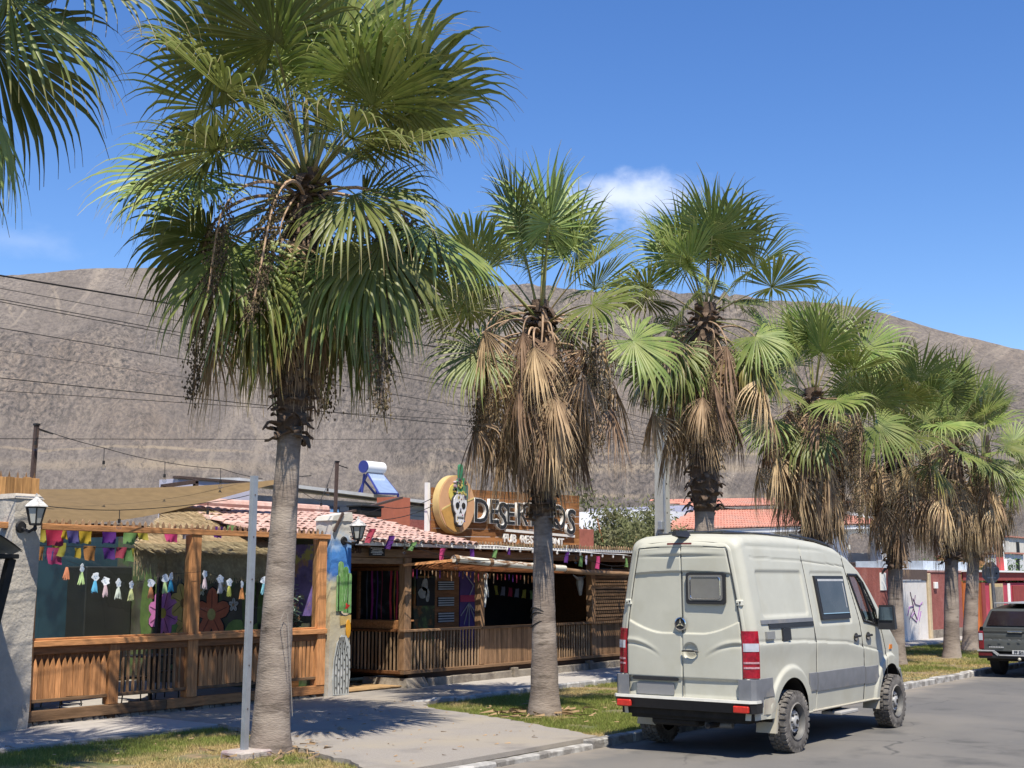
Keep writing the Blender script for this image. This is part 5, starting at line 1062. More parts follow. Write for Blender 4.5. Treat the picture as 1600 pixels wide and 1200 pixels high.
# emblem, handle, number plate, badges
emb = MB().lathe([(0, -.02), (.072, -.018), (.075, .0)], (XR, YC+.005, 1.56), 28, 'x').build('emblem', PLAST, RD['L']); MB().lathe([(.064, -.02), (.068, -.03), (.080, -.026), (.082, .0)], (XR, YC+.005, 1.56), 28, 'x').build('emblem_ring', CHROME, RD['L'])
mb = MB()
for k in range(3):
    a = R(90+120*k); d = (math.cos(a), math.sin(a)); p = (-d[1], d[0]); mb.prism([(d[0]*.066, d[1]*.066), (p[0]*.013, p[1]*.013), (-d[0]*.004, -d[1]*.004), (-p[0]*.013, -p[1]*.013)], (XR-.019, YC+.005, 1.56), (0, -1, 0), UZ, (-.01, 0, 0))
mb.build('emblem_star', CHROME, RD['L'])
MB().tube([(XR-.018, YC-.015, 1.235), (XR-.045, YC-.05, 1.24), (XR-.045, YC-.19, 1.24), (XR-.018, YC-.235, 1.235)], .014, 7, True, .8).build('handle', PLAST, RD['R'])
MB().prism(el(.13, 1.205, .055, .022, 12, -.2), (XR-.005, YC, 0), (0, -1, 0), UZ, (-.012, 0, 0)).build('handle_cup', CHROME, RD['R'])
yz(rrp(-.70, -.06, .872, .915, .015), XR+.01, .022, 'plate_light_bar', PLAST, RD['L']); yz(rrp(-.645, -.125, .70, .845, .02), XR+.02, .014, 'number_plate', mat('blank_plate', (.22, .22, .22), .5, .05, 5), RD['L'])
for sy, zz in ((-1, 1.82), (1, 1.82), (-1, .895), (1, .895)):
    w = float(outline(zz)); yy = YC+sy*(w-.0); MB().box(14.47 if zz > 1 else 14.475, 14.60, min(yy-sy*.06, yy+sy*.025), max(yy-sy*.06, yy+sy*.025), zz-.035, zz+.035, .008).build('hinge', mat('hinge_white', (.60, .59, .50), .5, .1, 30), van); [MB().box(14.462, 14.472, yy-sy*.02+q_-.008, yy-sy*.02+q_+.008, zz-.012+w_, zz+.008+w_).build('hinge_bolt', PLAST, van) for q_, w_ in ((-.018, .008), (.018, -.006))]
# tail lights wrap the corner
def corner(u, z, out):     # u: 0 on rear face .. 1 on side
    if u < .35: x = 14.5-.012; y = float(outline(z))-.05*(1-u/.35); return Vector((x-out, YC-y, z))
    t = (u-.35)/.65; x = 14.5+.085*t; return Vector((x, YC-float(hw(np.array(x), np.array(z)))-out, z))
for sgn in (1, -1):
    lamp = None
    for nm, z0, z1, m in (('taillight', .94, 1.49, REDL), ('lens_clear', 1.250, 1.345, CLRL), ('lens_stripe', 1.108, 1.130, STRL), ('lens_stripe', 1.050, 1.072, STRL)):
        o = .022 if nm == 'taillight' else .027; rows = []
        for i in range(7):
            z = z0+(z1-z0)*i/6; uu = [0, .12, .25, .38, .5, .62, .75, .88, 1] if nm == 'taillight' else [.09+.82*k/8 for k in range(9)]
            row = [corner(u, z, o) for u in uu]
            row = [corner(uu[0], z, -.02)]+row+[corner(uu[-1], z, -.02)]
            rows.append([(p.x, p.y if sgn > 0 else 2*YC-p.y, p.z) for p in row])
        mb = MB(); mb.grid(rows); mb.f += [tuple(range(11)), tuple(range(66, 77))]; mb.m += [0, 0]; q = mb.build(nm, m, lamp or van, 40); lamp = lamp or q
# bumper
def bump_rows(z0, z1, o0, o1, xend):
    rows = []
    for z, o in ((z0, o0-.05), (z0, o0), (z1, o1), (z1, o1-.07)):
        r = []
        for k in range(31):
            s = k/30*2-1; a = abs(s); sg_ = 1 if s >= 0 else -1
            if a < .72: x = 14.47-o; y = .90*a/.72
            else:
                t = (a-.72)/.28; th_ = min(1, t/.4)*math.pi/2; x = 14.47-o+(.07+o*.6)*(1-math.cos(th_))+max(0, t-.4)/.6*(xend-14.6); y = .90+(.055+o*.35)*math.sin(th_)
            r.append((x, YC-sg_*y, z))
        rows.append(r)
    return rows
def corner_rows(lo, hi, *a): return [r[lo:hi] for r in bump_rows(*a)]
bm = MB(); bm.grid(bump_rows(.535, .655, .03, .075, 14.70)); bmp = bm.build('bumper', PLAST, van, 30)
MB().grid(bump_rows(.655, .685, .085, .075, 14.66)).build('bumper_lip', mat('worn_grey', (.50, .49, .44), .6, .1, 8), bmp, 30)
for lo, hi in ((0, 7), (24, 31)): MB().grid(corner_rows(lo, hi, .60, .925, .022, .030, 14.74)).build('bumper_corner', GREY, van, 30)
for sy in (-1, 1): MB().box(14.375, 14.42, YC+sy*.80-.10, YC+sy*.80+.10, .545, .625, .01).build('reflector', mat('reflector_red', (.50, .03, .02), .3, .2, 30), bmp)
# cover the bumper corner piece behind the doors
# side strips follow the flank
def strip(x0, x1, z0, z1, off, nm, m, parent, sgn=1, step=.06):
    n = max(2, int((x1-x0)/step)); rows = []
    for z, o in ((z0, -.01), (z0+.006, off), ((z0+z1)/2, off+.006), (z1-.006, off), (z1, -.01)):
        r = []
        for i in range(n+1):
            x = x0+(x1-x0)*i/n; y = float(hw(np.array(x), np.array(z)))+float(disp(np.array([x]), np.array([z]))[0] > .02)*.03; r.append((x, YC-sgn*(y+o), z))
        rows.append(r)
    mb = MB(); mb.grid(rows); mb.f += [tuple(i*(n+1) for i in range(5)), tuple(i*(n+1)+n for i in range(5))]; mb.m += [0, 0]; return mb.build(nm, m, parent, 30)
for sgn in (1, -1):
    strip(14.64, 14.94, .705, .935, .012, 'side_moulding', GREY, van, sgn); strip(16.02, 16.255, .69, .925, .014, 'side_moulding', GREY, van, sgn)
    strip(16.285, 17.885, .675, .92, .014, 'side_moulding', GREY, DOORS[('sliding_door' if sgn > 0 else 'side_panel', sgn)], sgn); strip(17.915, 18.40, .665, .905, .014, 'side_moulding', GREY, DOORS[('front_door', sgn)], sgn)
    strip(14.74, 14.98, .50, .70, .004, 'rear_skirt', DUST, van, sgn)
    strip(15.96, 18.42, .42, .455, .012, 'sill', DUST, van, sgn)
for sgn in (1, -1):  # black tubes laid in the panel gaps stand in for their shade
    for pl in (SEAM1, SEAM2, SEAM3):
        pts = []
        for (a0, b0), (a1, b1) in zip(pl[:-1], pl[1:]):
            for k in range(10): u = k/10; pts.append((a0+(a1-a0)*u, b0+(b1-b0)*u))
        pts = [(x, z) for x, z in pts+[pl[-1]] if z < 2.5 and z > .46]; MB().tube([(x, YC-sgn*(float(hw(np.array(x), np.array(z)))-.004+max(0, float(disp(np.array([x+.03]), np.array([z]))[0]))*.9), z) for x, z in pts], .006, 4).build('seam_shade', PLAST, van)
for sy in (-1, 1):  # rear door gaps darkened with the same added black tubes
    pts = [(float(outline(z))-.055, z) for z in np.linspace(.70, 2.44, 30)]; pts += [(pts[-1][0]-.03, 2.47), (pts[-1][0]-.08, 2.485), (.3, 2.487), (0.004, 2.487)]
    MB().tube([(14.5-BUL*math.sqrt(max(0, 1-min(1, y/float(outline(z)))**4))+.008, YC+sy*y, z) for y, z in pts], .0055, 4).build('seam_shade', PLAST, van)
MB().tube([(14.458, YC, .70), (14.475, YC, 1.5), (14.468, YC, 2.2), (14.46, YC, 2.48)], .005, 4).build('seam_shade', PLAST, van)
# side window, rail, flaps, handles
def sidepatch(poly_fn, x0, x1, z0, z1, off, nm, m, parent, nx=10, nz=10, base=0):
    rows = []
    for j in range(nz+1):
        z = z0+(z1-z0)*j/nz; rows.append([(x0+(x1-x0)*i/nx, YC-float(hw(np.array(x0+(x1-x0)*i/nx), np.array(z)))-off, z) for i in range(nx+1)])
    mb = MB(); mb.grid(rows); ring = [r[0] for r in rows]+rows[-1][1:]+[r[-1] for r in rows[::-1]][1:]+rows[0][::-1][1:-1]; n = len(ring); mb.add(list(ring)+[(p[0], p[1]+off+.02, p[2]) for p in ring], [(k, (k+1) % n, n+(k+1) % n, n+k) for k in range(n)]); return mb.build(nm, m, parent)
SD = DOORS[('sliding_door', 1)]
sidepatch(None, 16.53, 17.49, 1.575, 2.145, .022, 'window', PLAST, SD); sidepatch(None, 16.575, 17.45, 1.645, 2.105, .028, 'pane', mat('smoked_acrylic', (.045, .042, .045), .06, .4, 2, spec=.35), SD)
sidepatch(None, 16.58, 17.445, 2.075, 2.102, .031, 'blind_box', mat('pale_grey', (.45, .45, .44), .5), SD, 6, 1); sidepatch(None, 16.57, 17.46, 1.648, 1.658, .032, 'pane_lip', CHROME, SD, 6, 1)
sidepatch(None, 17.395, 17.41, 1.72, 2.05, .0305, 'blind_cord', mat('pale_grey', (.45, .45, .44), .5), SD, 1, 4)
sr = sidepatch(None, 14.72, 16.24, 1.565, 1.612, .014, 'door_rail', GREY, van, 20, 1); sidepatch(None, 14.92, 16.24, 1.505, 1.562, .010, 'rail_cover', PLAST, van, 20, 1)
sidepatch(None, 14.80, 15.02, 1.385, 1.475, .03, 'power_inlet', mat('grey_cap', (.22, .22, .21), .5, .1, 8), van, 2, 2); sidepatch(None, 15.27, 15.50, 1.355, 1.50, .022, 'fuel_flap_cover', PLAST, van, 2, 2)
for x, o in ((17.62, SD), (18.06, DOORS[('front_door', 1)])):
    y0 = YC-float(hw(np.array(x), np.array(1.31))); cup = MB().prism(el(x, 1.315, .075, .058, 16), (0, y0-.004, 0), UX, UZ, (0, -.006, 0)).build('handle_cup', mat('handle_recess', (.05, .05, .05), .5), o)
    MB().tube([(x-.09, y0-.02, 1.325), (x-.05, y0-.045, 1.33), (x+.05, y0-.045, 1.33), (x+.09, y0-.02, 1.325)], .014, 7, True, 1.2).build('handle', PLAST, o); MB().prism(el(x, 1.285, .035, .018, 10), (0, y0-.011, 0), UX, UZ, (0, -.006, 0)).build('handle_glint', CHROME, o)
# cab glazing
winp = [(17.70, 2.16), (17.96, 1.53), (18.56, 1.44), (18.47, 1.66), (18.18, 2.05), (18.03, 2.155)]
for sgn in (1, -1):
    mb = MB(); vs = [(x, YC-sgn*(float(hw(np.array(x), np.array(z)))-.012), z) for x, z in winp]; mb.add(vs, [tuple(range(6))]); mb.build('window', glass_mat('cab_glass_%d' % sgn, (.78, .84, .82), 1.0), DOORS[('front_door', sgn)])
    fr = [(x, YC-sgn*(float(hw(np.array(x), np.array(z)))+.004), z) for x, z in winp]; MB().tube(fr+[fr[0]], .022, 6).build('window_frame', PLAST, DOORS[('front_door', sgn)])
    a, b = (18.12, 2.08), (18.32, 1.49); MB().tube([(x, YC-sgn*(float(hw(np.array(x), np.array(z)))+.002), z) for x, z in (a, b)], .020, 6).build('window_divider', PLAST, DOORS[('front_door', sgn)])
wsh = MB(); rows = []
for i in range(9):
    x = 17.98+.86*i/8; z = float(ztop(x)); w = float(hw(np.array(x), np.array(z-.1)))-.17; rows.append([(x-.004, YC-w*(1-2*k/8), z+.030+.012) for k in range(9)])
wsh.grid(rows); wsh.build('windscreen', glass_mat('windscreen_glass', (.75, .82, .80), 1.0), van, 180)
MB().box(16.2, 18.5, YC-.6, YC+.6, .55, 1.15).build('cab_seats', UNDER, van); MB().box(16.05, 16.12, YC-.70, YC+.70, .5, 2.3).build('bulkhead', mat('pale_lining', (.30, .29, .27), .9), van); MB().box(17.62, 17.66, YC-.78, YC-.2, 1.1, 1.75, .02).build('seat_back', UNDER, van); MB().box(17.62, 17.66, YC+.2, YC+.78, 1.1, 1.75, .02).build('seat_back', UNDER, van)
# mirror, indicator, roof rails, aerial pod, brake light
my = YC-.96; mr = thing if False else None
mi = MB(); mi.hexa([Vector(p) for p in ((18.30, my-.30, 1.40), (18.44, my-.28, 1.41), (18.44, my-.06, 1.41), (18.30, my-.05, 1.40), (18.31, my-.28, 1.74), (18.42, my-.26, 1.73), (18.42, my-.07, 1.73), (18.31, my-.07, 1.74))]); mi = mi.build('mirror', PLAST, DOORS[('front_door', 1)])
MB().box(18.288, 18.297, my-.27, my-.08, 1.53, 1.71, .002).build('mirror_glass', mat('mirror_dark', (.10, .14, .17), .05, .3, 3, metal=.6), DOORS[('front_door', 1)]); MB().beam((18.45, my+.06, 1.50), (18.38, my-.08, 1.52), .09, .07).build('mirror_arm', PLAST, DOORS[('front_door', 1)])
my2 = YC+.96; MB().box(18.30, 18.44, my2+.05, my2+.28, 1.40, 1.73, .03).build('mirror', PLAST, DOORS[('front_door', -1)]); MB().beam((18.45, my2-.06, 1.50), (18.38, my2+.08, 1.52), .09, .07).build('mirror_arm', PLAST, DOORS[('front_door', -1)])
y0 = YC-float(hw(np.array(18.98), np.array(1.13))); MB().prism([(18.93, 1.10), (19.04, 1.105), (19.04, 1.165), (18.96, 1.165)], (0, y0+.004, 0), UX, UZ, (0, -.018, 0)).build('indicator', ORL, van)
for sgn in (1, -1):
    yy = YC-sgn*.60; MB().tube([(16.3+.11*k, yy-sgn*.02, float(ztop(16.3+.11*k))+.035) for k in range(13)], .018, 6).build('roof_rail', PLAST, van); MB().tube([(14.7+.1*k, YC-sgn*.45, float(ztop(14.7+.1*k))+.03) for k in range(28)], .012, 6).build('roof_rail', PLAST, van)
MB().box(14.9, 16.2, YC-.40, YC+.42, 2.67, 2.70, .008).build('solar_panel', mat('solar_glass', (.015, .017, .025), .1, .2, 3, coat=1), van); MB().box(16.4, 16.8, YC-.2, YC+.2, 2.66, 2.73, .03).build('roof_vent', mat('vent_grey', (.15, .15, .15), .4), van)
po = MB(); po.hexa([Vector(p) for p in ((14.30, YC-.03, 2.63), (14.62, YC-.09, 2.60), (14.62, YC+.09, 2.60), (14.30, YC+.03, 2.63), (14.31, YC-.025, 2.685), (14.58, YC-.03, 2.70), (14.58, YC+.03, 2.70), (14.31, YC+.025, 2.685))]); po.build('camera_pod', PLAST, van)
yz(rrp(-.19, .15, 2.505, 2.545, .008), XR+.06, .05, 'brake_light', mat('brake_red', (.18, .045, .04), .4, .2, 9), van)
# wheels
def wheel(cx, sgn, y_out):
    r, w = .372, .245; yo = y_out; d = sgn   # d=+1: outer face towards -Y
    t = MB(); pr = [(.215, 0), (.232, .012), (.30, .0), (.335, .012), (.352, .03), (.357, .06), (.357, w-.06), (.352, w-.03), (.335, w-.012), (.30, w), (.232, w-.01), (.215, w)]
    t.lathe([(a, d*b) for a, b in pr], (cx, yo, r), 48, 'y')
    n = 30
    for k in range(n):
        a = 2*math.pi*(k+.5*0)/n; c, s = math.cos(a), math.sin(a); u, v = Vector((c, 0, s)), Vector((-s, 0, c))
        for (b0, b1, sh_) in ((.006, .075, 0), (.085, .12, .5), (.125, .16, 0), (.17, .239, .5)):
            a2 = a+sh_*2*math.pi/n; u2, v2 = Vector((math.cos(a2), 0, math.sin(a2))), Vector((-math.sin(a2), 0, math.cos(a2))); ctr = Vector((cx, yo, r)); ro = .374 if b0 > .01 and b1 < .23 else .371; ri = .345 if b0 > .01 and b1 < .23 else .318; hw_ = .024 if b0 > .01 and b1 < .23 else (.028 if k % 2 else .020)
            t.hexa([ctr+u2*ri-v2*hw_+Vector((0, d*b0, 0)), ctr+u2*ri+v2*hw_+Vector((0, d*b0, 0)), ctr+u2*ri+v2*hw_+Vector((0, d*b1, 0)), ctr+u2*ri-v2*hw_+Vector((0, d*b1, 0)), ctr+u2*ro-v2*hw_+Vector((0, d*(b0+.004), 0)), ctr+u2*ro+v2*hw_+Vector((0, d*(b0+.004), 0)), ctr+u2*ro+v2*hw_+Vector((0, d*b1, 0)), ctr+u2*ro-v2*hw_+Vector((0, d*b1, 0))])
    wo = MB().lathe([(.02, d*.10), (.11, d*.10), (.20, d*.16), (.20, d*.2)], (cx, yo, r), 24, 'y').build('wheel', UNDER, van, 40)
    t.build('tyre', mat('dusty_rubber', (.115, .105, .095), .95, .3, 12, .3, 50, c2=(.20, .185, .165), c2s=6, c2lo=.45, c2hi=.65), wo, 30)
    rm = MB(); rm.lathe([(.222, d*.012), (.216, d*.004), (.206, d*.014), (.196, d*.05), (.190, d*.075)], (cx, yo, r), 40, 'y'); rm.build('rim', mat('shaded_steel_rim', (.13, .127, .12), .6, .1, 9, metal=.2), wo, 40); MB().lathe([(.226, d*.014), (.221, d*.002), (.212, d*.008)], (cx, yo, r), 40, 'y').build('rim_lip', mat('rim_lip', (.36, .35, .33), .5, .1, 9), wo, 40)  # rim steel coloured dark for the shade in its well, bright lip added
    MB().lathe([(.190, d*.07), (.178, d*.10), (.15, d*.105)], (cx, yo, r), 40, 'y').build('rim_well', UNDER, wo, 40)
    dk_ = MB(); dk_.lathe([(.152, d*.095), (.148, d*.07), (.128, d*.045), (.105, d*.05), (.072, d*.052), (.066, d*.022), (.05, d*.012), (.0, d*.012)], (cx, yo, r), 40, 'y'); di = dk_.build('wheel_disc', mat('steel_disc', (.40, .40, .395), .5, .1, 9, metal=.2), wo, 35)
    h = MB()
    for k in range(14): a = 2*math.pi*k/14; h.prism(el(math.cos(a)*.136, math.sin(a)*.136, .013, .013, 8), (cx, yo+d*.058, r), UX, UZ, (0, -d*.012, 0))
    h.build('vent_hole', PLAST, wo); b = MB()
    for k in range(6): a = 2*math.pi*k/6; b.prism(el(math.cos(a)*.09, math.sin(a)*.09, .011, .011, 6), (cx, yo+d*.05, r), UX, UZ, (0, -d*.022, 0))
    b.build('wheel_nut', mat('nut_dark', (.05, .05, .05), .5, metal=.6), wo)
    MB().cyl((cx, yo+d*.010, r), .03, d*-.006, 12, 1).build('hub_cap', UNDER, wo)
for ax in AX: wheel(ax, 1, 6.955); wheel(ax, -1, 2*YC-6.955)
# wheel wells, flaps, underbody
for ax in AX:
    for sgn in (1, -1):
        mb = MB(); rows = [[(ax+.515*math.cos(math.pi*k/14), YC-sgn*yy, .40+.515*math.sin(math.pi*k/14)) for k in range(15)] for yy in (.93, .55)]; mb.grid(rows); mb.add(rows[1], [tuple(range(15))]); mb.build('wheel_well', UNDER, van)
for sgn in (1, -1):
    mb = MB(); y0, y1 = YC-sgn*.70, YC-sgn*.965; mb.hexa([Vector(p) for p in ((14.98, min(y0, y1), .27), (15.02, min(y0, y1), .27), (15.02, max(y0, y1), .27), (14.98, max(y0, y1), .27), (15.04, min(y0, y1), .62), (15.08, min(y0, y1), .62), (15.08, max(y0, y1), .62), (15.04, max(y0, y1), .62))]); mb.build('mud_flap', DUST, van)
    mb = MB(); y0, y1 = YC-sgn*.72, YC-sgn*.95; mb.hexa([Vector(p) for p in ((18.36, min(y0, y1), .30), (18.40, min(y0, y1), .30), (18.40, max(y0, y1), .30), (18.36, max(y0, y1), .30), (18.42, min(y0, y1), .6), (18.46, min(y0, y1), .6), (18.46, max(y0, y1), .6), (18.42, max(y0, y1), .6))]); mb.build('mud_flap', DUST, van)
MB().box(14.58, 19.6, YC-.80, YC+.80, .40, .50).build('floor_pan', UNDER, van); MB().box(14.52, 14.56, YC-.9, YC+.9, .45, .66).build('rear_crossmember', UNDER, van)
un = MB(); un.tube([(15.48, YC-.75, .37), (15.48, YC+.75, .37)], .05, 8); un.ball((15.48, YC+.1, .37), .15, 10, 8); un.tube([(18.92, YC-.75, .37), (18.92, YC+.75, .37)], .045, 8); un.tube([(15.6, YC+.05, .38), (18.6, YC+.02, .42)], .04, 8); un.box(16.2, 17.3, YC+.3, YC+.75, .30, .42, .03); un.box(14.62, 15.1, YC-.1, YC+.55, .32, .42, .03); un.tube([(14.5, YC-.30, .36), (15.0, YC-.34, .36), (16.5, YC-.3, .38)], .035, 8)
for sy in (-.55, .55): un.tube([(14.8, YC+sy, .44), (15.48, YC+sy, .33), (16.2, YC+sy, .44)], .03, 6)
un.build('running_gear', UNDER, van, 40)
MB().tube([(14.75, YC-.15, .345), (14.77, YC-.5, .36)], .045, 10).build('exhaust_box', mat('exhaust_steel', (.16, .17, .18), .5, .2, 9, metal=.4), van, 40)
MB().box(16.9, 17.5, YC-1.0, YC-.72, .33, .375, .01).build('entry_step', mat('step_grey', (.35, .34, .32), .7, .15, 8), van); MB().box(17.0, 17.4, YC-.80, YC-.70, .375, .44).build('step_bracket', UNDER, van)
MB().box(19.80, 19.98, YC-.72, YC+.72, .42, .62, .04).build('front_bumper', GREY, van)
for sgn in (1, -1): strip(19.36, 19.80, .42, .80, .03, 'bumper_end', GREY, van, sgn)

# ------------------------------------------------------------------ pickup truck
pk_ = thing('pickup_truck', 'dark grey pickup truck seen from behind at the right edge', 'pickup truck', (32, 8.2, 0))
GP = mat('graphite_paint', (.085, .09, .086), .35, .1, 5, coat=.5); PX, PY, PW = 29.8, 8.17, .90
def prow(x, zs, ws): return [(x, PY+s*w, z) for s, pts in ((-1, list(zip(zs, ws))), (1, list(zip(zs, ws))[::-1])) for z, w in pts]
mb = MB(); prof = [(.50, .84), (.62, .90), (.90, .915), (1.02, .905), (1.07, .885)]
mb.grid([prow(x, [p[0] for p in prof], [p[1]*k for p in prof]) for x, k in ((PX+.02, .985), (PX+.1, 1), (31.3, 1), (31.35, 1), (34.6, 1), (35.1, .9))]); bo = mb.build('body', GP, pk_, 35)
tgm = MB(); rows = []
for j in range(25):
    z = .56+.51*j/24; r = []
    for i in range(41):
        y = -.80+1.6*i/40; d = .014*math.exp(-((z-.985)/.03)**2)-.012*sst(np.array(z), .92, .95)*(z < .96)-.010*math.exp(-((z-.80-.02*math.sin(y*20)**2)/.022)**2)+.02*math.exp(-((z-1.05)/.03)**2); r.append((PX-float(d)-.025*(1-(y/.8)**2), PY+y, z))
    rows.append(r)
tg = MB(); tg.grid(rows); tgo = tg.build('tailgate', GP, pk_, 180)
MB().box(PX-.06, PX-.03, PY+.12-.16, PY+.12+.16, .955, .985, .006).build('handle', CHROME, tgo); MB().box(PX-.043, PX-.038, PY-.04+.0, PY+.28, .92, .956).build('handle_recess', PLAST, tgo)
for k in range(7): MB().prism([(0, 0), (.06, 0), (.045, .02), (.0, .03)], (PX-.052, PY+.66-.2*k, .79), (0, -1, 0), UZ, (-.006, 0, 0)).build('tailgate_mark', mat('dim_silver', (.22, .22, .22), .4, metal=.4), tgo)
for k in range(9): MB().box(PX-.040, PX-.034, PY+.68-.035*k-.024, PY+.68-.035*k, .632, .652).build('badge_letter', mat('badge_silver', (.55, .55, .55), .4), tgo)
for sg_ in (1, -1):
    y0 = PY+sg_*.80; tlx = MB(); tlx.box(PX-.02, PX+.12, min(y0, y0+sg_*.115), max(y0, y0+sg_*.115), .58, .98, .02); tlo = tlx.build('taillight', mat('dark_red_lens', (.16, .012, .018), .2, .2, 9, coat=.6), pk_); MB().box(PX-.028, PX-.018, min(y0+sg_*.015, y0+sg_*.1), max(y0+sg_*.015, y0+sg_*.1), .78, .93, .006).build('clear_lens', CLRL, tlo)
bmm = MB(); bmm.box(PX-.10, PX+.05, PY-.90, PY+.90, .40, .50, .02).build('rear_bumper', PLAST, pk_); MB().box(PX-.13, PX-.07, PY-.46, PY+.46, .46, .485, .008).build('bumper_step', mat('silver_trim', (.50, .50, .50), .35, .1, 9, metal=.5), pk_)
for sg_ in (1, -1):
    MB().beam((PX-.10, PY+sg_*.47, .475), (PX-.10, PY+sg_*.58, .56), .05, .03, (1, 0, 0)).build('bumper_trim', mat('silver_trim', (.5, .5, .5), .35), pk_); MB().box(PX-.13, PX-.06, min(PY+sg_*.57, PY+sg_*.92), max(PY+sg_*.57, PY+sg_*.92), .545, .575, .008).build('bumper_trim', mat('silver_trim', (.5, .5, .5), .35), pk_); MB().box(PX-.115, PX-.06, min(PY+sg_*.6, PY+sg_*.9), max(PY+sg_*.6, PY+sg_*.9), .45, .54, .01).build('reflector', mat('dim_reflector', (.11, .012, .016), .3), pk_)
npz = MB().box(PX-.075, PX-.068, PY-.19, PY+.19, .50, .585, .004).build('number_plate', mat('plate_white', (.55, .55, .53), .5, .05, 5), pk_)
def tmesh(s, size, ext, m): 
    return text_mesh(s, size, .002, ext, m)
q = bpy.data.objects.new('plate_text', tmesh('FF SH·42', .095, .002, BL_)); col.objects.link(q); q.parent = npz; q.matrix_parent_inverse = Matrix.Identity(4); q.location = (PX-.078, PY, .508); q.rotation_euler = (R(90), 0, R(-90)); q.scale = (.86, 1, 1)
MB().ball((PX-.16, PY+.02, .40), .035, 10, 8).build('tow_ball', mat('tow_ball_cream', (.5, .46, .36), .5), pk_); MB().box(PX-.16, PX+.1, PY, PY+.05, .34, .38).build('tow_bar', PLAST, pk_)
# canopy / cab
cb = MB(); rows = []
for x, zt, wt in ((30.0, 1.46, .70), (30.5, 1.50, .72), (31.5, 1.56, .72), (32.8, 1.60, .70), (33.4, 1.52, .68), (34.3, 1.12, .80)): rows.append(prow(x, [1.05, zt-.08, zt-.02, zt], [.86, wt+.02, wt-.02, wt-.1]))
rows = [prow(29.86, [1.05, 1.06, 1.065, 1.07], [.85, .84, .82, .78])]+rows; cb.grid(rows); cb.build('canopy', GP, pk_, 40)
a = MB(); a.hexa([Vector((29.835+dx, PY+y, z)) for dx, y, z in ((.0, -.74, 1.10), (.02, -.74, 1.10), (.02, .74, 1.10), (0, .74, 1.10), (.115, -.64, 1.41), (.13, -.64, 1.41), (.13, .64, 1.41), (.115, .64, 1.41))]); a.build('rear_window', mat('tinted_glass', (.02, .012, .012), .05, .3, 2, coat=1.0), pk_)
MB().box(30.0, 33, PY-.60, PY+.60, 1.57, 1.59, .005).build('roof_trim', mat('silver_trim', (.5, .5, .5), .35), pk_)
for x in (30.75, 33.9):
    for sg_ in (1, -1):
        y0 = PY+sg_*.88; w_ = MB().lathe([(.0, 0), (.20, 0), (.21, -sg_*.01), (.33, 0), (.36, -sg_*.03), (.36, -sg_*.22), (.3, -sg_*.24), (0, -sg_*.24)], (x, y0, .36), 28, 'y').build('wheel', mat('black_rubber', (.03, .03, .03), .9, .2, 9), pk_, 35); MB().lathe([(0, sg_*.004), (.2, sg_*.004), (.205, 0)], (x, y0, .36), 20, 'y').build('rim', M['metal'], w_)
MB().box(29.9, 35, PY-.78, PY+.78, .34, .55).build('underbody', UNDER, pk_)
# ------------------------------------------------------------------ buildings behind and along the street
def bx(name, x0, x1, y0, y1, z0, z1, m, parent, b=0.0): return MB().box(x0, x1, y0, y1, z0, z1, b).build(name, m, parent)
# corrugated grey house behind the pub
ms = thing('corrugated_house', 'long grey corrugated house with blue window behind the pub roof', 'house', (27, 26, 0)); cor = mat('grey_cladding', (.33, .34, .36), .6, .06, 6, c2=(.27, .28, .29), c2s=2)
for k in range(11): z0 = 2.6+.155*k; MB().hexa([Vector(p) for p in ((23.6, 26, z0), (32.6, 26, z0), (32.6, 26.3, z0), (23.6, 26.3, z0), (23.6, 25.97, z0+.14), (32.6, 25.97, z0+.14), (32.6, 26.3, z0+.14), (23.6, 26.3, z0+.14))]).build('siding_board', cor, ms)
bx('wall', 23.6, 32.6, 26.02, 27, 0, 4.3, cor, ms)
MB().hexa([Vector(p) for p in ((23.3, 25.7, 4.60), (33.0, 25.7, 4.30), (33.0, 27.2, 4.36), (23.3, 27.2, 4.66), (23.3, 25.7, 4.69), (33.0, 25.7, 4.39), (33.0, 27.2, 4.45), (23.3, 27.2, 4.75))]).build('roof', mat('pale_sheet', (.50, .50, .49), .6, .1, 4), ms)
wn = bx('window', 25.7, 27.3, 25.93, 25.97, 3.2, 4.12, mat('dark_frame', (.08, .08, .09), .5), ms, .01); bx('pane', 25.78, 27.22, 25.90, 25.925, 3.25, 4.05, mat('blue_pane', (.16, .34, .62), .15, .1, 2, coat=.8), wn)
lw = thing('lavender_house', 'pale lavender plastered house wall behind the shade sail', 'house', (20, 25, 0)); bx('wall', 20.9, 23.4, 25.2, 25.9, 0, 4.5, M['lav'], lw); bx('coping', 20.85, 23.45, 25.15, 25.35, 4.5, 4.56, M['rust'], lw)
fr_ = thing('roof_scaffold', 'dark square iron frame standing above the shade sail', 'frame', (17.5, 22, 3)); a, b = aty(255, 760, 21), aty(306, 752, 21)
for p, q in (((a.x, 21, .1), (a.x, 21, a.z)), ((b.x, 21, .1), (b.x, 21, b.z)), ((a.x-.03, 21, a.z), (b.x+.03, 21, b.z))): MB().beam(p, q, .08, .08, (0, 1, 0)).build('bar', M['rust'], fr_)
ch = thing('red_chimney_block', 'square terracotta red wall block on the roof left of the sign', 'wall', (29, 24, 3)); a, b = aty(615, 818, 23), aty(641, 778, 23); bx('block', a.x, b.x, 23, 23.6, 2.5, b.z, mat('terracotta_paint', (.42, .13, .075), .9, .1, 4, .2, 20), ch); a2 = aty(672, 822, 23.4); bx('side_wall', b.x+.01, a2.x, 23.3, 23.6, 2.5, b.z-.55, M['redwall'], ch)
for k in range(5): bx('corrugation', b.x+.06+.25*k, b.x+.2+.25*k, 23.25, 23.295, 2.6, b.z-.75, M['redwall'], ch)
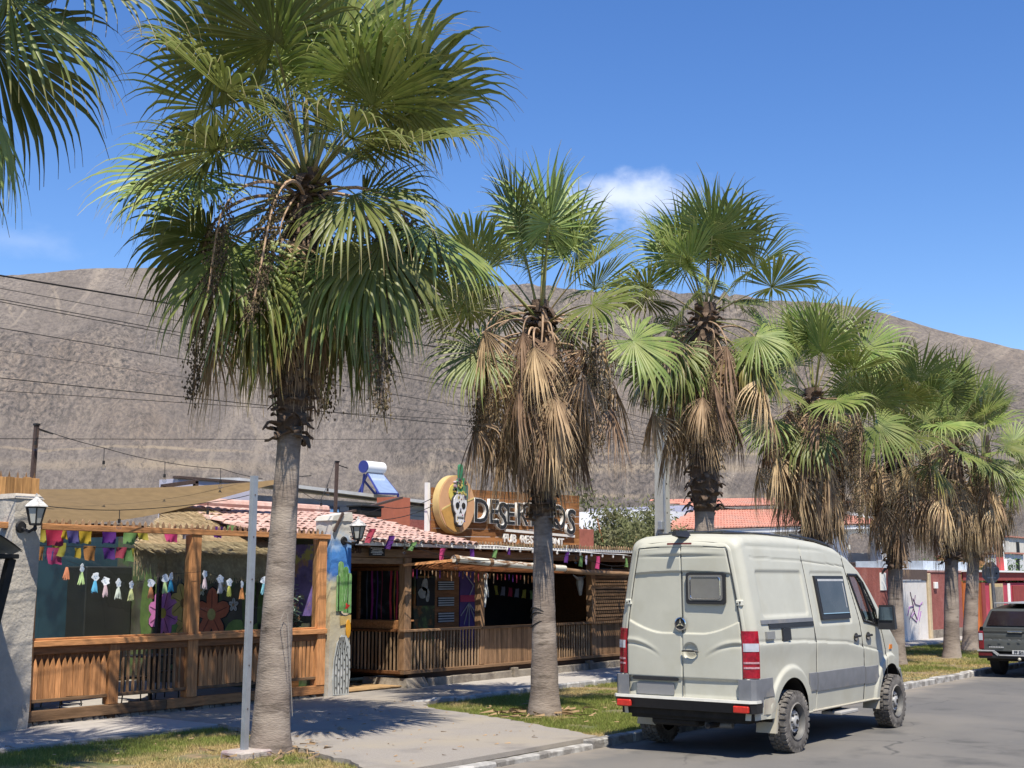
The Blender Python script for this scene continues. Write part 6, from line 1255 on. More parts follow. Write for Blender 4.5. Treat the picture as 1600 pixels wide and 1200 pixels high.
bk_ = thing('black_tank_box', 'black open box lying on the salmon tile roof', 'box', (26, 21, 3.5)); a, b = aty(564, 806, 20.6), aty(597, 793, 20.6); bx('box', a.x, b.x, 20.6, 21.0, a.z, b.z, M['black'], bk_, .02); bx('rim', a.x-.03, b.x+.03, 20.56, 21.04, b.z-.01, b.z+.035, M['dark'], bk_, .01); MB().beam((a.x-1.6, 20.8, a.z-.25), (b.x+.9, 20.8, b.z+.28), .12, .05).build('sloping_board', M['rust'], bk_)
# solar water heater
so = thing('solar_water_heater', 'solar water heater with white tank on blue frame upon the roof', 'water heater', (28.5, 27, 4.5)); BLU = mat('blue_frame', (.03, .04, .20), .5, .1, 8); ys = 26.6
a, b = aty(568, 729, ys), aty(598, 731, ys); MB().lathe([(0, 0), (.16, 0), (.18, .02), (.18, b.x-a.x-.02), (.16, b.x-a.x), (0, b.x-a.x)], (a.x, ys, a.z), 20, 'x').build('tank', M['white'], so, 40); MB().lathe([(0, -.02), (.185, -.02), (.185, .02), (0, .02)], (a.x, ys, a.z), 20, 'x').build('tank_cap', BLU, so, 40)
p0, p1 = Vector((a.x+.12, ys-.05, a.z-.20)), Vector((b.x-.05, ys-.05, a.z-.20)); q0, q1 = aty(592, 771, ys-1.4), aty(622, 772, ys-1.4)
for k in range(18): u = (k+.5)/18; MB().tube([p0.lerp(p1, u), q0.lerp(q1, u)], .028, 6).build('solar_tube', mat('tube_glass', (.30, .38, .52), .12, .1, 4, coat=1.0), so)
for p, q in ((p0, q0), (p1, q1), (q0, q1), (p0, (p0.x, ys+.3, 4.6)), ((a.x+.15, ys+.1, a.z-.2), (a.x+.1, ys+.15, 4.55)), ((b.x-.1, ys+.1, a.z-.2), (b.x-.1, ys+.15, 4.5)), ((a.x+.15, ys+.1, 5.0), (b.x-.1, ys+.1, 4.55)), (q0, (q0.x, q0.y, 4.5)), (q1, (q1.x, q1.y, 4.45))): MB().beam(p, q, .05, .05, (0, 1, 0)).build('strut', BLU, so)
# olive green bushes behind the sign
BUSH = mat('dusty_foliage', (.15, .16, .065), .8, .4, 2.2, orand=.1, c2=(.23, .215, .115), c2s=1.3, trans=.25)
def bush(label, x, y, z, rx, rz, n, seed, m=BUSH, cat='tree', name='pepper_tree'):
    rg = np.random.default_rng(seed); t = thing(name, label, cat, (x, y, 0)); tr = MB(); cl = []
    for k in range(9):
        a = rg.uniform(0, 6.28); tip = Vector((x+math.cos(a)*rx*.55, y+math.sin(a)*rx*.5, z+rz*rg.uniform(-.2, .7))); tr.tube([(x, y, 0), Vector((x, y, z*.55)).lerp(tip, .35), tip], [.13, .08, .02], 6)
    tr.build('trunk', M['oakd'], t, 180)
    c = np.stack([x+rg.normal(0, rx*.45, 70), y+rg.normal(0, rx*.4, 70), z+rg.normal(0, rz*.42, 70)], -1); k = rg.integers(0, 70, n); p = c[k]+rg.normal(0, 1, (n, 3))*np.array([rx*.16, rx*.16, rz*.15]); p[:, 2] -= rg.exponential(rz*.08, n)
    d = rg.normal(0, 1, (n, 3)); d[:, 2] -= .8; d /= np.linalg.norm(d, axis=1)[:, None]; s = np.cross(d, rg.normal(0, 1, (n, 3))); s /= np.linalg.norm(s, axis=1)[:, None]; l = rg.uniform(.10, .24, n)[:, None]; w = l*.16
    V = np.stack([p, p+d*l*.5+s*w, p+d*l, p+d*l*.5-s*w], 1); tag(link('foliage', np_mesh('foliage', V.reshape(-1, 3), np.arange(n*4).reshape(-1, 4), m), t), kind='stuff')
bush('dusty olive tree directly right of the pub sign', 37.9, 23.5, 3.1, 1.9, 1.5, 15000, 1); bush('dusty olive tree beside the grey concrete pole', 40.6, 24.2, 3.2, 1.7, 1.5, 13000, 2); bush('lower olive tree peeking over the pub eave', 35.6, 25.0, 2.8, 1.4, 1.1, 7000, 4)
GB = mat('green_foliage', (.10, .17, .045), .7, .4, 3, trans=.25); bush('bright green shrub between the white house and the red wall', 73.5, 22.0, 1.9, 2.2, 1.5, 5000, 3, GB, 'shrub', 'garden_shrub'); bush('low green shrub behind the grey round sign', 70, 19.6, 1.9, 1.6, .8, 2500, 6, GB, 'shrub', 'garden_shrub')

# white house with red tiles
wh = thing('white_house', 'white two storey house with red tiled roofs and arched balcony', 'house', (54, 26, 0)); Y0 = 24.0
bx('wall_top', 50, 58.6, Y0+.01, 26, 3.9, 4.25, M['offw'], wh); bx('wall', 42.0, 58.6, Y0, 33, 0, 3.9, M['offw'], wh); bx('annex_wall', 45.9, 50.2, Y0+2.6, 33, 0, 4.85, M['offw'], wh); bx('upper_wall', 51.2, 68, Y0+3.5, 33, 3.9, 5.30, M['lav'], wh)
aw_ = bx('annex_window', 48.2, 48.9, Y0+2.55, Y0+2.6, 4.05, 4.5, M['black'], wh)
for k in range(4): bx('louvre', 48.22, 48.88, Y0+2.52, Y0+2.55, 4.08+.1*k, 4.13+.1*k, M['metal'], aw_)
def tileroof(name, x0, x1, ya, za, yb, zb, pitch=.24, rows=9, hipl=0.0, rise=0.0):
    mb = MB(); n = int((x1-x0)/pitch)
    for j in range(rows):
        u0, u1 = j/rows, (j+1)/rows; y0_, y1_ = ya+(yb-ya)*u0, ya+(yb-ya)*u1+.05; z0_, z1_ = za+(zb-za)*u0+.035, za+(zb-za)*u1+.0
        for i in range(n):
            xx = x0+pitch*(i+.5)
            if xx < x0+hipl*u0: continue
            w = pitch*.5; jz = rnd.uniform(-.008, .012); P = []
            for y_, z_ in ((y0_, z0_+jz), (y1_, z1_)): z_ += rise*(xx-x0); P += [(xx-w, y_, z_), (xx-w*.5, y_, z_+.055), (xx, y_, z_+.075), (xx+w*.5, y_, z_+.055), (xx+w, y_, z_)]
            mb.add(P, [(k, k+1, k+6, k+5) for k in range(4)]+[(0, 1, 2, 3, 4)])
    o = tag(mb.build(name, M['tiler'], wh), kind='stuff'); MB().add([(x0+.02, ya, za-.02), (x1, ya, za-.02+rise*(x1-x0)), (x1, yb, zb-.02+rise*(x1-x0)), (x0+hipl, yb, zb-.02+rise*hipl)], [(0, 1, 2, 3)]).build('roof_deck', M['offw'], wh); return o
tileroof('front_roof_tiles', 41.4, 63.4, Y0-.7, 3.80, Y0+3.3, 4.60, .26, 10, 10.5, .045); tileroof('upper_roof_tiles', 50.9, 69, Y0+2.9, 5.16, Y0+6.5, 5.55, .26, 5, 2.0, .055)
MB().hexa([Vector(p) for p in ((41.5, Y0-.66, 3.62), (63.4, Y0-.66, 4.6), (63.4, Y0-.58, 4.6), (41.5, Y0-.58, 3.62), (41.5, Y0-.66, 3.77), (63.4, Y0-.66, 4.76), (63.4, Y0-.58, 4.76), (41.5, Y0-.58, 3.77))]).build('eave_fascia', M['offw'], wh)
MB().tube([(63.6, Y0-.75, 4.8), (63.6, Y0+3.3, 5.75)], .13, 8).build('verge_trim', M['offw'], wh)
# balcony recess with arched opening
bx('balcony_floor', 58.6, 71.5, Y0-.3, Y0+4, 1.95, 2.15, M['offw'], wh); arch = [(58.6, 2.15), (58.6, 4.72), (64.0, 4.95), (64.0, 2.15), (63.2, 2.15), (63.2, 3.95), (63.0, 4.2), (62.7, 4.32), (60.2, 4.25), (59.9, 4.15), (59.6, 3.9), (59.6, 2.15)]
MB().prism(arch, (0, Y0, 0), UX, UZ, (0, .3, 0)).build('arched_wall', M['offw'], wh); bx('recess_back', 58.6, 64, Y0+2.5, Y0+2.7, 2.15, 4.7, mat('grey_recess', (.16, .16, .17), .9), wh); bd = bx('balcony_door', 59.4, 61.3, Y0+2.44, Y0+2.5, 2.15, 4.0, M['black'], wh); bx('door_frame', 61.3, 61.5, Y0+2.40, Y0+2.5, 2.15, 4.05, M['white'], wh)
bx('side_wall', 64.0, 66.6, Y0+.3, Y0+2.5, 0, 3.4, M['offw'], wh); bx('base_wall', 58.6, 64, Y0, Y0+.3, 0, 1.95, M['offw'], wh)
rl = bx('balcony_rail', 58.4, 64.6, Y0-.36, Y0-.30, 2.82, 2.88, M['rust'], wh)
for k in range(42): bx('balcony_bar', 58.45+.15*k, 58.49+.15*k, Y0-.35, Y0-.31, 2.15, 2.82, M['rust'], wh)
rl2 = bx('stair_rail', 66.8, 72, Y0-.36, Y0-.30, 2.78, 2.86, M['rust'], wh)
for k in range(9): MB().beam((66.9+.55*k, Y0-.33, 2.1), (67.4+.55*k, Y0-.33, 2.78), .05, .04, (0, 1, 0)).build('lattice_bar', M['rust'], wh); MB().beam((67.4+.55*k, Y0-.30, 2.1), (66.9+.55*k, Y0-.30, 2.78), .05, .04, (0, 1, 0)).build('lattice_bar', M['rust'], wh)
bx('timber_screen', 70.2, 72.6, Y0-.45, Y0-.38, 2.0, 3.0, M['oakdz'], wh); MB().tube([(58.9, Y0-.3, 3.7), (58.9, Y0-.3, 3.95)], .012, 5).build('lamp_chain', M['wire'], wh); MB().lathe([(0, .28), (.09, .25), (.10, .05), (.05, 0), (0, 0)], (58.9, Y0-.3, 3.42), 10).build('porch_lamp', FROST, wh)
for x in (59.9, 61.9): MB().box(x, x+.6, Y0-.1, Y0+.5, 2.5, 2.55, .02).build('balcony_table' if x > 60 else 'balcony_bench', M['oakd'], wh)

# red boundary wall and gates (facing the street)
YW = 15.4
rw = thing('oxblood_wall', 'oxblood red rendered boundary wall left of the white gate', 'wall', (38, YW, 0)); bx('render', 29.5, 41.6, YW, YW+.25, 0, 2.46, M['redwall'], rw); a = aty(1381, 905, YW-.01); bx('meter_plate', a.x-.35, a.x+.15, YW-.03, YW-.002, 1.75, 2.3, M['white'], rw, .005)
gp = lambda lb, x: MB().box(x, x+.24, YW-.06, YW+.2, 0, 2.3, .02).build('post', mat('cream_post', (.50, .40, .26), .9, .15, 6, .4, 20), thing('gate_post', lb, 'post', (x, YW, 0)))
gp('cream gate post at the left of the white gate', 41.65); gp('cream gate post at the right of the white gate', 45.15)
wg = thing('white_gate', 'white sheet metal gate scrawled with purple graffiti', 'gate', (43.5, YW, 0)); bx('lintel', 41.9, 45.14, YW-.02, YW+.2, 2.08, 2.42, mat('dark_lintel', (.10, .07, .06), .9), wg)
for k in range(4): bx('gate_panel', 41.92+.805*k, 41.92+.805*k+.79, YW+.02, YW+.06, .05, 2.06, mat('gate_white', (.66, .63, .60), .6, .08, 4, c2=(.5, .42, .36), c2s=3, c2lo=.6, c2hi=.7), wg, .006)
GR = [mat('purple_spray', (.22, .08, .28), .7), mat('dark_spray', (.12, .08, .14), .7)]
for m_, px in ((0, [(1418, 962), (1421, 948), (1426, 947), (1429, 956), (1424, 964), (1432, 972), (1435, 960), (1437, 948)]), (0, [(1426, 935), (1430, 944), (1437, 946), (1441, 941)]), (1, [(1422, 925), (1425, 940), (1428, 955), (1433, 968)]), (1, [(1430, 930), (1427, 950), (1421, 968)]), (0, [(1436, 970), (1439, 955)])): MB().tube([aty(p, q, YW+.012) for p, q in px], .022, 5, True, .3).build('graffiti_stroke', GR[m_], wg)
rw2 = thing('oxblood_wall', 'oxblood red rendered wall right of the white gate with white box', 'wall', (46.5, YW, 0)); bx('render', 45.42, 48.85, YW, YW+.25, .38, 2.34, M['redwall'], rw2); bx('plinth', 45.42, 48.85, YW-.04, YW+.25, 0, .38, M['stone'], rw2); bx('coping', 45.40, 48.88, YW-.03, YW+.28, 2.34, 2.40, mat('coping_pink', (.38, .22, .20), .9), rw2); bx('letter_box', 45.75, 46.05, YW-.08, YW-.005, 1.78, 2.0, M['white'], rw2, .01)
og = thing('orange_gate', 'bright orange varnished wooden gate with white notice', 'gate', (50, YW, 0)); ORG = wood('orange_varnish', (.44, .12, .025), 'z')
for k in range(8): bx('gate_board', 48.9+.27*k, 48.9+.27*k+.262, YW-.02, YW+.03, .04, 2.02, ORG, og, .004)
bx('gate_rail', 48.9, 51.06, YW-.05, YW-.02, .0, .06, M['oakd'], og); bx('notice', 49.75, 50.05, YW-.035, YW-.022, 1.40, 1.72, M['white'], og)
cr = thing('crimson_shed', 'low crimson painted house front with pale framed windows', 'house', (56, YW, 0)); CRM = mat('crimson_paint', (.42, .045, .08), .85, .12, 3, c2=(.5, .08, .1), c2s=1.2); CRD = mat('dark_crimson', (.26, .045, .04), .9, .15, 4)
bx('wall', 51.3, 72, YW+.02, YW+4, 0, 1.95, CRM, cr); bx('fascia', 48.9, 72, YW-.06, YW+.0, 2.05, 2.36, CRD, cr); bx('roof', 48.8, 72, YW-.15, YW+5, 2.37, 2.44, M['white'], cr); bx('roof_step', 48.9, 55.2, YW+1.4, YW+4, 2.44, 2.78, mat('tin_blue', (.45, .50, .56), .5), cr)
bx('dark_pier', 51.1, 51.5, YW-.05, YW+.02, 0, 1.97, CRD, cr)
for k, (x0, x1, m_) in enumerate(((52.2, 53.9, 'thatch'), (54.6, 54.9, 'white'), (57.4, 59.6, 'white'), (60.4, 62.5, 'white'))):
    fr = bx('window', x0, x1, YW-.03, YW+.015, .62, 1.93, M['white'] if k else mat('sand_frame', (.50, .38, .2), .9), cr, .01); bx('blind', x0+.14, x1-.12, YW-.05, YW-.032, .78, 1.80, mat('pale_blind', (.52, .56, .52), .8) if k > 1 else M['stone'] if k == 0 else M['white'], fr)
bx('red_door', 55.3, 57.0, YW-.03, YW+.015, .1, 1.85, CRD, cr, .01)
# houses on the camera's side of the street, seen only as reflections
for x0, x1, h, c, lb in ((-14, 3, 4.2, (.30, .31, .34), 'grey house across the street behind the camera'), (9, 27, 4.6, (.14, .18, .26), 'blue grey house across the street facing the pub'), (29, 52, 4.0, (.34, .30, .26), 'beige house across the street facing the parked van')):
    oh = thing('street_house', lb, 'house', (x0, -9, 0)); hm = mat('far_side_%d' % x0, c, .9, .1, 2); bx('wall', x0, x1, -16, -8, 0, h, hm, oh); bx('roof', x0-.3, x1+.3, -16.3, -7.6, h, h+.2, M['tiler'], oh)
    k = x0+1.5
    while k < x1-2: w_ = bx('window', k, k+1.4, -8.0, -7.94, 1.0, 2.3, M['black'], oh); bx('window_frame', k-.08, k+1.48, -7.93, -7.91, .92, 1.0, M['white'], oh); k += 3.6
# distant small houses at the foot of the slope
rg = random.Random(12)
for i, (px, py, w, h, c, lb) in enumerate(((1545, 884, 9, 3.0, (.50, .25, .10), 'tiny orange hut below the mountain slope'), (1500, 893, 10, 2.6, (.6, .62, .64), 'low tin roofed hut at the foot of the mountain'), (1590, 880, 9, 3.4, (.62, .62, .60), 'small white house at the foot of the mountain'), (1575, 884, 6, 2.6, (.30, .33, .38), 'small grey blue hut next to a white house'), (1590, 853, 14, 2.4, (.62, .58, .50), 'pale house higher up the mountain foot'))):
    r = ray(px, py); t = (95+12*(i == 4))/math.hypot(r.x, r.y); p = Vector((r.x*t, r.y*t, CAMH+r.z*t)); hs = thing('distant_house', lb, 'house', (p.x, p.y, p.z-3), R(15)); c_ = mat('far_wall_%d' % i, c, .9, .1, 2); w2 = w*.16
    MB().box(p.x-w2, p.x+w2, p.y, p.y+3, p.z-4, p.z+.6, .02).build('wall', c_, hs); MB().box(p.x-w2-.1, p.x+w2+.1, p.y-.15, p.y+3.1, p.z+.6, p.z+.7).build('roof', M['white'] if i % 2 else M['tiler'], hs); MB().box(p.x-.4, p.x+.4, p.y-.03, p.y-.005, p.z-.5, p.z+.3).build('window', M['black'], hs)

# ------------------------------------------------------------------ poles, wires, street furniture
st = thing('steel_post', 'plain galvanised steel post standing in a concrete footing on the grass', 'post', (10.95, 11.86, 0)); mb = MB(); z1 = 3.33
for x0, x1, y0, y1 in ((10.91, 10.98, 11.82, 11.827), (10.91, 10.917, 11.827, 11.865), (10.973, 10.98, 11.827, 11.865), (10.897, 10.917, 11.865, 11.872), (10.973, 10.993, 11.865, 11.872)): mb.box(x0, x1, y0, y1, .08, z1)
mb.v = [(x+.035*(z/z1), y, z) for x, y, z in mb.v]; mb.build('channel', M['metal'], st); mb = MB(); mb.box(10.72, 11.20, 11.64, 12.02, -.05, .135, .02); mb.build('footing', mat('footing_concrete', (.42, .37, .33), .95, .2, 6, .8, 20, c2=(.30, .22, .22), c2s=3), st)
for k in range(6): MB().cyl((10.945+.03*k/6, 11.812, .6+.5*k), .008, .012, 8, 1).build('bolt', M['rust'], st)
for lb, px, py0, py1, y in (('rusty iron light pole standing above the stucco pillar', 50, 770, 664, 18.0), ('rusty iron light pole behind the mural pillar', 524, 812, 722, 20.2)):
    a, b = aty(px, py0, y), aty(px, py1, y); t = thing('iron_light_pole', lb, 'pole', (a.x, y, 0)); MB().beam((a.x-.10, y, .1), (a.x+.02, y, b.z), .06, .06, (0, 1, 0)).build('tube', M['rust'], t); MB().box(a.x-.02, a.x+.06, y-.04, y+.04, b.z, b.z+.03).build('cap', M['dark'], t); MB().beam((a.x, y, b.z-.05), (a.x+.25, y-.1, b.z-.12), .02, .02).build('bracket', M['dark'], t)
up = thing('concrete_utility_pole', 'grey concrete utility pole with bolt holes behind the van', 'utility pole', (26.35, 15, 0)); mb = MB()
for p in ([(-.17, 0), (.17, 6.9)],): mb.hexa([Vector(q) for q in ((26.18, 14.86, 0), (26.56, 14.86, 0), (26.56, 15.14, 0), (26.18, 15.14, 0), (26.26, 14.9, 6.9), (26.46, 14.9, 6.9), (26.46, 15.1, 6.9), (26.26, 15.1, 6.9))])
mb.build('shaft', mat('pole_concrete', (.36, .36, .34), .9, .1, 5, .3, 30, st=(1, 1, .2)), up)
for k in range(13): MB().cyl((26.37, 14.86+.02, 2.6+.33*k), .022, .03, 8, 1).build('bolt_hole', M['black'], up); 
MB().box(26.10, 26.26, 14.88, 14.98, 3.2, 3.4, .01).build('junction_box', M['metal'], up); MB().tube([(26.22, 14.85, .3), (26.24, 14.87, 5.6)], .03, 6).build('conduit', M['metal'], up); MB().box(25.8, 26.95, 14.95, 15.02, 6.55, 6.65).build('crossarm', M['rust'], up)
fp = thing('utility_pole', 'utility pole standing left of the pub', 'utility pole', (-14, 15, 0)); MB().tube([(-14, 15, 0), (-14, 15, 7.2)], [.17, .11], 10).build('shaft', M['stone'], fp)
WIRES = [(428, 603, .020, 'thick black overhead cable, uppermost over the mountain'), (448, 640, .007, 'thin overhead wire just below the thick cable'), (465, 660, .009, 'upper one of the close pair of overhead wires'), (469, 668, .009, 'lower one of the close pair of overhead wires'), (510, 690, .009, 'overhead wire midway up the mountain, above the faint one'), (545, 700, .005, 'faint thin overhead wire across the mountain'), (588, 700, .010, 'dark overhead wire ending behind the big palm boots'), (608, 680, .007, 'overhead wire second from the bottom'), (683, 690, .007, 'lowest overhead wire, level across the foot of the mountain')]
for y0, y1, r, lb in WIRES:
    a, b = aty(0, y0, 15), aty(1030, y1, 15); d = (b-a); t0 = (-14-a.x)/d.x; p0 = a+d*t0; b = a+d*((26.3-a.x)/d.x); t = thing('overhead_wire', lb, 'wire', b, 0, 'overhead wires to the concrete pole'); sag = .12
    MB().tube([p0.lerp(b, k/24)+Vector((0, 0, -sag*4*(k/24)*(1-k/24)+sag*.8)) if 0 < k < 24 else p0.lerp(b, k/24) for k in range(25)], r*.62, 5).build('cable', M['wire'], t)
# leaning dark pole at the right with red band, thin white pole
rp_ = thing('dark_wooden_pole', 'dark leaning wooden pole with red painted foot at right', 'utility pole', (53, 16.4, 0)); a, b = aty(1564, 893, 16.4), aty(1551, 770, 16.4); c = aty(1562, 870, 16.4)
MB().tube([a+(a-c)*3.5, a, c], [.17, .16, .155], 10).build('painted_foot', mat('red_white_paint', (.50, .07, .07), .7, .15, 4), rp_); MB().tube([c, b, b+(b-c)*.9], [.15, .13, .11], 10).build('shaft', mat('tarred_wood', (.06, .04, .03), .9, .3, 8), rp_)
wp = thing('white_pole', 'thin white pole right beside the dark leaning pole', 'pole', (55, 17.5, 0)); a = aty(1569, 900, 17.6); b = aty(1566, 842, 17.6); MB().tube([(a.x, 17.6, 0), b], .05, 8).build('tube', M['white'], wp); MB().box(a.x-.1, a.x+.22, 17.5, 17.55, 2.5, 3.0).build('meter_box', M['white'], wp)
sn = thing('road_sign', 'back of an eight sided grey road sign on a leaning grey post', 'road sign', (41.3, 11.95, 0)); c = aty(1549, 895, 11.9); f = aty(1560, 1008, 11.9); d = Vector((.93, -.37, 0)); nrm = Vector((.60, .80, 0)).normalized(); sdv = Vector((nrm.y, -nrm.x, 0))
MB().prism([(.33*math.cos(R(22.5+45*k)), .33*math.sin(R(22.5+45*k))) for k in range(8)], c+nrm*.03, sdv, UZ, nrm*.006).build('plate', mat('sign_back', (.13, .135, .14), .6, .1, 4), sn); MB().beam(Vector((f.x, f.y, 0)), c+Vector((0, 0, .33)), .09, .05, nrm).build('post', mat('sign_post', (.20, .20, .20), .6, .12, 6), sn)
for dz in (-.15, .15): MB().beam(c-sdv*.16+Vector((0, 0, dz))+nrm*.02, c+sdv*.16+Vector((0, 0, dz))+nrm*.02, .03, .02).build('bracket', M['metal'], sn)
MB().prism(el(.2, -.02, .03, .03, 8), c+nrm*.024, sdv, UZ, nrm*-.004).build('bolt', M['black'], sn)

# ------------------------------------------------------------------ string lights, bunting, garlands
def lights(label, pts, sag, bulbs, cat='string lights', drop=.10, rad=.006):
    t = thing('string_lights', label, cat, pts[0]); path = []
    for a, b in zip(pts[:-1], pts[1:]): path += [a.lerp(b, k/12)+Vector((0, 0, -sag*4*(k/12)*(1-k/12))) for k in range(12)]
    path.append(pts[-1]); MB().tube(path, rad, 5).build('cord', M['wire'], t)
    for u in bulbs:
        q = path[min(len(path)-1, int(u*(len(path)-1)))]; s = MB().tube([q, q+Vector((0, 0, -drop))], .006, 5); s.cyl(q+Vector((0, 0, -drop-.05)), .022, .06, 8); so_ = s.build('socket', M['dark'], t); MB().lathe([(.012, 0), (.034, -.04), (.036, -.065), (.02, -.09), (0, -.095)], q+Vector((0, 0, -drop-.05)), 10).build('bulb', BULB, t, 60)
A_ = lambda px, py, y: aty(px, py, y)
lights('string of bare bulbs from the left iron pole towards the steel post', [A_(57, 668, 17.9), A_(163, 700, 18.2), A_(258, 722, 18.4), A_(345, 732, 18.5), A_(410, 748, 18.7)], .02, (.02, .25, .5, .75), drop=.22)
lights('pale bulb cord running from the pillar lantern below the shade sail', [A_(66, 790, 16.0), A_(187, 797, 16.1), A_(325, 785, 16.3), A_(402, 770, 16.6)], .02, (.34, .67), drop=.14)
lights('string of bare bulbs from the right iron pole to the palm', [A_(523, 722, 20.1), A_(500, 782, 18.2), A_(450, 745, 17.2)], .08, (.28, .48))
lights('cord of bulbs crossing the salmon roof to the round emblem', [A_(524, 800, 20), A_(600, 792, 18.5), A_(676, 778, 17.0)], .1, (), rad=.008); lights('second cord rising from the mural pillar to the round emblem', [A_(545, 815, 16.3), A_(600, 812, 16.6), A_(676, 790, 17.0)], .05, (), rad=.008)
lights('bulb cord along the eave over the porch', [A_(546, 832, 16.0), A_(625, 845, 15.9), A_(707, 872, 15.65), A_(780, 874, 15.7), A_(900, 866, 15.8), A_(952, 884, 15.8), A_(990, 880, 15.9)], .03, (.19, .35, .52, .68, .86), drop=.06)
wl = thing('white_fairy_lights', 'white cord of small stub lights along the porch eave', 'string lights', (22, 16.05, 2.75)); wx0, wx1 = A_(546, 838, 16.06), A_(985, 868, 16.06); MB().tube([wx0.lerp(wx1, k/20)+Vector((0, 0, rnd.uniform(-.01, .01))) for k in range(21)], .014, 6).build('cord', M['white'], wl)
for k in range(21): q = wx0.lerp(wx1, (k+.3)/21); MB().lathe([(.022, 0), (.024, -.07), (.012, -.09), (0, -.09)], q, 8).build('stub_light', M['white'], wl)
COL = dict(cr=(.42, .03, .08), vi=(.085, .075, .24), ye=(.48, .33, .03), pu=(.10, .02, .20), gr=(.16, .30, .10), ol=(.38, .33, .05), pi=(.55, .06, .20), gy=(.22, .22, .28), or_=(.50, .21, .06), li=(.35, .33, .48), wh=(.62, .62, .64), re=(.45, .06, .10))
def flag(px, py, w, h, c, y, parent, tilt=0.0, skew=0.0, tri=False, holes=True):
    q = aty(px, py, y); nx, nz = 5, 5; rows = []; ph = rnd.uniform(0, 6)
    for j in range(nz+1):
        v = j/nz; ww = w*(1-v*(.95 if tri else .12)); rows.append([(q.x+(i/nx-.5)*ww+skew*v*h, q.y+.03*math.sin(i*1.1+v*2+ph)*(.3+v)-.03*v*tilt, q.z-h*v+.01*math.sin(i*1.7+ph)*v-abs(tilt)*.0) for i in range(nx+1)])
    return MB().grid(rows).build('flag', mat('paper_%s' % c, COL[c], .7, .12, 9, trans=.35), parent, 180)
b1 = thing('paper_bunting', 'paper flags hanging under the top beam of the glazed terrace', 'bunting', (14, 16.45, 2.78)); MB().tube([A_(0, 818, 16.5), A_(140, 827, 16.5), A_(300, 827, 16.5), A_(395, 826, 16.5)], .005, 4).build('cord', M['wire'], b1)
for px, py, w, h, c, sk_ in ((10, 823, .20, .19, 'pu', 0), (64, 825, .17, .2, 'ol', 0), (84, 826, .29, .24, 'cr', .1), (101, 827, .14, .14, 'ye', 0), (114, 827, .21, .2, 'vi', 0), (134, 828, .23, .2, 'ye', -.1), (170, 828, .25, .2, 'pu', 0), (204, 829, .24, .21, 'gr', 0), (223, 830, .21, .13, 'ol', 0), (268, 830, .27, .17, 'pi', .1), (290, 828, .17, .15, 'gy', 0), (342, 823, .21, .18, 'pu', -.1), (363, 821, .2, .14, 'gr', 0)): flag(px, py, w, h, c, 16.5, b1, 0, sk_)
b2 = thing('paper_bunting', 'paper flags strung inside, behind the upper glass of the terrace', 'bunting', (14, 17.0, 2.6)); MB().tube([A_(60, 852, 17), A_(180, 856, 17), A_(300, 858, 17), A_(392, 850, 17)], .005, 4).build('cord', M['wire'], b2)
for px, py, w, h, c in ((63, 854, .14, .2, 'or_'), (78, 856, .13, .17, 'vi'), (86, 856, .28, .24, 'pi'), (92, 848, .24, .2, 'ol'), (121, 856, .11, .15, 'ye'), (141, 853, .22, .22, 'or_'), (170, 856, .23, .17, 'pu'), (190, 855, .19, .17, 're'), (205, 857, .24, .2, 'gr'), (220, 857, .36, .2, 'ol'), (238, 857, .2, .17, 'gr'), (254, 858, .15, .22, 'pi'), (262, 858, .13, .24, 'pu'), (282, 859, .17, .2, 'li'), (292, 860, .11, .18, 'or_'), (316, 862, .09, .17, 'wh'), (332, 860, .21, .24, 'pi')): flag(px, py, w, h, c, 17.0, b2)
b3 = thing('paper_bunting', 'twisted paper strips fluttering along the porch eave', 'bunting', (22, 15.95, 2.8)); MB().tube([A_(546, 822, 15.97), A_(700, 856, 15.97), A_(860, 862, 15.97), A_(985, 868, 15.97)], .005, 4).build('cord', M['wire'], b3)
for px, py, w, h, c, sk_ in ((583, 826, .17, .26, 're', -.45), (612, 837, .17, .24, 'pu', -.5), (647, 847, .15, .16, 'gr', -.75), (693, 857, .16, .25, 'pi', -.3), (737, 858, .14, .22, 'pu', -.1), (774, 858, .12, .17, 'gr', -.3), (795, 856, .05, .14, 'pu', 0), (887, 862, .13, .24, 'pu', -.2), (908, 868, .12, .24, 'gr', -.15), (917, 868, .06, .2, 'li', -.2), (934, 869, .15, .28, 'pi', -.15), (978, 872, .09, .2, 'gr', 0)): flag(px, py, w, h, c, 15.97, b3, 0, sk_)
b4 = thing('paper_bunting', 'faint faded flags inside the dark porch window', 'bunting', (22, 17.6, 2.2))
for k, c in enumerate(('ol', 'gy', 'cr', 'gy', 'ol', 'gr')): flag(775+11*k, 915+1.5*k, .13, .2, c, 17.8, b4)
MB().tube([A_(770, 914, 17.8), A_(835, 924, 17.8)], .005, 4).build('cord', M['wire'], b4)
fg = thing('wooden_fringe', 'row of small coloured wooden pendants under the slat awning', 'fringe', (22, 16.2, 2.25)); rgf = random.Random(5)
for k in range(34):
    q = aty(645+6.0*k, 889+.35*k, 16.25); h = rgf.uniform(.08, .2); MB().prism([(0, 0), (.03, 0), (.022, -h), (.006, -h)], q, UX, UZ, (0, .01, 0)).build('pendant', rgf.choice([M['oak'], M['oakd'], mat('paper_re', COL['re']), M['cane'], mat('paper_pu', COL['pu'])]), fg)
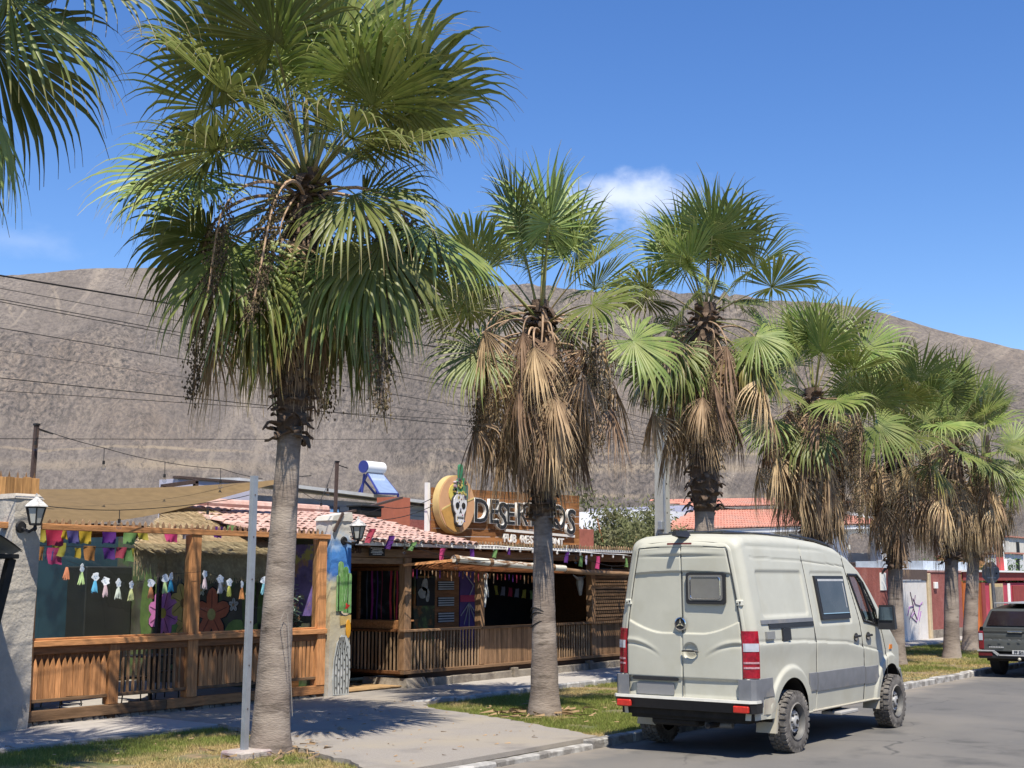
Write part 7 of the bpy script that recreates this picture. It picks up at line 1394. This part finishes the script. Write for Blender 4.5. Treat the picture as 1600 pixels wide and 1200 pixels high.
# hanging skeleton and horn decorations
hg = thing('hanging_skeleton', 'small white skeleton figure hanging beside the porch post', 'decoration', (21.55, 16.3, 2.1)); BONE = mat('bone_white', (.50, .50, .47), .8, .1, 9)
q = aty(759, 900, 16.3); MB().ball(q, .055, 8, 6, (1, 1, 1.2)).build('skull', BONE, hg); MB().tube([q+Vector((0, 0, -.06)), q+Vector((0, 0, -.35)), q+Vector((-.03, 0, -.62))], [.03, .035, .015], 6).build('body', BONE, hg); MB().tube([q+Vector((.02, 0, .06)), q+Vector((0, 0, .22))], .004, 4).build('cord', M['wire'], hg)
for s_ in (-.05, .05): MB().tube([q+Vector((0, -.01, -.1)), q+Vector((s_, -.02, -.3)), q+Vector((s_*1.2, -.02, -.42))], .012, 5).build('arm', BONE, hg)
hk = thing('hanging_skull', 'white animal skull with horns hanging in the right porch opening', 'decoration', (24.9, 16.6, 2.0)); q = aty(906, 908, 16.7); MB().tube([q+Vector((0, 0, .1)), q+Vector((0, 0, -.05)), q+Vector((.02, 0, -.32))], [.08, .09, .035], 8).build('skull', BONE, hk, 180); MB().tube([q+Vector((-.28, 0, .14)), q+Vector((-.1, 0, .06)), q+Vector((.1, 0, .06)), q+Vector((.28, 0, .14))], [.012, .03, .03, .012], 6).build('horns', BONE, hk)
MB().tube([q+Vector((0, 0, .1)), q+Vector((0, 0, .5))], .004, 4).build('cord', M['wire'], hk)
# sugar skull tassel garland in front of the glass
gl = thing('skull_tassel_garland', 'garland of white sugar skulls with pastel tassels before the terrace glass', 'garland', (13.5, 16.2, 2.0)); YG = 16.22; tas = [(105, 880, (.55, .22, .12), 0), (128, 888, (.42, .58, .28), 1), (149, 901, (.10, .38, .60), 1), (165, 908, (.52, .40, .44), 1), (185, 911, (.52, .58, .52), 1), (205, 914, (.56, .60, .30), 1), (236, 911, (.60, .26, .12), 1), (258, 904, (.42, .58, .28), 1), (267, 901, (.08, .42, .62), 1), (320, 897, (.50, .42, .46), 1), (344, 905, (.50, .50, .52), 1), (358, 910, (.60, .60, .14), 1), (378, 913, (.62, .28, .10), 1), (389, 908, (.42, .5, .36), 1), (412, 907, (.25, .55, .62), 1)]
SKW = mat('skull_white', (.70, .74, .78), .7, .03, 9); SKB = mat('skull_blue', (.25, .42, .60), .7); rgt = random.Random(8)
MB().tube([aty(px, py-4, YG) for px, py, *_ in tas], .003, 4).build('cord', M['wire'], gl)
for i, (px, py, c, s_) in enumerate(tas):
    q = aty(px, py, YG)
    if s_:
        pl_ = [(.055*(1+.22*math.cos(5*a+i))*math.cos(a), .062*(1+.16*math.cos(3*a+i*2))*math.sin(a)) for a in [2*math.pi*k/20 for k in range(20)]]; so_ = MB().prism(pl_, q, (math.cos(.45*math.sin(i*1.7)), math.sin(.45*math.sin(i*1.7)), 0), UZ, (0, -.008, 0)).build('skull', SKW, gl)
        for ex, ez in ((-.02, .005), (.018, .005), (0, -.025)): MB().prism(el(ex, ez, .008, .009, 8), q+Vector((0, -.009, 0)), UX, UZ, (0, -.002, 0)).build('skull_mark', SKB, so_)
    tm_ = MB(); h = .17
    for k in range(16):
        a = 2*math.pi*k/16; t0, t1 = q+Vector((.012*math.cos(a), .012*math.sin(a), -.055)), q+Vector((.045*math.cos(a)+rgt.uniform(-.012, .012), .03*math.sin(a), -.055-h*rgt.uniform(.85, 1.08))); tm_.tube([t0, t0.lerp(t1, .5)+Vector((.004, 0, 0)), t1], [.006, .009, .006], 3)
    tm_.build('tassel', mat('tassel_%d' % i, c, .9, .1, 9), gl)
# cable tie round the palm in front of the porch, sticks lying by the fence, loops of wire on the near palm
ct = thing('cable_loop', 'black cables tied round the palm trunk in front of the porch', 'cable', (16.95, 11.8, 1.6))
for dz in (1.62, 1.55, 1.42): MB().tube([(16.95+.185*math.cos(a), 11.78+.185*math.sin(a), dz+.05*math.sin(a*2+dz*9)) for a in [2*math.pi*k/20 for k in range(21)]], .011, 5).build('cable', M['wire'], ct)

lw_ = thing('wire_loop', 'thin pale wire loop hanging on the trunk of the tallest front palm', 'wire', (11.3, 11.5, 1.4)); MB().tube([(11.33, 11.56, 1.05), (11.23, 11.60, 1.62), (11.27, 11.585, 1.72), (11.31, 11.57, 1.68), (11.37, 11.55, .95), (11.38, 11.52, .5)], .004, 4).build('strand', mat('pale_wire', (.30, .27, .23), .7), lw_)
